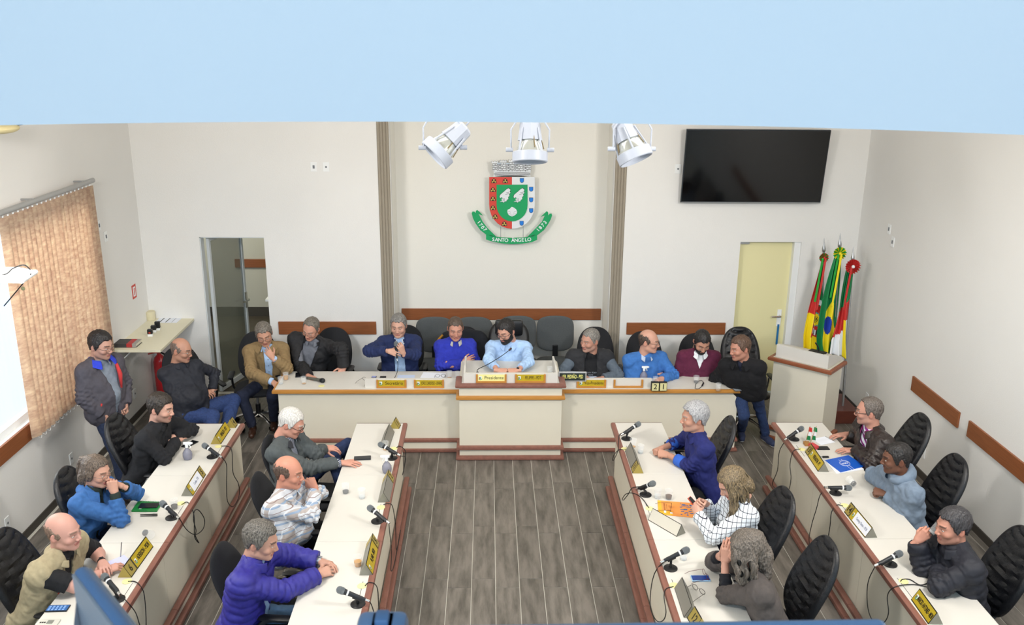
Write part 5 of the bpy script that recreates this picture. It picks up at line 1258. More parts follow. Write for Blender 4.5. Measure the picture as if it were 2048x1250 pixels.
    for q in 'LR':
        a, e, wr, pose, up, hd = J[q]; st = S.get('bare', 0.55)
        d = unit(wr-e); p0 = e+(wr-e)*st if st >= 0 else a+(e-a)*(-st)
        lo = np.min([p0, e, wr], 0)-0.08 if st < 0 else np.min([p0, wr], 0)-0.07; hi = np.max([p0, e, wr], 0)+0.08 if st < 0 else np.max([p0, wr], 0)+0.07
        f = Field(lo, hi, 0.007); ag = S.get('armw', 1.0)*S.get('foreg', 1.0)
        if st < 0: f.cone(p0, e, .050*ag, .041*ag, 0); f.cone(e, e+(wr-e)*0.35, .041*ag, .043*ag, .02); f.cone(e+(wr-e)*0.35, wr, .043*ag, .024, .02)
        else: f.cone(p0, wr, (.040-0.016*st)*ag if st else .04, .0245, 0)
        V, Q = f.nets(); addp(V, Q, sk*0.97)
        hd_ = unit(np.array(hd, float)) if hd is not None else unit(d+np.array([0, 0, -0.15]) if wr[2] < 0.95 else d)
        z_ = unit(up-hd_*np.dot(up, hd_)); y_ = np.cross(z_, hd_)
        hv2, hq2 = hand_mesh(pose); hv2 = hv2*0.98*S.get('handw', 1.0)
        if q == 'L': hv2 = hv2*np.array([1, -1, 1]); hq2 = hq2[:, ::-1]
        V = wr+hv2[:, 0:1]*hd_+hv2[:, 1:2]*y_+hv2[:, 2:3]*z_
        hc_ = np.tile(sk, (len(V), 1)); tip = np.clip((hv2[:, 0]-0.11)/0.08, 0, 1)[:, None]; hc_ = hc_*(1-0.25*tip)+sk*np.array([1.02, .72, .68])*0.25*tip
        addp(V, hq2, hc_)
    f = Field(np.minimum(Pv, Nk)-0.26, np.maximum(Pv, Nk)+0.26, 0.022)
    f.cone(tp(-.085*w, 0, 0), tp(.085*w, 0, 0), .115, .115, 0, A, sc=0.85); f.cone(tp(-.07*w, 0, .16), tp(.07*w, 0, .16), .11, .11, .05, A, sc=0.85); f.cone(tp(-.08*w, 0, L-.2), tp(.08*w, 0, L-.2), .12, .12, .05, A, sc=0.85); f.cone(tp(-.10*w, 0, L-.1), tp(.10*w, 0, L-.1), .07, .07, .04, A, sc=0.85)
    V, Q = f.nets(); addp(V, Q, sk)
    V = loc(np.concatenate(VV)); Q = np.concatenate(QQ); cc = np.concatenate(CC)
    me = new_mesh('person', V, Q, skin_m, None, True); ca_ = me.color_attributes.new('Col', 'FLOAT_COLOR', 'POINT')
    ca_.data.foreach_set('color', np.concatenate([cc, np.ones((len(cc), 1))], 1).astype(np.float32).ravel())
    bpy.data.objects.remove(root); root = link('person', me, None, base, ty)
    tag(root, S['label'], 'person')
    # hair
    hl = lambda V: loc((np.asarray(V)*hsc)@HR.T+Hc)
    if S.get('hair'):
        st, t, hm = S['hair'][:3]; kw = S['hair'][3] if len(S['hair']) > 3 else {}
        V, Q = hair_obj(st, t, S.get('seed', 1.0), **kw); o = link('hair', new_mesh('hair', hl(V), Q, hm, None, True)); parts.append(o)
        for fn in S.get('locks', []):
            b = MB(); fn(b); V = hl(np.array(b.v)); parts.append(link('hair_locks', new_mesh('hair_locks', V, [tuple(x) for x in b.f], hm, None, True)))
    if S.get('beard'):
        V, Q = beard_obj(*S['beard'][1:]); parts.append(link('beard', new_mesh('beard', hl(V), Q, S['beard'][0], None, True)))
    if S.get('glasses'):
        gm = S['glasses']; b = MB(); wr_ = 0.0013 if S.get('gl_thin', True) else 0.0022
        for sx_ in (-1, 1):
            rp_ = []
            for k in range(17):
                a = 2*math.pi*k/16; rp_.append((sx_*0.032+0.0235*math.copysign(abs(math.cos(a))**0.7, math.cos(a)), -0.104-0.004*math.cos(a)*sx_*-1, -0.004+0.0165*math.copysign(abs(math.sin(a))**0.7, math.sin(a))))
            b.tube(rp_, wr_, 6); b.tube([(sx_*0.056, -0.100, 0.003), (sx_*0.076, -0.075, 0.003), (sx_*0.081, -0.03, 0.004), (sx_*0.080, 0.010, 0.006), (sx_*0.078, 0.025, -0.012)], wr_*1.1, 6)
        b.tube([(-0.009, -0.106, 0.0), (0, -0.110, 0.003), (0.009, -0.106, 0.0)], wr_, 6)
        o = link('glasses', new_mesh('glasses', hl(np.array(b.v)), [tuple(x) for x in b.f], gm, None, True)); parts.append(o)
    # collars
    for (m, rad, hgt, gap, fl, nm, drop) in S.get('collar', []):
        rows = []; NA = 26; zc = unit(Nk-Pv+(nb-Nk)*1.5); sc2 = unit(s_-zc*np.dot(s_, zc)); fc = np.cross(sc2, zc); C0 = Nk-zc*0.012+fc*0.012+(nb-Nk)*0.12
        prof = [(0.94, 0.0), (0.92, hgt*0.6), (0.96, hgt), (1.04, hgt*1.02), (1+fl*0.6, hgt*0.45), (1+fl, -0.006)]
        V = []; F = []
        for i in range(NA+1):
            a = gap+(2*math.pi-2*gap)*i/NA; fr = max(0, math.cos(a)); ends = min(1, min(i, NA-i)/4.0)
            for k, (rr_, zz) in enumerate(prof):
                r2 = rad*rr_*(1+0.10*abs(math.sin(a))); dz = zz-drop*fr**1.5*(1.0 if k >= 3 else 0.55)-(0.018*(1-ends) if k >= 4 else 0)-0.012*fr
                V.append(C0+sc2*math.sin(a)*r2+fc*math.cos(a)*r2*1.02+zc*dz)
        nP = len(prof)
        for i in range(NA):
            for k in range(nP-1): a = i*nP+k; F.append((a, a+1, a+nP+1, a+nP))
        o = link(nm, new_mesh(nm, loc(np.array(V)), F, m, None, True)); md = o.modifiers.new('thick', 'SOLIDIFY'); md.thickness = 0.004; md.offset = 0; sb = o.modifiers.new('smooth', 'SUBSURF'); sb.levels = 1; sb.render_levels = 1; parts.append(o)
    # cuffs: (side, material, from, to fraction of the forearm, radius)
    for (q, m, f0, f1, rad) in S.get('cuffs', []):
        a, e, wr, *_ = J[q]; b = MB(); p0, p1 = e+(wr-e)*f0, e+(wr-e)*f1
        b.tube([p0, p0+(p1-p0)*0.1, p0+(p1-p0)*0.9, p1], [rad*0.96, rad*1.04, rad, rad*0.94], 18); parts.append(link('cuff', new_mesh('cuff', loc(np.array(b.v)), [tuple(x) for x in b.f], m, None, True)))
    for (q, m, wd, fr, rad) in S.get('watch', []):
        a, e, wr, *_ = J[q]; d = unit(wr-e); c0 = e+(wr-e)*fr; b = MB(); b.tube([c0-d*wd, c0+d*wd], rad, 16)
        upv = unit(J[q][4]); b.box((-0.015, -0.015, -0.003), (0.015, 0.015, 0.004), ch=0.002, M=Matrix(((d[0], np.cross(upv, d)[0], upv[0], c0[0]+upv[0]*rad), (d[1], np.cross(upv, d)[1], upv[1], c0[1]+upv[1]*rad), (d[2], np.cross(upv, d)[2], upv[2], c0[2]+upv[2]*rad), (0, 0, 0, 1))))
        parts.append(link('wristwatch', new_mesh('wristwatch', loc(np.array(b.v)), [tuple(x) for x in b.f], m, None, False)))
    for fn in S.get('extras', []):
        r = fn(dict(Pv=Pv, Nk=Nk, u=u, s=s_, f=fv, L=L, J=J, tp=tp, Hc=Hc, HR=HR, hsc=hsc))
        for (nm, b, m) in r: parts.append(link(nm, new_mesh(nm, loc(np.array(b.v)), [tuple(x) for x in b.f], m, b.m if isinstance(m, (list, tuple)) else None, True)))
    for o in parts:
        if o.parent is None: o.parent = root
    return root, dict(Pv=Pv, Nk=Nk, J=J, tp=tp, Hc=Hc)

# ------------------------------------------------------------------ the people
gry_h, dk_h, wht_h, slv_h, brn_h = hairm('grey_brown_hair', '#4c463f', '#8a8278'), hairm('dark_hair', '#1d1815', '#3b3129'), hairm('white_hair', '#c4c0ba', '#e4e1dc'), hairm('silver_hair', '#8c8c8f', '#bdbdbf'), hairm('brown_hair', '#4a352a', '#6e5443')
blk_h, scalp_h, blond_h, wavy_h = hairm('black_hair', '#131112', '#2a2626'), hairm('cropped_sides', '#6b5a50', '#8a7a70'), hairm('highlighted_hair', '#4a4036', '#94805f'), hairm('wavy_grey_brown_hair', '#4d453e', '#7d746b')
gl = mat('glasses_frame', '#2a2422', 0.3); glr = mat('thin_metal_frame', '#6d6660', 0.3, metal=0.6)
denim, navytr, blacktr = cloth('denim_blue', '#24344f', noise=0.25, nscale=60), cloth('navy_trousers', '#1a2136'), cloth('black_trousers', '#17181c')
shirtb = cloth('light_blue_shirt', '#a9c4e6', bump=0.1)
white_sh = cloth('white_shirt', '#e6e8ec', bump=0.1)
def long_hair(paths, r0, r1, h=0.0):
    def fn(f):
        for q in (-1, 1): f.ell((q*0.078, 0.010, -0.010), (0.024, 0.040, 0.045), 0.02)
        f.ell((0, 0.085, -0.075), (0.075, 0.055, 0.085), 0.03)
        for P in paths:
            for i in range(len(P)-1):
                t = i/(len(P)-1); f.cone(P[i], P[i+1], r0+(r1-r0)*t, r0+(r1-r0)*(i+1)/(len(P)-1), 0.025)
    return fn
def unpitch(paths, deg):
    M3_ = rotx(-R(deg)); out = []
    for P in paths:
        p0 = np.array(P[0], float); out.append([tuple(p0)]+[tuple(p0+(rotx(-R(deg)*min(1, 0.5+0.25*k))@(np.array(p)-p0))) for k, p in enumerate(P[1:])])
    return out
def locks_of(paths, rad, n, spread, seed, wave=0.006):
    def fn(b):
        rn = random.Random(seed)
        for k in range(n):
            P = paths[k % len(paths)]; o = Vector((rn.uniform(-1, 1), rn.uniform(-1, 1), rn.uniform(-0.4, 0.4)))*spread; ph = rn.uniform(0, 6)
            pts = []
            for i, p in enumerate(spline(P, 5)):
                w_ = wave*math.sin(i*0.9+ph); pts.append(Vector(p)+o+Vector((w_, w_*0.6, 0)))
            m = len(pts); b.tube(pts, [rad*(0.5+0.5*math.sin(math.pi*min(1, (i+1)/m*1.1))) if i < m-1 else rad*0.2 for i in range(m)], 6)
    return fn

# 1 standing man at the window
W0 = PZ(200, 692, 1.62)
greyj, knit = cloth('charcoal_jacket', '#4d4a52', 0.8), cloth('blue_grey_shirt', '#7d8794')
person(dict(label='standing man in a charcoal zip jacket with a blue and red collar, by the blinds', head=(202, 690, 1.62), look=(72, 14, 0), yaw=62, lean=-0.03, pz=0.96, w=0.92, fat=0.97, belly=0.04, skin='#c09380', brow='#2a211d', stubble=0.25,
    armR=(('t', -0.235, 0.0, 0.22), ('t', -0.15, 0.07, 0.0), 'grip', (0, -1, 0.4)), armL=(('t', 0.235, 0.0, 0.22), ('t', 0.15, 0.07, 0.0), 'grip', (0, 1, 0.4)),
    legR=(('w', W0[0]+0.08, W0[1]-0.10, 0.50), ('w', W0[0]+0.12, W0[1]-0.14, 0.09)), legL=(('w', W0[0]+0.02, W0[1]+0.10, 0.50), ('w', W0[0]+0.05, W0[1]+0.10, 0.09)), shoes=True,
    wear=[dict(name='shirt', m=knit, inf=0.0, sleeve=0.3, hem=-0.06), dict(name='jacket', m=greyj, inf=0.026, sleeve=1.04, hem=-0.14, cuts=[('open', [(0.0, 0.02), (0.25, 0.05), (0.5, 0.11), (0.6, 0.13)], 0.03)], wr_amp=0.006, bell=0.015)],
    trousers=cloth('blue_jeans', '#27324c', noise=0.25, nscale=60), collar=[(cloth('grey_shirt_collar', '#8a8b92'), 0.066, 0.030, 0.5, 0.35, 'shirt_collar', 0.02), (cloth('bright_blue_collar', '#2b3fc0'), 0.088, 0.045, 0.55, 0.55, 'collar', 0.03)],
    hair=('full', 0.015, blk_h), glasses=gl, seed=2.0,
    extras=[lambda K: [('collar_stripe', (lambda b: (b.tube([K['tp'](0.115*math.cos(a), -0.02+0.10*math.sin(a), K['L']+0.012-0.03*max(0, math.sin(a))) for a in np.linspace(-3.3, 0.3, 12)], 0.006, 6), b)[1])(MB()), cloth('red_trim', '#c63a3a')),
        ('pocket_trim', (lambda b: (b.tube([K['tp'](-0.150, 0.10, 0.06), K['tp'](-0.150, 0.125, 0.11)], 0.008, 6), b)[1])(MB()), cloth('red_trim', '#c63a3a')),
        ('lining', (lambda b: (b.tube([K['tp'](0.09, 0.125, K['L']-0.05), K['tp'](0.105, 0.135, K['L']-0.16), K['tp'](0.09, 0.14, K['L']-0.30)], [0.014, 0.022, 0.010], 8), b)[1])(MB()), cloth('red_trim', '#c63a3a'))]]))
# 2 seated by the left wall
person(dict(label='seated man in a dark button shirt and blue jeans, hands folded, by the left wall', head=(363, 700, 1.22), look=(78, 12, 4), yaw=42, lean=-0.18, pz=0.55, w=0.98, fat=1.04, belly=0.10, skin='#b98a74', brow='#4a3f38', stubble=0.15,
    armR=(PZ(356, 780, 0.80) is None or (356, 782, 0.80), (402, 782, 0.74), 'relax', (0.2, -0.4, 1), (0.9, 0.1, -0.25)), armL=((428, 756, 0.80), (425, 780, 0.70), 'relax', (0.3, -0.5, 1), (-0.8, -0.5, -0.25)),
    legR=((425, 832, 0.50), ('w', -3.02, 8.72, 0.09)), legL=((468, 800, 0.50), ('w', -2.93, 8.80, 0.09)),
    wear=[dict(name='shirt', m=cloth('near_black_shirt', '#20232d', 0.7), inf=0.010, sleeve=0.98, hem=-0.12, wr_amp=0.006)], trousers=cloth('mid_blue_jeans', '#2b3f6e', noise=0.25, nscale=60), legw=1.15,
    collar=[(cloth('near_black_shirt', '#20232d'), 0.066, 0.032, 0.45, 0.35, 'shirt_collar', 0.025)], hair=('bald', 0.004, scalp_h, dict(top=[.0, .035, .062, .07, .06, .05])), glasses=glr, shoe=black_m))
# 3 man in tan jacket, hand on cheek
tanj = cloth('tan_suede_jacket', '#8a7350', 0.9)
person(dict(label='man in a tan jacket and light blue shirt, resting his cheek on his hand', head=(528, 668, 1.20), look=(12, 22, -6), yaw=10, lean=0.06, pz=0.55, skin='#c09079', brow='#5a4a3e', fat=1.0,
    armR=((500, 748, 0.80), (546, 764, 0.74), 'relax', (0, -0.3, 1), (0.7, -0.6, -0.3)), armL=((568, 738, 0.86), (545, 716, 1.0), 'relax', (0.3, -1, 0.1), (-0.6, 0.35, 0.75)),
    legR=((484, 792, 0.52), (505, 852, 0.14)), legL=((545, 792, 0.52), (548, 838, 0.12)), footR=(0.15, -1, 0), shoe=mat('brown_shoe', '#3b2419', 0.35), trousers=navytr,
    wear=[dict(name='shirt', m=shirtb, inf=0.002, sleeve=0.98, hem=-0.05), dict(name='jacket', m=tanj, inf=0.022, sleeve=0.86, hem=-0.12, cuts=[('open', [(0.0, 0.03), (0.2, 0.035), (0.4, 0.05), (0.6, 0.07)], 0.02)], wr_amp=0.006)],
    collar=[(shirtb, 0.064, 0.028, 0.5, 0.3, 'shirt_collar', 0.02), (tanj, 0.082, 0.035, 0.6, 0.6, 'collar', 0.03)], hair=('full', 0.012, gry_h), glasses=glr,
    extras=[lambda K: [('button', (lambda b: ([b.ball(K['tp'](0.02, 0.112+0.0, c), 0.005, 6) for c in (0.12, 0.20, 0.28, 0.36)], b)[1])(MB()), black_m)]]))
# 4 black bomber jacket
bomb = cloth('black_bomber', '#1f1f22', 0.75)
person(dict(label='man with receding grey hair in a black bomber jacket over a grey polo, leaning', head=(622, 657, 1.22), look=(-14, 26, 10), yaw=-4, lean=0.12, side=0.16, pz=0.56, w=1.08, fat=1.12, belly=0.05, skin='#c7937e', brow='#7a6a5e',
    armR=((600, 738, 0.76), (617, 752, 0.78), 'relax', (0, -0.2, 1), (0.6, -0.7, 0.0)), armL=((692, 708, 0.98), (688, 735, 0.80), 'flat', (0.3, -1, 0.4), (-0.4, -0.5, -0.6)),
    wear=[dict(name='shirt', m=cloth('grey_polo', '#6d7079'), inf=0.002, sleeve=0.3, hem=-0.05), dict(name='jacket', m=bomb, inf=0.028, sleeve=0.95, hem=-0.10, cuts=[('open', [(0.0, 0.03), (0.25, 0.06), (0.5, 0.09), (0.6, 0.10)], 0.0)], wr_amp=0.007)],
    collar=[(cloth('grey_polo', '#6d7079'), 0.066, 0.028, 0.4, 0.35, 'shirt_collar', 0.02), (bomb, 0.085, 0.02, 0.8, 0.2, 'collar', 0.0)], hair=('recede', 0.007, gry_h), glasses=glr, seed=3))
# 5 speaking into the microphone
navyj = cloth('navy_zip_jacket', '#1c2a55', 0.8)
P5 = person(dict(label='grey-haired man in a navy zip jacket speaking into a handheld microphone', head=(797, 651, 1.25), look=(-4, 10, 0), yaw=6, lean=0.08, pz=0.56, skin='#c79a86', brow='#5a5048', w=1.0,
    armR=('A',) and ((738, 702, 1.02), (777, 702, 1.06), 'relax', (0.1, -0.9, 0.5), (0.9, -0.35, -0.1)), armL=((832, 720, 0.96), (806, 706, 1.04), 'grip', (0.5, -0.9, 0.0), (-0.25, -0.3, 0.9)),
    wear=[dict(name='shirt', m=shirtb, inf=0.002, sleeve=0.3, hem=-0.05), dict(name='jacket', m=navyj, inf=0.022, sleeve=0.92, hem=-0.08, cuts=[('open', [(0.0, 0.075), (0.25, 0.06), (0.45, 0.055), (0.6, 0.06)], 0.0)], wr_amp=0.006)],
    collar=[(white_sh, 0.064, 0.028, 0.5, 0.3, 'shirt_collar', 0.02), (navyj, 0.080, 0.030, 0.55, 0.1, 'collar', 0.0)], hair=('full', 0.011, hairm('iron_grey_hair', '#4f4d4b', '#9d9a96')), eyes='open'))
# 6 royal blue sweater
roy = cloth('royal_blue_knit', '#2a35a8', 0.9, bump=0.4)
person(dict(label='man in a royal blue sweater with folded arms, left of the president', head=(911, 657, 1.22), look=(6, 14, 0), yaw=6, lean=0.0, pz=0.56, skin='#c08a76', brow='#6a5a50', w=0.98, fat=1.08, belly=0.03,
    armR=(('t', -0.235, 0.08, 0.25), ('t', 0.07, 0.225, 0.29), 'relax', (0, -0.9, 0.5), (0.9, 0.05, 0.42)), armL=(('t', 0.235, 0.10, 0.24), ('t', -0.04, 0.215, 0.255), 'grip', (0, -1, 0.3), (-0.9, 0.3, 0.05)),
    wear=[dict(name='sweater', m=roy, inf=0.012, sleeve=1.0, hem=-0.12, wr_amp=0.006)], collar=[(cloth('plaid_collar', '#b9b4ae'), 0.066, 0.030, 0.45, 0.25, 'shirt_collar', 0.02)], hair=('full', 0.006, hairm('short_brown_hair', '#43362e', '#6a5a4e')), eyes='open'))
# 7 the president
person(dict(label='bearded man with glasses in a light blue shirt, in the centre presidential seat', head=(1012, 662, 1.27), look=(-38, 20, -3), yaw=-4, lean=0.16, pz=0.58, w=1.08, fat=1.12, belly=0.04, skin='#c79580', brow='#1d1614',
    armR=((972, 735, 0.98), (996, 741, 0.97), 'fist', (0, -0.5, 1), (0.95, -0.1, -0.05)), armL=((1060, 728, 0.98), (1034, 741, 0.97), 'fist', (0, -0.5, 1), (-0.95, -0.1, -0.05)),
    wear=[dict(name='shirt', m=cloth('pale_blue_shirt', '#a8c6ec', bump=0.1), inf=0.010, sleeve=0.72, hem=-0.10, wr_amp=0.006)], bare=0.5, collar=[(cloth('pale_blue_shirt', '#a8c6ec'), 0.068, 0.032, 0.5, 0.45, 'shirt_collar', 0.03)],
    hair=('low', 0.012, blk_h), beard=(blk_h, 0.006), glasses=gl, gl_thin=False, watch=[('L', black_m, 0.012, 0.93, 0.028)]))
# 8 black vest
vestm = cloth('black_quilted_vest', '#26272b', 0.8); sl8 = cloth('grey_sleeve', '#55606c')
P8, K8 = person(dict(label='grey-haired man in a dark padded vest over a black printed shirt, head turned left', head=(1180, 680, 1.20), look=(-52, 8, 4), yaw=0, lean=0.10, pz=0.56, w=1.06, fat=1.12, belly=0.05, skin='#b98976', brow='#6b625a', stubble=0.25, stub_col='#8f8883',
    armR=((1136, 742, 0.84), (1158, 752, 0.80), 'relax', (0, 0, 1), (0.7, -0.5, 0)), armL=((1232, 742, 0.84), (1206, 756, 0.80), 'relax', (0, 0, 1), (-0.85, -0.4, 0)),
    wear=[dict(name='shirt', m=cloth('black_tshirt', '#16171b'), inf=0.0, sleeve=0.4, hem=-0.05), dict(name='sleeves', m=sl8, inf=0.014, sleeve=0.97, hem=-0.05, cuts=[('open', [(-0.2, 0.14), (0.6, 0.14)])]), dict(name='vest', m=vestm, inf=0.030, sleeves=False, hem=-0.12, cuts=[('open', [(0.0, 0.07), (0.3, 0.07), (0.6, 0.07)], 0.0)], wr_amp=0.007)],
    collar=[(vestm, 0.085, 0.045, 0.7, 0.15, 'collar', 0.0)], hair=('full', 0.006, hairm('cropped_grey_hair', '#5e5b57', '#9a958e'))))
for k_, (tx_, dz_) in enumerate((('Calvin Klein', -0.175), ('Jeans', -0.205))):
    s8 = unit(np.array([1.0, 0, 0])); u8 = unit(K8['Nk']-K8['Pv']); n8 = np.cross(s8, u8); L8 = np.linalg.norm(K8['Nk']-K8['Pv']); q8 = K8['tp'](0.0, 0.124, L8+dz_-0.02)
    M8 = Matrix(((s8[0], u8[0], n8[0], q8[0]-P8.location[0]), (s8[1], u8[1], n8[1], q8[1]-P8.location[1]), (s8[2], u8[2], n8[2], q8[2]), (0, 0, 0, 1)))
    text(tx_, 0.030, mat('print_grey', '#8f959c', 0.7), M8, P8, 'shirt_lettering')
# 9 blue sweater, bald
person(dict(label='balding man with glasses in a sky blue sweater, looking right', head=(1298, 682, 1.21), look=(66, 6, 0), yaw=12, lean=0.10, pz=0.56, w=1.04, fat=1.1, belly=0.05, skin='#c79783', brow='#6a5a50',
    armR=((1258, 742, 0.82), (1306, 745, 0.81), 'relax', (0, 0, 1), (0.9, -0.2, 0)), armL=((1338, 738, 0.86), (1324, 757, 0.81), 'grip', (0.5, -0.3, 0.8), (-0.5, -0.8, -0.05)),
    wear=[dict(name='sweater', m=cloth('sky_blue_knit', '#3d72b8', 0.9, bump=0.4), inf=0.012, sleeve=0.95, hem=-0.12, wr_amp=0.006)], collar=[(cloth('pale_check_collar', '#b9c6dc'), 0.066, 0.030, 0.45, 0.25, 'shirt_collar', 0.02)],
    hair=('bald', 0.007, hairm('dark_brown_sides', '#43352d', '#5f4e44'), dict(top=[-.02, .042, .062, .065, .058, .045])), glasses=gl, seed=4))
# 10 burgundy
burg = cloth('burgundy_knit', '#5c1f3b', 0.9, bump=0.4)
person(dict(label='dark-bearded man looking down, in a burgundy V-neck sweater and white shirt', head=(1404, 683, 1.20), look=(4, 34, 0), yaw=0, lean=0.06, pz=0.55, w=0.98, skin='#bd8c76', brow='#1d1614',
    armR=(('t', -0.26, 0.05, 0.17), ('t', -0.10, 0.30, 0.10), 'relax'), armL=(('t', 0.26, 0.05, 0.17), ('t', 0.10, 0.30, 0.10), 'relax'),
    wear=[dict(name='shirt', m=white_sh, inf=0.001, sleeve=0.2, hem=-0.03, wr_amp=0.002), dict(name='sweater', m=burg, inf=0.014, sleeve=1.0, hem=-0.12, cuts=[('open', [(0.33, 0.0), (0.345, 0.004), (0.47, 0.06), (0.6, 0.075)], 0.0)], wr_amp=0.005)],
    collar=[(white_sh, 0.066, 0.032, 0.4, 0.45, 'shirt_collar', 0.03)], hair=('low', 0.008, blk_h), beard=(blk_h, 0.004)))
# 11 black blazer, leaning on the table end
blz = cloth('black_velvet_blazer', '#121216', 0.9)
person(dict(label='man in a black blazer and jeans leaning on the right end of the head table', head=(1480, 696, 1.27), look=(-72, 10, -4), yaw=-32, lean=0.12, side=-0.05, pz=0.74, skin='#b98470', brow='#5b4a3e', stubble=0.15, w=1.0, belly=0.0, fat=0.98,
    armR=((1438, 754, 0.83), (1462, 760, 0.84), 'relax', (0.1, -0.5, 0.9), (0.95, -0.35, 0.0)), armL=((1500, 735, 0.92), (1478, 750, 0.84), 'flat', (0.2, -0.8, 0.6), (-0.2, -0.7, 0.2)) and ((1512, 745, 0.90), (1462, 754, 0.84), 'relax', (0, -0.4, 1), (-0.9, 0.1, -0.1)), bare=0.5,
    legL=((1518, 812, 0.50), (1532, 868, 0.11)), legR=((1488, 830, 0.46), (1483, 858, 0.11)), footL=(0.25, -1, 0), footR=(-0.2, -1, 0), sole=True, shoe=cloth('navy_trainer', '#2a3350'), legw=0.92,
    wear=[dict(name='shirt', m=cloth('dark_navy_shirt', '#1f2336'), inf=0.0, sleeve=0.3, hem=-0.05), dict(name='blazer', m=blz, inf=0.022, sleeve=0.66, hem=-0.18, cuts=[('open', [(0.30, 0.0), (0.32, 0.01), (0.5, 0.05), (0.6, 0.06)], 0.0)], wr_amp=0.005)],
    trousers=cloth('dark_blue_jeans', '#22355c', noise=0.25, nscale=60), collar=[(blz, 0.080, 0.035, 0.6, 0.5, 'collar', 0.03)], hair=('full', 0.012, brn_h), seed=5))
# 12 black knit
person(dict(label='dark-haired man in a black knit sweater with arms crossed on the outer left desk', head=(322, 815, 1.24), look=(80, 12, 0), yaw=84, lean=0.22, pz=0.56, w=1.12, fat=1.15, belly=0.05, skin='#cb9d8a', brow='#241b17', stubble=0.45, stub_col='#4a3a34',
    armR=((322, 912, 0.84), (352, 884, 0.84), 'flat', (0.3, -0.2, 1), (0.1, 1.0, 0.05)), armL=((376, 862, 0.85), (348, 874, 0.86), 'grip', (0.6, 0, 0.8), (-0.3, -1.0, 0.1)),
    wear=[dict(name='sweater', m=cloth('black_knit', '#202125', 0.95, bump=0.4), inf=0.016, sleeve=0.98, hem=-0.12, wr_amp=0.007)], collar=[(cloth('black_knit', '#202125'), 0.068, 0.035, 0.35, 0.15, 'collar', 0.005)], hair=('low', 0.013, dk_h), seed=6, eyes='open', trousers=blacktr))
# 13 denim woman with ponytail
dj = cloth('bright_denim', '#35639f', 0.85, noise=0.14, nscale=30)
pony = [(0, 0.09, 0.07), (0, 0.13, 0.05), (0, 0.145, 0.0), (0.0, 0.14, -0.07), (0.0, 0.13, -0.12)]
person(dict(label='woman with a ponytail and glasses in a denim jacket, hands at her mouth', head=(193, 942, 1.18), look=(72, 12, 0), yaw=80, lean=0.14, pz=0.56, w=0.90, fat=0.98, bust=True, size=1.0, skin='#c99a86', brow='#4a3a30', lip='#b05a58',
    armR=((242, 1037, 0.83), (229, 985, 1.02), 'fist', (0.3, -0.9, 0.2), (-0.15, 0.1, 0.95)), armL=((270, 985, 0.86), (243, 972, 1.03), 'fist', (0.6, 0.3, 0.5), (-0.6, -0.35, 0.6)),
    wear=[dict(name='shirt', m=cloth('dark_top', '#24302c'), inf=0.0, sleeve=0.98, hem=-0.05), dict(name='jacket', m=dj, inf=0.016, sleeve=0.75, hem=-0.10, cuts=[('open', [(0.0, 0.02), (0.3, 0.03), (0.5, 0.06)], 0.0)], wr_amp=0.007)],
    collar=[(cloth('dark_top', '#24302c'), 0.062, 0.055, 0.2, 0.2, 'roll_collar', 0.0), (dj, 0.085, 0.04, 0.7, 0.6, 'collar', 0.02)], hair=('full', 0.010, hairm('ash_brown_hair', '#3f352f', '#7a6a5c'), dict(extra=long_hair([pony], 0.026, 0.018))), glasses=glr, seed=7, bare=0.7, locks=[locks_of([[(0, 0.13, 0.05), (0, 0.15, 0.0), (0, 0.145, -0.07), (0, 0.14, -0.14)]], 0.007, 14, 0.022, 4)]))
# 14 bald man, khaki vest
kh = cloth('khaki_vest', '#a3977a', 0.9)
def patches(K):
    b = MB(); tp = K['tp']; L = K['L']
    def quad(a, c, w_, h_, mi, f0=0.0):
        b.mi = mi; f = 0.150+f0; b.add([tp(a-w_, f, c-h_), tp(a+w_, f, c-h_), tp(a+w_, f-0.012, c+h_), tp(a-w_, f-0.012, c+h_)], [(0, 1, 2, 3)])
    quad(-0.075, L-0.10, 0.030, 0.022, 0); b.mi = 1; quad(-0.075, L-0.10, 0.018, 0.013, 1, 0.002); quad(-0.075, L-0.10, 0.007, 0.007, 2, 0.004)
    quad(-0.115, L-0.20, 0.018, 0.022, 3, -0.01); quad(-0.100, L-0.20, 0.008, 0.022, 1, -0.008)
    return [('badge', b, [cloth('badge_green', '#1f9a45'), cloth('badge_yellow', '#e8d030'), cloth('badge_blue', '#1f3fa0'), cloth('badge_red', '#c03a2a')])]
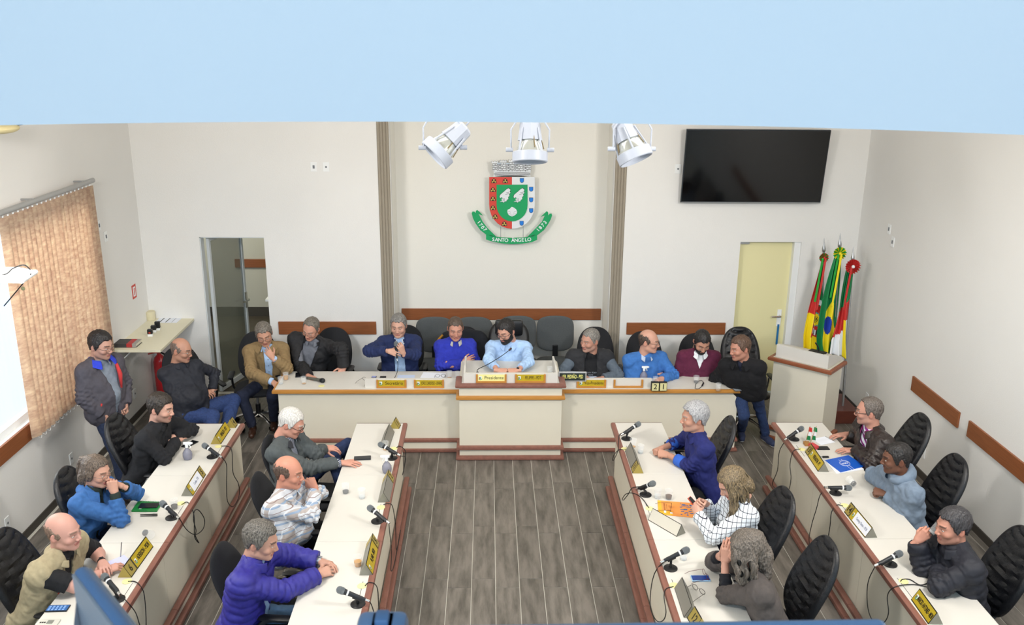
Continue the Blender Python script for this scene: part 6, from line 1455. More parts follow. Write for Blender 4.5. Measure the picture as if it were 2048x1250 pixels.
person(dict(label='bald man in a khaki vest over a black T-shirt, hands joined on a sheet', head=(127, 1062, 1.20), look=(80, 8, -4), yaw=78, lean=0.24, pz=0.56, w=1.10, fat=1.14, belly=0.06, skin='#c8988a', brow='#6a564a', scalp=None, size=1.06,
    armR=((150, 1172, 0.84), (208, 1142, 0.81), 'relax', (0, -0.1, 1), (0.75, 0.65, 0)), armL=((178, 1096, 0.86), (204, 1124, 0.84), 'relax', (0, 0, 1), (0.5, -0.75, 0.05)), bare=-0.5, foreg=1.12,
    wear=[dict(name='t_shirt', m=cloth('black_tshirt', '#16171b'), inf=0.008, sleeve=-0.82, hem=-0.05), dict(name='vest', m=kh, inf=0.026, sleeves=False, hem=-0.16, cuts=[('open', [(0.0, 0.02), (0.3, 0.02), (0.45, 0.04), (0.6, 0.06)], 0.0)], wr_amp=0.007, bell=0.01)],
    collar=[(cloth('black_tshirt', '#16171b'), 0.066, 0.015, 0.2, 0.1, 'neckband', 0.01), (kh, 0.088, 0.018, 0.5, 0.3, 'collar', 0.01)], hair=('bald', 0.006, hairm('shaved_sides', '#75604f', '#93796a'), dict(top=[-.03, .025, .045, .05, .045, .04])), extras=[patches], trousers=blacktr, watch=[('L', black_m, 0.006, 0.96, 0.030)]))
# 15 white hair, grey blazer
gb = cloth('grey_blazer', '#4c5254', 0.85); ging = pattern('gingham_shirt', 'gingham')
person(dict(label='white-haired man with glasses in a grey blazer, one hand beside a black phone', head=(583, 845, 1.20), look=(84, 26, 0), yaw=76, lean=0.02, pz=0.55, w=1.04, fat=1.05, belly=0.05, skin='#c8927f', brow='#b9b2aa',
    armR=((632, 940, 0.80), (682, 925, 0.80), 'flat', (0, -0.1, 1), (1, 0.0, -0.05)), armL=((618, 898, 0.86), (648, 896, 0.78), 'relax', (0, -0.3, 1), (0.9, 0.0, 0.0)),
    legR=((668, 918, 0.60), ('w', -1.28, 7.6, 0.1)), legL=((696, 890, 0.62), ('w', -1.28, 7.9, 0.1)), shoes=False,
    wear=[dict(name='shirt', m=ging, inf=0.002, sleeve=0.98, hem=-0.05), dict(name='blazer', m=gb, inf=0.020, sleeve=0.86, hem=-0.20, cuts=[('open', [(0.0, 0.02), (0.2, 0.02), (0.5, 0.055), (0.6, 0.06)], 0.0)], wr_amp=0.006, bell=0.015)],
    trousers=cloth('blue_jeans_b', '#253459', noise=0.2), collar=[(ging, 0.064, 0.028, 0.5, 0.3, 'shirt_collar', 0.02), (cloth('velvet_collar', '#2b2d33'), 0.080, 0.030, 0.6, 0.5, 'lapel_collar', 0.03)], hair=('full', 0.009, wht_h, dict(rough=0.0012)), glasses=gl, gl_thin=False, seed=8, watch=[('L', steel_m, 0.010, 0.95, 0.030)]))
# 16 plaid shirt
pl = pattern('pale_plaid', 'plaid')
person(dict(label='balding man in a pale plaid shirt, fist on his mouth, at the inner left desk', head=(578, 944, 1.20), look=(78, 8, 0), yaw=72, lean=0.02, pz=0.55, w=1.08, fat=1.18, belly=0.08, skin='#c68a74', brow='#5a4638',
    armR=((650, 1034, 0.80), (630, 978, 0.98), 'fist', (0.5, -0.8, 0.1), (-0.45, 0.2, 0.85)), armL=((640, 985, 0.80), (625, 1000, 0.84), 'relax', (0, 0, 1), (-0.2, -0.8, 0)),
    wear=[dict(name='shirt', m=pl, inf=0.014, sleeve=0.93, hem=-0.16, wr_amp=0.006)], collar=[(pl, 0.070, 0.032, 0.45, 0.45, 'shirt_collar', 0.03)], hair=('bald', 0.007, hairm('dark_fringe', '#4a3a30', '#6a564a'), dict(top=[.0, .05, .068, .06, .05, .04])), seed=9, trousers=blacktr))
# 17 puffer jacket
puf = cloth('violet_blue_nylon', '#2d2a88', 0.45, noise=0.12)
person(dict(label='grey-haired man in a violet-blue puffer jacket, hands clasped on the inner left desk', head=(522, 1080, 1.22), look=(84, 16, 0), yaw=82, lean=0.16, pz=0.56, w=1.06, fat=1.10, belly=0.04, skin='#c09380', brow='#3a3230',
    armR=((572, 1182, 0.83), (636, 1150, 0.81), 'relax', (0.2, -0.5, 1), (0.75, 0.65, 0)), armL=((585, 1112, 0.84), (640, 1122, 0.81), 'relax', (0.2, 0.3, 1), (0.95, -0.35, 0)),
    wear=[dict(name='shirt', m=shirtb, inf=0.002, sleeve=0.3, hem=-0.10), dict(name='puffer_jacket', m=puf, inf=0.030, sleeve=0.93, hem=-0.14, cuts=[('open', [(0.0, 0.03), (0.4, 0.02), (0.6, 0.04)], 0.0)], wr_amp=0.004, tube_p=0.062)],
    collar=[(puf, 0.082, 0.055, 0.35, 0.2, 'collar', 0.01)], hair=('full', 0.013, hairm('pepper_hair', '#37332f', '#7d7871')), seed=10, watch=[('L', steel_m, 0.014, 0.97, 0.031)], trousers=cloth('light_jeans', '#6d8fb0')))
# 18 navy shirt, silver hair
nsh, cuffm = cloth('navy_shirt', '#1c2466', 0.8), cloth('bright_blue_cuff', '#2f5fc0', 0.8)
person(dict(label='silver-haired man in a navy shirt with turned-up cuffs, hands clasped', head=(1388, 834, 1.26), look=(-84, 4, 0), yaw=-84, lean=0.14, pz=0.56, w=1.02, fat=1.08, belly=0.04, skin='#bd8c77', brow='#8a827c', stubble=0.2, stub_col='#a59c94',
    armL=((1384, 930, 0.83), (1336, 910, 0.82), 'fist', (-0.2, -0.6, 0.9), (-0.85, 0.55, 0)), armR=((1362, 882, 0.84), (1324, 896, 0.82), 'fist', (-0.2, 0.2, 1), (-0.8, -0.5, 0)), bare=0.4,
    wear=[dict(name='shirt', m=nsh, inf=0.012, sleeve=0.6, hem=-0.12, wr_amp=0.006)], cuffs=[('L', cuffm, 0.30, 0.62, 0.056), ('R', cuffm, 0.30, 0.62, 0.054)],
    collar=[(nsh, 0.068, 0.032, 0.5, 0.45, 'shirt_collar', 0.03)], hair=('full', 0.020, slv_h, dict(rough=0.0016)), seed=11, trousers=blacktr))
# 19 woman in checked blouse with phone
grd = pattern('windowpane_check', 'grid')
lh = unpitch([[(0.055, 0.02, 0.05), (0.075, 0.05, -0.05), (0.075, 0.07, -0.16), (0.06, 0.09, -0.28)], [(-0.055, 0.02, 0.05), (-0.075, 0.05, -0.05), (-0.075, 0.07, -0.16), (-0.06, 0.09, -0.28)], [(0, 0.09, 0.03), (0, 0.11, -0.08), (0, 0.12, -0.2), (0, 0.13, -0.32)], [(0.06, -0.03, 0.06), (0.085, -0.02, -0.03), (0.085, -0.01, -0.14), (0.075, 0.0, -0.26)]], 34)
person(dict(label='woman with long highlighted hair in a windowpane-check blouse, looking at her phone', head=(1464, 966, 1.19), look=(-80, 34, 0), yaw=-82, lean=0.06, pz=0.56, w=0.88, fat=0.94, bust=True, size=1.0, skin='#d0a08c', brow='#5a463a', lip='#b8504e',
    armL=((1424, 1074, 0.85), (1396, 1030, 0.90), 'grip', (-0.6, -0.8, 0.1), (-0.15, 0.7, 0.5)), armR=((1446, 1016, 0.86), (1412, 1008, 0.93), 'grip', (-0.5, 0.8, 0.3), (-0.75, -0.3, 0.35)),
    wear=[dict(name='blouse', m=grd, inf=0.014, sleeve=0.95, hem=-0.14, wr_amp=0.005)], collar=[(grd, 0.064, 0.03, 0.35, 0.3, 'collar', 0.01)], hair=('full', 0.013, blond_h, dict(extra=long_hair(lh, 0.034, 0.022))), locks=[locks_of(lh, 0.0055, 90, 0.032, 5)], seed=12, trousers=navytr))
# 20 woman in grey-brown sweater
gb2 = cloth('grey_brown_knit', '#544e4c', 0.95)
wh = unpitch([[(0.055, 0.0, 0.07), (0.095, 0.02, -0.03), (0.10, 0.03, -0.12), (0.095, 0.05, -0.20)], [(-0.055, 0.0, 0.07), (-0.095, 0.02, -0.03), (-0.10, 0.03, -0.12), (-0.095, 0.05, -0.20)], [(0.02, 0.08, 0.07), (0.03, 0.13, -0.04), (0.04, 0.14, -0.15), (0.05, 0.13, -0.23)], [(-0.02, 0.08, 0.07), (-0.03, 0.13, -0.04), (-0.04, 0.14, -0.15), (-0.05, 0.13, -0.22)], [(0.06, -0.05, 0.07), (0.090, -0.055, 0.0), (0.095, -0.035, -0.08), (0.10, -0.01, -0.15)]], 14)
person(dict(label='woman with wavy greying hair in a grey-brown sweater, hands before her face', head=(1492, 1100, 1.20), look=(-98, 14, 0), yaw=-94, lean=0.20, pz=0.56, w=0.98, fat=1.12, size=1.02, skin='#cf9d8a', brow='#5a463a',
    armL=((1434, 1172, 0.83), (1450, 1124, 0.99), 'flat', (-0.7, -0.7, 0.1), (0.08, 0.12, 1)), armR=((1426, 1122, 0.84), (1444, 1108, 1.00), 'relax', (-0.7, 0.7, 0.1), (0.1, -0.1, 1)), bare=0.45,
    wear=[dict(name='undershirt', m=cloth('black_sleeve', '#1c1d24'), inf=0.003, sleeve=0.62, hem=-0.03), dict(name='sweater', m=gb2, inf=0.020, sleeve=0.22, hem=-0.18, wr_amp=0.005, bell=0.01)], hair=('full', 0.018, wavy_h, dict(extra=long_hair(wh, 0.040, 0.024), rough=0.003)), locks=[locks_of(wh, 0.016, 26, 0.030, 6, 0.012)], seed=13, trousers=navytr))
# 21 leather jacket
lj = mat('brown_leather_jacket', '#2d2523', 0.38, noise=0.15, nscale=20, bump=0.3, bscale=60); stp = pattern('purple_striped_polo', 'stripe')
person(dict(label='man with glasses in a dark brown leather jacket and purple striped polo', head=(1738, 822, 1.22), look=(-112, 6, 0), yaw=-84, lean=0.14, pz=0.56, w=1.06, fat=1.08, belly=0.05, skin='#c08d7a', brow='#5a4c44', stubble=0.2, stub_col='#8a8078',
    armL=((1752, 930, 0.83), (1712, 900, 0.81), 'flat', (0, 0, 1), (-1, 0.08, -0.04)), armR=((1722, 868, 0.86), (1694, 868, 0.81), 'flat', (0, 0, 1), (-1, -0.15, -0.05)),
    wear=[dict(name='polo_shirt', m=stp, inf=0.002, sleeve=0.3, hem=-0.05), dict(name='leather_jacket', m=lj, inf=0.024, sleeve=0.95, hem=-0.12, cuts=[('open', [(0.0, 0.04), (0.3, 0.06), (0.6, 0.08)], 0.0)], wr_amp=0.007)],
    collar=[(cloth('magenta_collar', '#8a1f66'), 0.066, 0.030, 0.4, 0.3, 'shirt_collar', 0.02), (lj, 0.084, 0.035, 0.65, 0.5, 'collar', 0.02)], hair=('recede', 0.007, hairm('greying_brown_hair', '#4d433c', '#7c736c')), glasses=gl, gl_thin=False, seed=14, trousers=blacktr, watch=[('L', steel_m, 0.010, 0.9, 0.034)]))
# 22 hooded jacket
hj = cloth('grey_blue_jacket', '#77879a', 0.9, noise=0.15, nscale=20)
def hood(K):
    b = MB(); C0 = K['Nk']; s_, f_, u_ = K['s'], K['f'], K['u']; V = []; NA, NB = 18, 8
    for i in range(NA+1):
        a = math.pi*(0.12+1.76*i/NA)+math.pi*0.0; ends = math.sin(math.pi*i/NA)
        for k in range(NB):
            t = 2*math.pi*k/NB; rr_ = 0.092+0.02*ends; th = 0.018+0.022*ends
            c = C0+s_*math.sin(a+math.pi*0)*rr_+f_*math.cos(a)*rr_*0.95+u_*(0.015+0.01*ends); o = (s_*math.sin(a)+f_*math.cos(a))*math.cos(t)*th+u_*math.sin(t)*th*1.5
            V.append(c+o)
    F = [(i*NB+k, i*NB+(k+1) % NB, (i+1)*NB+(k+1) % NB, (i+1)*NB+k) for i in range(NA) for k in range(NB)]; b.add(V, F); return [('hood', b, hj)]
person(dict(label='dark-skinned man with cropped hair in a grey-blue hooded jacket, arms folded on the desk', head=(1793, 916, 1.20), look=(-100, 8, 0), yaw=-86, lean=0.16, pz=0.56, w=1.04, fat=1.06, belly=0.03, skin='#6e4a3a', brow='#1a1412', lip='#6a4038', stubble=0.2, stub_col='#2a1c18',
    armL=((1822, 1010, 0.84), (1772, 988, 0.83), 'fist', (-0.4, -0.2, 1), (-0.8, 0.5, 0.05)), armR=((1750, 950, 0.84), (1776, 978, 0.86), 'relax', (0, 0, 1), (0.4, -0.8, 0)),
    wear=[dict(name='hooded_jacket', m=hj, inf=0.022, sleeve=0.98, hem=-0.16, wr_amp=0.008)], extras=[hood], hair=('low', 0.006, blk_h), seed=15, trousers=denim))
# 23 drinking man
bj = cloth('black_padded_jacket', '#1f212b', 0.6)
person(dict(label='dark-haired man in a black padded jacket, drinking from a small plastic cup', head=(1905, 1052, 1.20), look=(-86, 8, 0), yaw=-88, lean=0.14, pz=0.56, w=1.06, fat=1.10, belly=0.04, skin='#c28b77', brow='#2a201c', stubble=0.3, stub_col='#5a4a44',
    armR=((1852, 1118, 0.86), (1834, 1082, 1.00), 'grip', (-0.5, -0.85, 0.2), (0.55, -0.15, 0.75)), armL=((1880, 1172, 0.84), (1880, 1140, 0.84), 'grip', (0, 0, 1), (0.2, 0.9, 0)),
    wear=[dict(name='padded_jacket', m=bj, inf=0.028, sleeve=0.96, hem=-0.16, wr_amp=0.006, tube_p=0.085)], collar=[(cloth('red_collar', '#8a2030'), 0.064, 0.025, 0.3, 0.1, 'shirt_collar', 0.0), (bj, 0.086, 0.045, 0.5, 0.35, 'collar', 0.01)], hair=('full', 0.014, hairm('near_black_hair', '#1c1b1e', '#4a484c')), seed=16, trousers=blacktr))

# ------------------------------------------------------------------ things on the desks
ZT = TZ+0.0008
aisle = {'lo': (-2.47, 1), 'li': (-0.83, 1), 'ri': (1.27, -1), 'ro': (2.925, -1)}
def cable_pts(row, pts):
    xa, s = aisle[row]; out = []
    for (px, py) in pts:
        p = PZ(px, py, TZ+0.006)
        if (p[0]-(xa+s*0.02))*s > 0: p = PX(px, py, xa+s*0.032)
        p[2] = max(p[2], 0.2); out.append(p)
    return out
cable_m = mat('black_cable', '#17181a', 0.6); grille_m = mat('mic_grille', '#8e969c', 0.35, metal=0.7, bump=0.8, bscale=700)
micb_m = mat('mic_body', '#23262b', 0.4)
def mic_on(t, A, B, tail, base, parts=True):
    """A ball centre, B body end, tail connector end: all relative to t"""
    d = (B-A).normalized()
    o = MB(); o.ball(A, 0.027, 14); o.tube([A+d*0.012, A+d*0.03], [0.0275, 0.024], 14); o.build('grille', grille_m, t, smooth=True)
    o = MB(); o.tube([A+d*0.026, A+d*0.06, B], [0.022, 0.018, 0.0125], 14); o.build('microphone_body', micb_m, t, smooth=True)
    o = MB(); o.tube([B, B+d*0.03], 0.0105, 10); o.build('connector', chrome_m, t, smooth=True)
def desk_mic(row, ball, end, base, label, cable=None, zb=0.915, ze=0.845, tag_w=False):
    Bp = PZ(*base, TZ); t = thing('desk_microphone', label, 'microphone', Bp, group='microphones on the desks')
    b0 = Vector(Bp); A = Vector(PZ(*ball, zb))-b0; E_ = Vector(PZ(*end, ze))-b0; d = (E_-A).normalized(); E_ = A+d*0.185
    mic_on(t, A, E_, None, None)
    o = MB(); o.lathe([(0.052, 0.0), (0.052, 0.006), (0.046, 0.011), (0.012, 0.014)], n=22); o.build('stand_base', black_m, t, smooth=True)
    mid = A+d*0.125
    o = MB(); o.tube([(0, 0, 0.01), (0, 0, 0.035), mid-Vector((0, 0, 0.02))], [0.011, 0.010, 0.009], 10); o.tube([mid-d*0.03-Vector((0, 0, 0.006)), mid+d*0.035-Vector((0, 0, 0.006))], 0.019, 12); o.build('stand_post', black_m, t, smooth=True)
    o = MB(); o.tube([A+d*0.05, A+d*0.062], 0.0205, 12); o.build('white_band', white_m, t, smooth=True)
    if cable:
        P = [E_+d*0.03]+[Vector(p)-b0 for p in cable_pts(row, cable)]
        o = MB(); o.tube(spline([tuple(p) for p in P], 6), 0.0036, 6); o.build('cable', cable_m, t, smooth=True)
    return t
def grommet(px, py, label, z=ZT):
    t = tag(MB().lathe([(0.034, 0), (0.034, 0.003), (0.030, 0.004)], n=22).build('cable_cap', yel_m, None, True, PZ(px, py, z)), label, 'cable cap', 'pale yellow cable caps in the desk tops'); return t
M_ = [
 ('lo', (409, 891), (434, 908), (425, 914), 'desk microphone on the far desk of the outer left row, by the spray bottle', [(453, 930), (453, 968), (455, 1002), (466, 1013), (479, 1005), (477, 968), (466, 945), (464, 904), (457, 893), (442, 892)]),
 ('lo', (325, 1007), (352, 1031), (344, 1036), 'desk microphone beside the green notebook', [(374, 1060), (391, 1069), (406, 1058), (409, 1039), (398, 1021), (389, 1022), (387, 1040), (392, 1060), (391, 1072), (398, 1086), (389, 1072), (388, 1030), (376, 1005), (363, 1009)]),
 ('lo', (209, 1153), (241, 1190), (235, 1199), 'desk microphone in front of the bald man in the khaki vest', [(259, 1209), (272, 1227), (282, 1256), (292, 1256), (289, 1193), (280, 1171), (269, 1163), (256, 1163)]),
 ('li', (761, 889), (788, 904), (784, 917), 'desk microphone on the far desk of the inner left row', [(802, 912), (811, 915), (809, 932), (805, 950), (810, 925), (811, 905), (807, 897), (798, 892), (793, 896)]),
 ('li', (740, 1016), (769, 1039), (755, 1043), 'desk microphone on the second desk of the inner left row, by two empty cups', [(778, 1051), (783, 1103), (782, 1141), (791, 1177), (804, 1156), (793, 1100), (791, 1051), (785, 1013), (776, 1007), (767, 1009)]),
 ('li', (680, 1180), (719, 1195), (716, 1209), 'desk microphone nearest the clasped hands of the puffer-jacket man', [(743, 1210), (748, 1227), (752, 1256), (760, 1256), (757, 1207), (755, 1178), (748, 1167), (737, 1165), (730, 1172)]),
 ('ri', (1277, 848), (1253, 863), (1253, 878), 'desk microphone at the far corner of the inner right row', [(1245, 866), (1238, 872), (1236, 900), (1228, 919), (1225, 920), (1228, 910), (1236, 901), (1243, 899), (1252, 899)]),
 ('ri', (1306, 967), (1291, 972), (1291, 990), 'desk microphone just above the two glasses on the second inner right desk', [(1284, 973), (1272, 974), (1263, 977), (1256, 989), (1247, 1000), (1245, 997), (1252, 988), (1264, 986), (1277, 991), (1287, 1000), (1298, 1016)]),
 ('ri', (1373, 1100), (1337, 1117), (1341, 1137), 'desk microphone in front of the woman with wavy greying hair', [(1330, 1122), (1318, 1133), (1308, 1150), (1302, 1178), (1301, 1216), (1313, 1241), (1326, 1241), (1332, 1224), (1328, 1194), (1332, 1178), (1347, 1173)]),
 ('ro', (1603, 857), (1582, 871), (1588, 879), 'desk microphone on the far desk of the outer right row, by the lectern', [(1574, 877), (1559, 902), (1555, 940), (1545, 966), (1548, 985), (1561, 993), (1576, 983), (1582, 957), (1580, 928), (1587, 902), (1601, 898)]),
 ('ro', (1698, 976), (1667, 975), (1671, 987), 'desk microphone lying level in front of the man in the hooded jacket', [(1652, 975), (1640, 991), (1633, 1017), (1623, 1051), (1618, 1087), (1632, 1120), (1648, 1112), (1659, 1059), (1663, 1025), (1674, 1010), (1686, 1012)]),
 ('ro', (1799, 1107), (1763, 1125), (1780, 1129), 'desk microphone in front of the drinking man', [(1750, 1133), (1737, 1161), (1734, 1195), (1739, 1229), (1754, 1250), (1769, 1244), (1777, 1225), (1775, 1191), (1790, 1174), (1828, 1169), (1875, 1178), (1883, 1170), (1866, 1163), (1841, 1170), (1820, 1159), (1805, 1159), (1801, 1163)])]
for (row, a, b2, c, lab, cab) in M_:
    zb, ze = (0.90, 0.845) if a != (1698, 976) else (0.84, 0.845)
    desk_mic(row, a, b2, c, lab, cab, zb, ze)
for (px, py, lab) in ((437, 893, 'outer left row, far desk'), (362, 1007, 'outer left row, second desk'), (254, 1163, 'outer left row, third desk'), (788, 897, 'inner left row, far desk'), (762, 1015, 'inner left row, second desk'), (724, 1172, 'inner left row, third desk'),
                      (1249, 898, 'inner right row, far desk'), (1299, 1017, 'inner right row, second desk'), (1348, 1171, 'inner right row, third desk'), (1604, 899, 'outer right row, far desk'), (1690, 1011, 'outer right row, second desk'), (1807, 1163, 'outer right row, third desk'), (643, 772, 'left wing of the head table')):
    grommet(px, py, 'pale yellow cable cap, '+lab)

def tent(A, B, segs, row, label, dep=0.10, hgt=0.092, body=tin_m, rot=None):
    """three-sided desk name stand; A near, B far: pixels of the aisle-side base edge"""
    a, b2 = PZ(*A, ZT), PZ(*B, ZT); s = aisle[row][1]
    p, q = (a, b2) if s > 0 else (b2, a)
    ang = math.atan2(q[1]-p[1], q[0]-p[0]); L = math.hypot(q[0]-p[0], q[1]-p[1])
    t = thing('name_stand', label, 'name plate', p, ang, 'three-sided name stands on the desks')
    up = Vector((0, dep/2, hgt)).normalized(); x0 = 0
    for (f0, f1, kind, txt, bm_) in segs:
        g0, g1 = L*f0+0.001, L*f1-0.001
        o = MB(); o.prism([(0, 0), (dep, 0), (dep/2, hgt)], g0, g1, 'x'); bd = o.build('stand_body' if kind != 'num' else 'number_block', bm_, t)
        def M3(x, off=0.0): return Matrix(((1, 0, 0, x), (0, up.y, -up.z, dep/4-up.z*off), (0, up.z, up.y, hgt/2+up.y*off), (0, 0, 0, 1)))
        ln_ = math.hypot(dep/2, hgt)
        o = MB(); o.mi = 0; o.box((g0, -ln_/2, 0.0), (g1, ln_/2, 0.001), M3(0)); 
        if kind == 'gold': o.mi = 1; o.box((g0+0.006, -ln_/2+0.008, 0.001), (g1-0.006, ln_/2-0.008, 0.002), M3(0))
        if kind == 'num': o.mi = 2; o.box((g0+0.004, -ln_/2+0.008, 0.001), (g1-0.004, ln_/2-0.008, 0.002), M3(0))
        if kind == 'paper':
            o.mi = 1; o.box((g0+0.004, -ln_/2+0.006, 0.001), (g1-0.004, ln_/2-0.006, 0.002), M3(0)); o.mi = 3; o.box((g0+0.06, -ln_/2+0.010, 0.002), (g1-0.004, ln_/2-0.010, 0.003), M3(0))
        if kind == 'grey': o.mi = 5; o.box((g0+0.004, -ln_/2+0.005, 0.001), (g1-0.004, ln_/2-0.005, 0.002), M3(0))
        if kind == 'blank': o.mi = 4; o.box((g0+0.004, -ln_/2+0.005, 0.001), (g1-0.004, ln_/2-0.005, 0.002), M3(0))
        o.build('face_plate', [ink_m, gold_m, brass_m, paper_m, mat('milky_face', '#c9c4b6', 0.35), mat('grey_face', '#807e76', 0.4)], t)
        if txt and kind == 'num': text(txt, 0.075, ink_m, M3((g0+g1)/2, 0.0025), t, bold=0.0008, sx=0.9)
        if kind == 'gold':
            crest(None, M3(g0+0.034, 0.0025), t, 0.022)
            if txt: text(txt, 0.050, ink_m, M3((g0+g1)/2+0.02, 0.0025), t, sx=0.52*min(1.0, 16/len(txt))*min(1, (g1-g0)/0.30), bold=0.001)
        if kind == 'paper':
            crest(None, M3(g0+0.032, 0.0025), t, 0.020)
            text(txt, 0.034, mat('pencil', '#8d92a4', 0.8), M3((g0+g1)/2+0.03, 0.0035), t, sx=0.6)
    return t
tent((442, 888.5), (461, 859), [(0, 1, 'gold', 'NIVALDO - PDT', brass_m)], 'lo', 'gold name stand on the far desk of the outer left row', body=brass_m)
tent((471, 856), (475.5, 849.5), [(0, 1, 'num', '4', brass_m)], 'lo', 'small gold number stand reading 4 on the outer left row')
tent((386, 992), (412, 949), [(0, 0.78, 'paper', 'Carolina - PTB', tin_m), (0.8, 1, 'num', '5', brass_m)], 'lo', 'name stand with a white paper slip and the number 5')
tent((263, 1155.4), (307, 1093.4), [(0, 0.26, 'num', '6', brass_m), (0.27, 1, 'gold', 'ADERISON - PSDB', tin_m)], 'lo', 'gold name stand with the number 6 before the bald man')
tent((798, 858), (802, 850.5), [(0, 1, 'num', '1', brass_m)], 'li', 'small gold number stand at the far corner of the inner left row')
tent((779, 894.7), (789, 864), [(0, 1, 'grey', None, tin_m)], 'li', 'grey-backed name stand at the far end of the inner left row')
tent((779, 1005), (789, 957), [(0, 0.76, 'grey', None, tin_m), (0.78, 1, 'num', '2', brass_m)], 'li', 'grey name stand just below the spray bottle of the inner left row')
tent((746, 1150.7), (759, 1087), [(0, 0.80, 'gold', 'M. JAIR - MDB', tin_m), (0.82, 1, 'num', '5', brass_m)], 'li', 'name stand with a yellow face beside the cup of tea')
tent((1265, 947), (1250, 902), [(0, 0.78, 'grey', None, tin_m), (0.8, 1, 'num', '11', brass_m)], 'ri', 'grey name stand below the hands of the silver-haired man')
tent((1353.7, 1073.7), (1295.5, 1039.6), [(0, 1, 'blank', None, tin_m)], 'ri', 'blank name stand turned askew below the orange brochure')
tent((1367.8, 1235.7), (1348.8, 1176), [(0, 1, 'grey', None, tin_m)], 'ri', 'long blank grey name stand on the nearest inner right desk')
tent((1388, 1262), (1374, 1236), [(0, 1, 'num', '12', brass_m)], 'ri', 'gold number stand reading 12 at the bottom picture edge')
tent((1636, 943.6), (1609.8, 903.8), [(0.0, 0.20, 'num', '13', brass_m), (0.22, 1, 'gold', 'VEREADOR - PT', tin_m)], 'ro', 'yellow name stand with the number 13 beside the blue folder')
tent((1730, 1076), (1688, 1023.8), [(0, 0.2, 'num', '14', brass_m), (0.22, 1, 'paper', 'Camargo Bueno - MDB', tin_m)], 'ro', 'name stand with a white slip and the number 14')
tent((1856.5, 1249), (1821.7, 1199), [(0, 1, 'gold', 'MARCIO ANTUNES - MDB', tin_m)], 'ro', 'yellow name stand nearest the camera in the outer right row')

tea, coffee, wat = mat('tea', '#e0a020', 0.1, trans=0.3), mat('cola', '#24160f', 0.15), mat('water', '#e8eef0', 0.05, alpha=0.5)
def cup(px, py, label, fill=None, fh=0.03, z=ZT, M=None, xyz=None, lean=None):
    p = PZ(px, py, z) if xyz is None else xyz
    t = thing('plastic_cup', label, 'cup', p, group='small clear plastic cups')
    Mx = M if M is not None else Matrix.Identity(4)
    o = MB(); o.lathe([(0.0, 0.001), (0.024, 0.0), (0.0255, 0.002), (0.034, 0.080), (0.036, 0.082), (0.035, 0.084), (0.033, 0.080), (0.0245, 0.004), (0.0, 0.003)], n=20, M=Mx, cap=False); o.build('cup_wall', glass_m, t, smooth=True)
    if fill: o = MB(); o.lathe([(0.023, 0.004), (0.0235+0.0085*fh/0.08, fh)], n=20, M=Mx); o.build('drink', fill, t, smooth=True)
    return t
for a in ((572, 759.5, 'cup of tea at the left corner of the head table', tea, 0.045), (562, 768, 'empty cup beside the cup of tea at the left corner of the head table', wat, 0.01), (608, 767.6, 'nearly empty cup beside the handheld microphone', tea, 0.006),
          (899, 756, 'left cup of the pair behind the name boards, left of the president', tea, 0.006), (915, 757, 'right cup of the pair behind the name boards, left of the president', wat, 0.02),
          (1392, 765.6, 'cup with a little cola near the burgundy sweater', coffee, 0.022), (1436, 781, 'cup with a yellow rest near the right end of the head table', tea, 0.010),
          (1266, 894, 'cup with a yellow rest next to the far inner right microphone', tea, 0.006), (1281, 906, 'empty cup by the hands of the silver-haired man', wat, 0.02), (1315, 996, 'clear water cup on the second inner right desk', wat, 0.03), (1337, 998, 'cup of cola above the orange brochure', coffee, 0.035),
          (1367, 1119, 'clear cup behind the microphone of the nearest inner right desk', wat, 0.02), (771, 899.5, 'cup with a yellow rest behind the far inner left microphone', tea, 0.006), (724, 996, 'empty clear cup in the middle of the second inner left desk', wat, 0.02), (691.5, 986, 'cup with a cola rest before the man in plaid', coffee, 0.022),
          (716, 1132, 'cup half full of yellow tea beside a name stand', tea, 0.042), (349, 1017, 'cup with dark cola by the microphone and green notebook', coffee, 0.032)):
    cup(a[0], a[1], a[2], a[3], a[4])
cup(1100, 748, 'clear cup on the raised desk of the president', wat, 0.03, z=0.901)
cup(290, 1073, 'tipped-over cup with a cola rest near the number 6 stand', coffee, 0.012, M=T(0, 0, 0.036) @ Matrix.Rotation(R(86), 4, (0.55, 0.8, 0)) )
cup(1708, 976, 'tipped cup with a dark rest beside the level microphone', coffee, 0.02, M=T(0, 0, 0.034) @ Matrix.Rotation(R(-80), 4, (1, 0.3, 0)))
cup(0, 0, 'cup held to the mouth of the man in the black padded jacket', wat, 0.02, xyz=PZ(1862, 1066, 1.07), M=Matrix.Rotation(R(40), 4, (0, 1, 0)))
cup(0, 0, 'cup held by the balding man in the blue sweater', wat, 0.03, xyz=PZ(1311, 768, ZT))
def spray(px, py, label, z=ZT, rz=0.0):
    t = thing('spray_bottle', label, 'bottle', PZ(px, py, z), rz, 'small spray bottles')
    o = MB(); o.lathe([(0.030, 0), (0.038, 0.006), (0.044, 0.035), (0.042, 0.065), (0.028, 0.090), (0.015, 0.105), (0.013, 0.125)], n=22); o.build('bottle_body', mat('smoky_plastic', '#8a8b9c', 0.2, alpha=0.72), t, smooth=True)
    o = MB(); o.tube([(0, 0, 0.118), (0, 0, 0.15)], 0.015, 12); o.box((-0.045, -0.011, 0.148), (0.028, 0.011, 0.170), ch=0.004); o.box((-0.056, -0.007, 0.154), (-0.044, 0.007, 0.166)); o.build('spray_head', white_m, t, smooth=True)
    o = MB(); o.tube([(-0.012, 0, 0.150), (-0.030, 0, 0.135), (-0.034, 0, 0.115)], 0.005, 6); o.build('trigger', white_m, t, smooth=True)
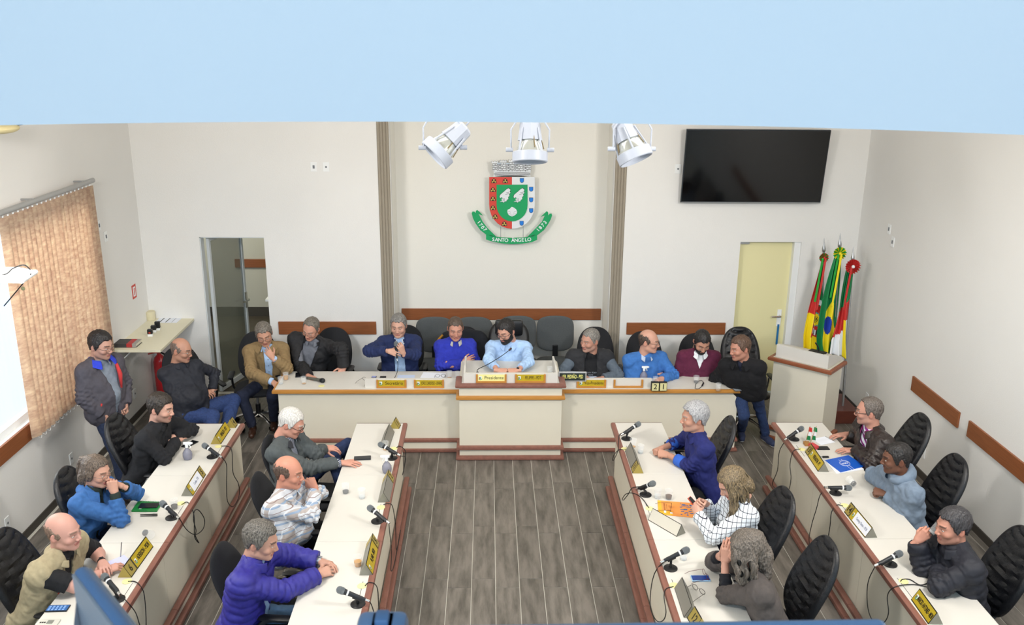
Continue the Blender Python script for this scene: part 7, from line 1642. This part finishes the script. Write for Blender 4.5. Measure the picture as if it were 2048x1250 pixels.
spray(376, 918, 'smoky spray bottle before the man in black knit', rz=R(180)); spray(774, 945, 'smoky spray bottle on the far inner left desk', rz=R(0)); spray(1287, 760, 'spray bottle behind the empty name frame on the head table', rz=R(180))
def flat(name, label, cat, px, py, w, l, h, m, rz=0, z=ZT, group=None, ch=0.003, top=None):
    t = thing(name, label, cat, PZ(px, py, z), R(rz), group)
    MB().box((-w/2, -l/2, 0), (w/2, l/2, h), ch=min(ch, h*0.4)).build('body' if cat == 'phone' else 'sheet' if cat == 'paper' else 'cover', m, t)
    if top: MB().box((-w/2+0.004, -l/2+0.006, h), (w/2-0.004, l/2-0.006, h+0.0006)).build('screen' if cat == 'phone' else 'top', top, t)
    return t
scr = mat('phone_screen', '#15171c', 0.1); pb = mat('phone_black', '#1b1c20', 0.35); G = 'phones on the desks'
flat('mobile_phone', 'black phone behind the spray bottle of the outer left row', 'phone', 380, 889, 0.075, 0.155, 0.009, pb, -25, group=G, top=scr)
flat('mobile_phone', 'black phone by the hand of the white-haired man', 'phone', 725, 917, 0.155, 0.078, 0.010, pb, 6, group=G, top=scr)
ph = flat('mobile_phone', 'phone with a lit blue screen at the bottom left', 'phone', 116, 1218, 0.145, 0.072, 0.009, pb, 2, group=G, top=mat('lit_screen', '#3a5f96', 0.15, emit=0.25))
o = MB()
for i in range(5):
    for j in range(3): o.box((-0.060+i*0.024, -0.026+j*0.018, 0.0098), (-0.046+i*0.024, -0.014+j*0.018, 0.0102))
o.build('app_icons', mat('icon_blue', '#7fa3d8', 0.3, emit=0.2), ph)
cc_ = flat('calculator', 'pale grey pocket device at the bottom left picture edge', 'device', 98, 1247, 0.13, 0.07, 0.012, mat('device_grey', '#c5c4bb', 0.4), 0, top=None); MB().box((-0.01, -0.02, 0.012), (0.03, 0.02, 0.013)).build('display', mat('device_screen', '#7d7f78', 0.3), cc_)
o = MB()
for i in range(3): o.box((-0.055+i*0.014, -0.012, 0.012), (-0.046+i*0.014, 0.0, 0.014))
o.build('button', ink_m, cc_)
flat('mobile_phone', 'black phone left of the handheld microphone on the head table', 'phone', 598, 750.5, 0.08, 0.15, 0.009, pb, 10, group=G, top=scr)
flat('mobile_phone', 'phone with a pale screen before the speaking man', 'phone', 748, 755, 0.055, 0.06, 0.009, pb, 0, group=G, top=mat('pale_screen', '#8e96d0', 0.2))
flat('mobile_phone', 'thin black phone before the speaking man', 'phone', 766, 755, 0.07, 0.05, 0.009, pb, 0, group=G)
flat('mobile_phone', 'phone on the honey edge at the right end of the head table', 'phone', 1471, 778, 0.078, 0.15, 0.009, mat('phone_grey', '#54565c', 0.3), 12, group=G, top=mat('grey_screen', '#9aa2aa', 0.15))
flat('mobile_phone', 'black phone under the hand of the leather-jacket man', 'phone', 1645, 897, 0.12, 0.07, 0.010, pb, 0, group=G)
flat('mobile_phone', 'black phone on the raised desk of the president', 'phone', 942, 748, 0.075, 0.05, 0.010, pb, 0, z=0.901, group=G)
ph = flat('mobile_phone', 'phone in a pale blue case under folded red glasses', 'phone', 1401, 1158, 0.135, 0.07, 0.010, mat('case_blue', '#9fc6ea', 0.4), 0, group=G, top=mat('blue_screen', '#1f3f8c', 0.15))
flat('notebook', 'black notebook under the forearm of the silver-haired man', 'notebook', 1350, 893, 0.20, 0.14, 0.012, black_m, -8)
# brochure with sunglasses
def quad_thing(name, label, cat, corners, h, m, z=ZT, parts=()):
    P = [Vector(PZ(*c, z)) for c in corners]; c0 = sum(P, Vector())/4
    t = thing(name, label, cat, c0); o = MB(); o.prism([((p-c0).x, (p-c0).y) for p in P], 0, h, 'z'); o.build('cover', m, t); return t, P, c0
bro = mat('orange_print', '#e8964a', 0.5)
t, P, c0 = quad_thing('brochure', 'orange printed brochure with blue brushmarks under sunglasses', 'brochure', [(1317, 1029), (1389, 1036), (1388, 1007), (1315, 1001)], 0.003, bro)
o = MB(); rn = random.Random(5); L = lambda u, v: (P[0]+(P[1]-P[0])*u+(P[3]-P[0])*v-c0)
def quad(o, u0, v0, u1, v1, z):
    q = [L(u0, v0), L(u1, v0), L(u1, v1), L(u0, v1)]; o.add([(p.x, p.y, z) for p in q], [(0, 1, 2, 3)])
for k in range(26): u = 0.62+0.30*rn.random(); v = 0.08+0.8*rn.random(); quad(o, u, v, u+0.03+0.10*rn.random(), v+0.05, 0.0034+k*0.00002)
o.build('brushmarks', mat('brush_blue', '#2f63a0', 0.5), t); o = MB(); quad(o, 0.0, 0, 0.10, 1, 0.0033); quad(o, 0.1, 0, 0.4, 0.3, 0.0032); o.build('yellow_ground', mat('print_yellow', '#f2b030', 0.5), t)
o = MB(); 
for k in range(9): quad(o, 0.16, 0.35+k*0.055, 0.21, 0.38+k*0.055, 0.0036)
for k in range(8): quad(o, 0.24, 0.38+k*0.05, 0.26, 0.41+k*0.05, 0.0036)
o.build('printed_lines', mat('print_brown', '#7a3a20', 0.5), t); o = MB(); quad(o, 0.16, 0.14, 0.22, 0.30, 0.0036); quad(o, 0.33, 0.12, 0.40, 0.22, 0.0036); o.build('white_figures', white_m, t)
def specs(name, label, px, py, rz, m, z=ZT, lensm=None, s=1.0, fold=False):
    t = thing(name, label, 'glasses', PZ(px, py, z), R(rz), 'glasses lying on the desks')
    o = MB()
    for q in (-1, 1):
        rr_ = [(q*0.034+0.025*math.cos(a), 0, 0.022+0.019*math.sin(a)) for a in np.linspace(0, 2*math.pi, 17)]; o.tube(rr_, 0.0017, 6)
    o.tube([(-0.009, 0, 0.026), (0, -0.003, 0.029), (0.009, 0, 0.026)], 0.0017, 6); o.build('rims', m, t, smooth=True)
    for q in (-1, 1):
        o = MB(); o.tube([(q*0.060, 0, 0.026), (q*0.064, 0.01, 0.026), (q*0.066-(q*0.03 if fold else 0), 0.10, 0.016), (q*0.064-(q*0.03 if fold else 0), 0.135, 0.003)], 0.0017, 6); o.build('temple', m, t, smooth=True)
    if lensm:
        o = MB()
        for q in (-1, 1): o.lathe([(0.024, -0.0006), (0.024, 0.0006)], n=16, M=T(q*0.034, 0, 0.022) @ Matrix.Rotation(R(90), 4, 'X'))
        o.build('lenses', lensm, t)
    return t
specs('sunglasses', 'brown sunglasses lying on the orange brochure', 1342, 1019, 75, mat('tortoise', '#3a2018', 0.3), ZT+0.0042, mat('brown_lens', '#3b211b', 0.1))
specs('reading_glasses', 'dark red reading glasses lying over the blue phone', 1411, 1154, 100, mat('dark_red_frame', '#5c1f24', 0.3), ZT+0.0115)
specs('reading_glasses', 'black folded reading glasses near the long blank name stand', 1397, 1184, 125, gl)
specs('reading_glasses', 'thin glasses on the head table, left of the Secretário plate', 734, 762, 150, gl)
specs('reading_glasses', 'open glasses lying on the papers behind the name boards', 881, 755, 180, gl, ZT+0.004)
specs('reading_glasses', 'dark glasses under the forearm of the bald man', 206, 1160, 60, gl)
# papers
flat('paper_sheet', 'sheet of paper before the speaking man', 'paper', 812, 754, 0.20, 0.13, 0.0012, mat('bluish_paper', '#c7d5ef', 0.8), 0, group=None)
flat('paper_stack', 'loose stack of papers under glasses, left of the president', 'paper', 866, 752, 0.27, 0.20, 0.004, paper_m, -8)
flat('paper_sheet', 'sheet under the left hand of the man in the vest at the head table', 'paper', 1188, 754, 0.14, 0.10, 0.0012, mat('bluish_paper', '#c7d5ef', 0.8), 0)
flat('wooden_ruler', 'long yellow strip lying before the president', 'strip', 1021, 747, 0.53, 0.045, 0.008, mat('yellow_strip', '#d8bb62', 0.5), 0, z=0.901)
t, P, c0 = quad_thing('paper_sheet', 'white sheet under the hands of the bald man', 'paper', [(215, 1152), (262, 1122), (248, 1110), (200, 1130)], 0.001, mat('lilac_paper', '#c9cdf2', 0.8))
t, P, c0 = quad_thing('notepad', 'small white spiral notepad before the leather-jacket man', 'notebook', [(1642, 890.5), (1670, 884.5), (1650, 873.5), (1624, 878.5)], 0.004, paper_m)
o = MB()
for k in range(9): p = P[1]+(P[2]-P[1])*(k+0.5)/9-c0; o.tube([(p.x-0.005, p.y, 0.002), (p.x, p.y, 0.009), (p.x+0.005, p.y, 0.002)], 0.0012, 5)
o.build('spiral', ink_m, t)
t, P, c0 = quad_thing('white_pages', 'white and teal pages under the blue folder', 'paper', [(1673, 947.5), (1728, 939), (1700, 918), (1650, 922)], 0.004, paper_m)
t, P, c0 = quad_thing('folder', 'bright blue folder with a white circular emblem', 'folder', [(1681, 945), (1730, 933), (1697, 911), (1650, 921)], 0.004, mat('folder_blue', '#1358c0', 0.35), z=ZT+0.0045)
cen = (P[0]+P[1]+P[2]+P[3])/4-c0; ax_ = (P[1]-P[0]).normalized(); ay_ = (P[3]-P[0]).normalized()
def ringpts(r, n=28): return [tuple(cen+ax_*r*math.cos(a)+ay_*r*math.sin(a)+Vector((0, 0, 0.0046))) for a in np.linspace(0, 2*math.pi, n)]
o = MB(); o.tube(ringpts(0.052), 0.0013, 4); o.tube(ringpts(0.044), 0.0007, 4)
for q in (-0.014, 0.014):
    for (r0, r1) in ((-0.14, -0.053), (0.053, 0.10)): o.tube([tuple(cen+ay_*r0+ax_*q+Vector((0, 0, 0.0046))), tuple(cen+ay_*r1*0.8+ax_*q+Vector((0, 0, 0.0046)))], 0.0013, 4)
o.build('emblem', white_m, t)
text('CRO', 0.035, white_m, Matrix.Translation(cen+Vector((0, 0, 0.0046))) @ Matrix.Rotation(math.atan2(ax_.y, ax_.x)+R(180), 4, 'Z'), t)
# notebook with phone and pens
t, P, c0 = quad_thing('notebook', 'green spiral notebook on the outer left desk', 'notebook', [(263, 1024), (314, 1024), (325, 1006), (277, 1004)], 0.012, mat('notebook_green', '#1f7a3a', 0.4))
o = MB()
for k in range(14): p = P[3]+(P[2]-P[3])*(k+0.5)/14-c0; o.tube([(p.x, p.y-0.006, 0.012), (p.x, p.y, 0.018), (p.x, p.y+0.006, 0.006)], 0.0014, 5)
o.build('spiral', white_m, t); MB().box((-0.05, -0.05, 0.0121), (-0.03, -0.044, 0.0127)).build('label', white_m, t)
flat('mobile_phone', 'black phone lying on the green notebook', 'phone', 298, 1012, 0.155, 0.078, 0.010, pb, 2, z=ZT+0.0125, group=G)
for (py, lab) in ((1030, 'upper pen below the green notebook'), (1033, 'lower thicker pen below the green notebook')):
    p = PZ(298, py, ZT); t = thing('pen', lab, 'pen', p, group='pens on the desks'); o = MB(); o.tube([(-0.07, 0, 0.005), (0.06, 0.004, 0.005), (0.068, 0.004, 0.005)], [0.003, 0.0045, 0.003], 8); o.build('barrel', ink_m, t, smooth=True); o = MB(); o.tube([(0.03, 0.004, 0.010), (0.066, 0.004, 0.010)], 0.0015, 5); o.build('clip', steel_m, t)
p = PZ(241, 1114, ZT); t = thing('pen', 'pen held upright by the bald man', 'pen', p, group='pens on the desks'); o = MB(); o.tube([(0, 0, 0.0), (0.01, 0.005, 0.06), (0.018, 0.01, 0.12)], 0.004, 7); o.build('barrel', steel_m, t, smooth=True)
# handheld microphones
p = PZ(632, 764, ZT); t = thing('wireless_microphone', 'wireless microphone lying on the left wing of the head table', 'microphone', p); a = Vector(PZ(646, 765.5, ZT))-Vector(p)+Vector((0, 0, 0.027)); e = Vector(PZ(616, 758.5, ZT))-Vector(p)+Vector((0, 0, 0.016)); d = (e-a).normalized()
MB().ball(a, 0.027, 14).build('grille', mat('dark_grille', '#26282c', 0.5, metal=0.3), t, smooth=True); o = MB(); o.tube([a+d*0.012, a+d*0.035], [0.027, 0.022], 14); o.build('collar_ring', black_m, t, smooth=True)
o = MB(); o.tube([a+d*0.035, a+d*0.10, e], [0.020, 0.018, 0.017], 14); o.build('microphone_body', mat('mic_olive', '#57574f', 0.4), t, smooth=True); o = MB(); o.tube([e, e+d*0.025], [0.017, 0.013], 12); o.build('end_cap', black_m, t, smooth=True)
a = Vector(PZ(792, 687, 1.15)); yy = a.y
t = thing('handheld_microphone', 'microphone held to the mouth of the man in the navy jacket, with its cable', 'microphone', a); mic_on(t, Vector((0, 0, 0)), Vector((0.012, -0.05, -0.165)), None, None)
o = MB(); o.tube(spline([(0.014, -0.055, -0.195)]+[tuple(Vector(PY(x, y, yy-0.10))-a) for x, y in ((796, 730), (794, 745), (789, 756))], 6), 0.0035, 6); o.build('cable', cable_m, t, smooth=True)
# gooseneck
b0 = Vector(PZ(955, 747, 0.901)); t = thing('gooseneck_microphone', 'thin gooseneck microphone before the president', 'microphone', b0)
g_ = [Vector((0, 0, 0)), Vector((0.005, 0, 0.05))]+[Vector(PY(x, y, b0.y+dy))-b0 for x, y, dy in ((975, 729, 0.02), (1000, 714, 0.05), (1018, 701, 0.07))]
MB().tube(spline([tuple(v) for v in g_], 6), 0.004, 7).build('gooseneck', black_m, t, smooth=True); o = MB(); o.tube([g_[-1], Vector(PY(1023, 696, b0.y+0.08))-b0], 0.011, 10); o.build('capsule', mat('mic_head_dark', '#3a2426', 0.5), t, smooth=True)
MB().lathe([(0.018, 0), (0.018, 0.012), (0.008, 0.02)], n=14).build('socket', black_m, t, smooth=True)
# plaque and numbers
x0, x1 = PY(1117, 755, 9.38)[0], PY(1173, 755, 9.38)[0]; t = thing('name_plaque', 'dark plaque in a silver frame lettered in yellow, hung on the right name board', 'name plate', ((x0+x1)/2, 9.395, 0.845)); w_ = (x1-x0)/2
MB().box((-w_, -0.012, 0), (w_, 0.008, 0.115), ch=0.003).build('silver_frame', mat('silver_frame', '#c9cbcc', 0.3, metal=0.5), t); MB().box((-w_+0.014, -0.0135, 0.014), (w_-0.014, -0.012, 0.101)).build('dark_panel', mat('plaque_dark', '#25302f', 0.4), t)
text('VER. PEDRÃO - PSD', 0.062, mat('plaque_yellow', '#f0ec8a', 0.5), T(0, -0.014, 0.058) @ MFACE, t, sx=0.44, bold=0.001)
for k, (ch, px) in enumerate((('2', 1310.5), ('1', 1326.5))):
    p = PZ(px, 783, TZ); t = thing('number_block', 'gold block with the digit %s' % ('two, left of the pair on the head table' if ch == '2' else 'one, right of the pair on the head table'), 'number block', (p[0], p[1]+0.03, TZ+0.0005), 0, 'number blocks on the head table')
    MB().box((-0.043, -0.02, 0), (0.043, 0.03, 0.10), ch=0.002).build('block', ink_m, t); MB().box((-0.038, -0.0215, 0.005), (0.038, -0.02, 0.095)).build('plate', mat('pale_brass', '#d6cf9a', 0.4), t); text(ch, 0.085, ink_m, T(0, -0.022, 0.05) @ MFACE, t, bold=0.0008)
# earphone cable loop
p = PZ(1402, 772, ZT); t = thing('wired_headset', 'looped black headset cable beside a cup on the head table', 'headset'); t.location = tuple(p)
q_ = [Vector(PZ(x, y, ZT))-Vector(p) for x, y in ((1390, 777.5), (1392, 768), (1398, 762.5), (1404, 762), (1407, 767), (1404, 773), (1397, 778), (1391, 778))]
MB().tube(spline([(v.x, v.y, 0.004) for v in q_], 5), 0.003, 6).build('cable', cable_m, t, smooth=True); MB().tube([(q_[4].x, q_[4].y, 0.008), (q_[5].x, q_[5].y, 0.008)], 0.008, 8).build('inline_remote', black_m, t, smooth=True)
# small flags and clip on the far outer right desk
p = PZ(1612, 890, ZT); t = thing('table_flags', 'two tiny red, white and green desk flags in a holder', 'table flag', p)
MB().box((-0.02, -0.03, 0), (0.035, 0.03, 0.03), ch=0.003).build('holder', mat('holder_wood', '#a5763f', 0.5), t); MB().box((0.0, -0.12, 0.0), (0.05, -0.035, 0.035), M=Matrix.Rotation(R(20), 4, 'Z')).build('striped_packet', mat('packet_red', '#c4464a', 0.5), t)
for (dx, lean, cols) in ((0.0, 0.02, ('#c4302c', '#e8ebee', '#0f7a45')), (0.05, 0.03, ('#0f7a45', '#e8ebee', '#0f7a45'))):
    o = MB(); o.tube([(dx-0.01, 0, 0.02), (dx+lean, 0.0, 0.20)], 0.0025, 6); st_ = o.build('stick', mat('holder_wood', '#a5763f'), t)
    for k, c in enumerate(cols):
        o = MB(); z1 = 0.19-k*0.045; o.prism([(dx+0.012-k*0.004, z1), (dx+0.040-k*0.002, z1-0.01), (dx+0.046-k*0.002, z1-0.055), (dx+0.008-k*0.004, z1-0.045)], -0.002+0.003*k, 0.001+0.003*k, 'y'); o.build('flag_cloth', mat('tf'+c[1:], c, 0.6), st_)
t = thing('car_key', 'small black key fob beside the yellow name stand', 'key', PZ(1651, 915, ZT)); MB().box((-0.03, -0.012, 0), (0.03, 0.012, 0.014), ch=0.005).build('fob', black_m, t); MB().tube([(-0.03, 0.0, 0.007), (-0.045, 0.015, 0.007), (-0.055, 0.005, 0.007)], 0.004, 6).build('ring', steel_m, t)
# phones in the woman's hands
def held(label, corners, m, top):
    P = [Vector(PZ(x, y, z)) for x, y, z in corners]; c0 = sum(P, Vector())/4; t = thing('mobile_phone', label, 'phone', c0, group='phones in the hands of the woman in the checked blouse')
    n = (P[1]-P[0]).cross(P[3]-P[0]).normalized()*0.009
    if n.z > 0: n = -n
    V = [p-c0 for p in P]+[p-c0+n for p in P]; MB().add(V, [(0, 1, 2, 3), (4, 7, 6, 5), (0, 4, 5, 1), (1, 5, 6, 2), (2, 6, 7, 3), (3, 7, 4, 0)]).build('case', m, t)
    V = [(p-c0)*0.88-n*0.06 for p in P]; MB().add(V, [(0, 1, 2, 3)]).build('screen', top, t)
held('red-cased phone in the hands of the woman in the checked blouse', [(1376, 996, 1.0), (1381, 992, 1.0), (1394, 1006, 0.95), (1388, 1011, 0.95)], mat('case_red', '#c8503c', 0.4), scr)
held('pale blue phone behind the red-cased phone', [(1392, 1008, 0.95), (1397, 1005, 0.95), (1405, 1018, 0.90), (1400, 1022, 0.90)], mat('case_blue2', '#8fb6e6', 0.4), mat('pale_screen2', '#a4c6f2', 0.2))
# jacket over the chair behind the man in royal blue
c = thing('draped_jacket', 'black jacket with a yellow lining draped over the chair behind the royal blue sweater', 'jacket', (-0.32, 10.42, 0.0))
V, F = lens(0.66, 0.80, 0.16, lambda v: 0.72+0.28*v if v < 0.8 else 1.0, lambda v: 0.02*math.sin(v*9), nu=24, nv=30)
Mx = T(0.02, 0.02, 0.30) @ Matrix.Rotation(R(-6), 4, 'X'); V = [Mx @ Vector(v)+Vector((0, 0, 0.008*math.sin(v[0]*40+v[2]*15))) for v in V]; o = MB(); o.add([(v.x, v.y, v.z) for v in V], F); o.build('cloth', cloth('jacket_black', '#1b1d24'), c, smooth=True)
o = MB(); o.tube(spline([(-0.23, -0.02, 1.06), (-0.29, -0.05, 0.98), (-0.27, -0.07, 0.80), (-0.26, -0.09, 0.55)], 5), 0.014, 8); o.build('lining', cloth('lining_yellow', '#b07a28'), c, smooth=True)
clone(protos['plain'], (-0.30, 10.36, 0), 0.0, 'black office chair under the draped jacket', 'chairs behind the head table')

# ------------------------------------------------------------------ gallery things close to the camera
skytint = mat('sky_tinted_plastic', '#4d6a8c', 0.4); bdk = mat('sky_tinted_shell', '#3c587a', 0.35)  # dark plastics; the blue cast of the skylight is put into their colour
Yc = 0.95
def g(px, py, Y=Yc): return Vector(PY(px, py, Y))
led = MB(); zt = g(1024, 1262, 0.7).z-0.42
struct(MB().box((XL, 0.55, zt-0.04), (XR, 1.15, zt)).build('trim_gallery_ledge', beam_m))
# monitor back along the bottom
a, b2 = g(826, 1247), g(1766, 1232); t = thing('monitor', 'wide monitor with painted-in sky tint whose top edge crosses the bottom of the picture', 'monitor', (a+b2)/2)
L_ = (b2-a).length; ang = math.atan2(b2.z-a.z, b2.x-a.x); Mx = Matrix.Rotation(-ang, 4, 'Y')
MB().box((-L_/2, -0.03, -0.30), (L_/2, 0.0, 0.0), M=Mx, ch=0.008).build('shell', skytint, t, smooth=False)
o = MB(); o.lathe([(0.011, 0), (0.011, 0.002), (0.007, 0.0025), (0.006, 0.001)], n=20, M=Mx @ T(L_/2-0.022, -0.031, -0.010) @ Matrix.Rotation(R(90), 4, 'X')); o.build('screw_recess', bdk, t, smooth=True)
MB().box((-0.05, -0.02, zt-t.location.z+0.01), (0.05, 0.02, -0.28)).build('stand', bdk, t); MB().box((-0.14, -0.1, zt-t.location.z), (0.14, 0.1, zt-t.location.z+0.012)).build('foot', bdk, t)
# webcam-like device left of it
a = g(763, 1258, 1.0); t = thing('webcam', 'plastic camera head, sky tint painted in, with a white label at the bottom edge', 'camera', a)
w_ = 0.0615*0.55
MB().box((-0.033, -0.035, -0.10), (0.033, 0.03, 0.010), ch=0.010).build('housing', skytint, t, smooth=True)
MB().box((-0.018, -0.036, 0.004), (0.017, -0.0345, 0.0095)).build('label', white_m, t)
o = MB(); o.box((-0.008, -0.01, 0.008), (0.010, 0.015, 0.020), ch=0.003); o.box((-0.012, -0.014, 0.006), (0.014, 0.02, 0.010)); o.build('clamp', bdk, t, smooth=True)
o = MB(); o.tube([(0, 0, -0.09), (0, 0, zt-a.z)], 0.012, 10); o.build('stem', bdk, t)
# monitor at the left, seen from its side
P = [g(163, 1142, 1.05), g(256, 1262, 0.92)]; t = thing('monitor', 'tilted monitor, sky tint painted on its frame, at the bottom left, seen edge-on', 'monitor', P[0])
d_ = P[1]-P[0]; o = MB(); o.tube([(0, 0, 0), tuple(d_*1.3)], 0.0055, 10, sx=1.6); o.build('top_edge', bdk, t, smooth=True)
q1, q2 = g(150, 1180, 1.05)-P[0], g(142, 1270, 1.05)-P[0]
V = [Vector((0, 0, 0)), d_*1.3, d_*1.3+Vector((0, 0, -0.25)), Vector((0, 0, -0.25))]; o = MB(); n_ = d_.cross(Vector((0, 0, 1))).normalized()*0.012; o.add([v-n_ for v in V]+[v+n_ for v in V], [(0, 1, 2, 3), (4, 7, 6, 5), (0, 4, 5, 1), (1, 5, 6, 2), (2, 6, 7, 3), (3, 7, 4, 0)]); o.build('shell', mat('pale_blue_back', '#70747c', 0.4), t)
o = MB(); f_ = g(146, 1262, 1.02)-P[0]; e_ = g(158, 1150, 1.06)-P[0]; o.add([e_, Vector((0, 0.004, 0)), Vector((0, 0.004, -0.2)), f_+Vector((0, 0, -0.1)), f_], [(0, 1, 2, 3, 4)]); o.build('side', mat('grey_side', '#9a9ba0', 0.5), t)
MB().box((-0.02+d_.x*0.6, d_.y*0.6-0.02, zt-P[0].z), (0.02+d_.x*0.6, d_.y*0.6+0.02, -0.2)).build('stand', bdk, t)
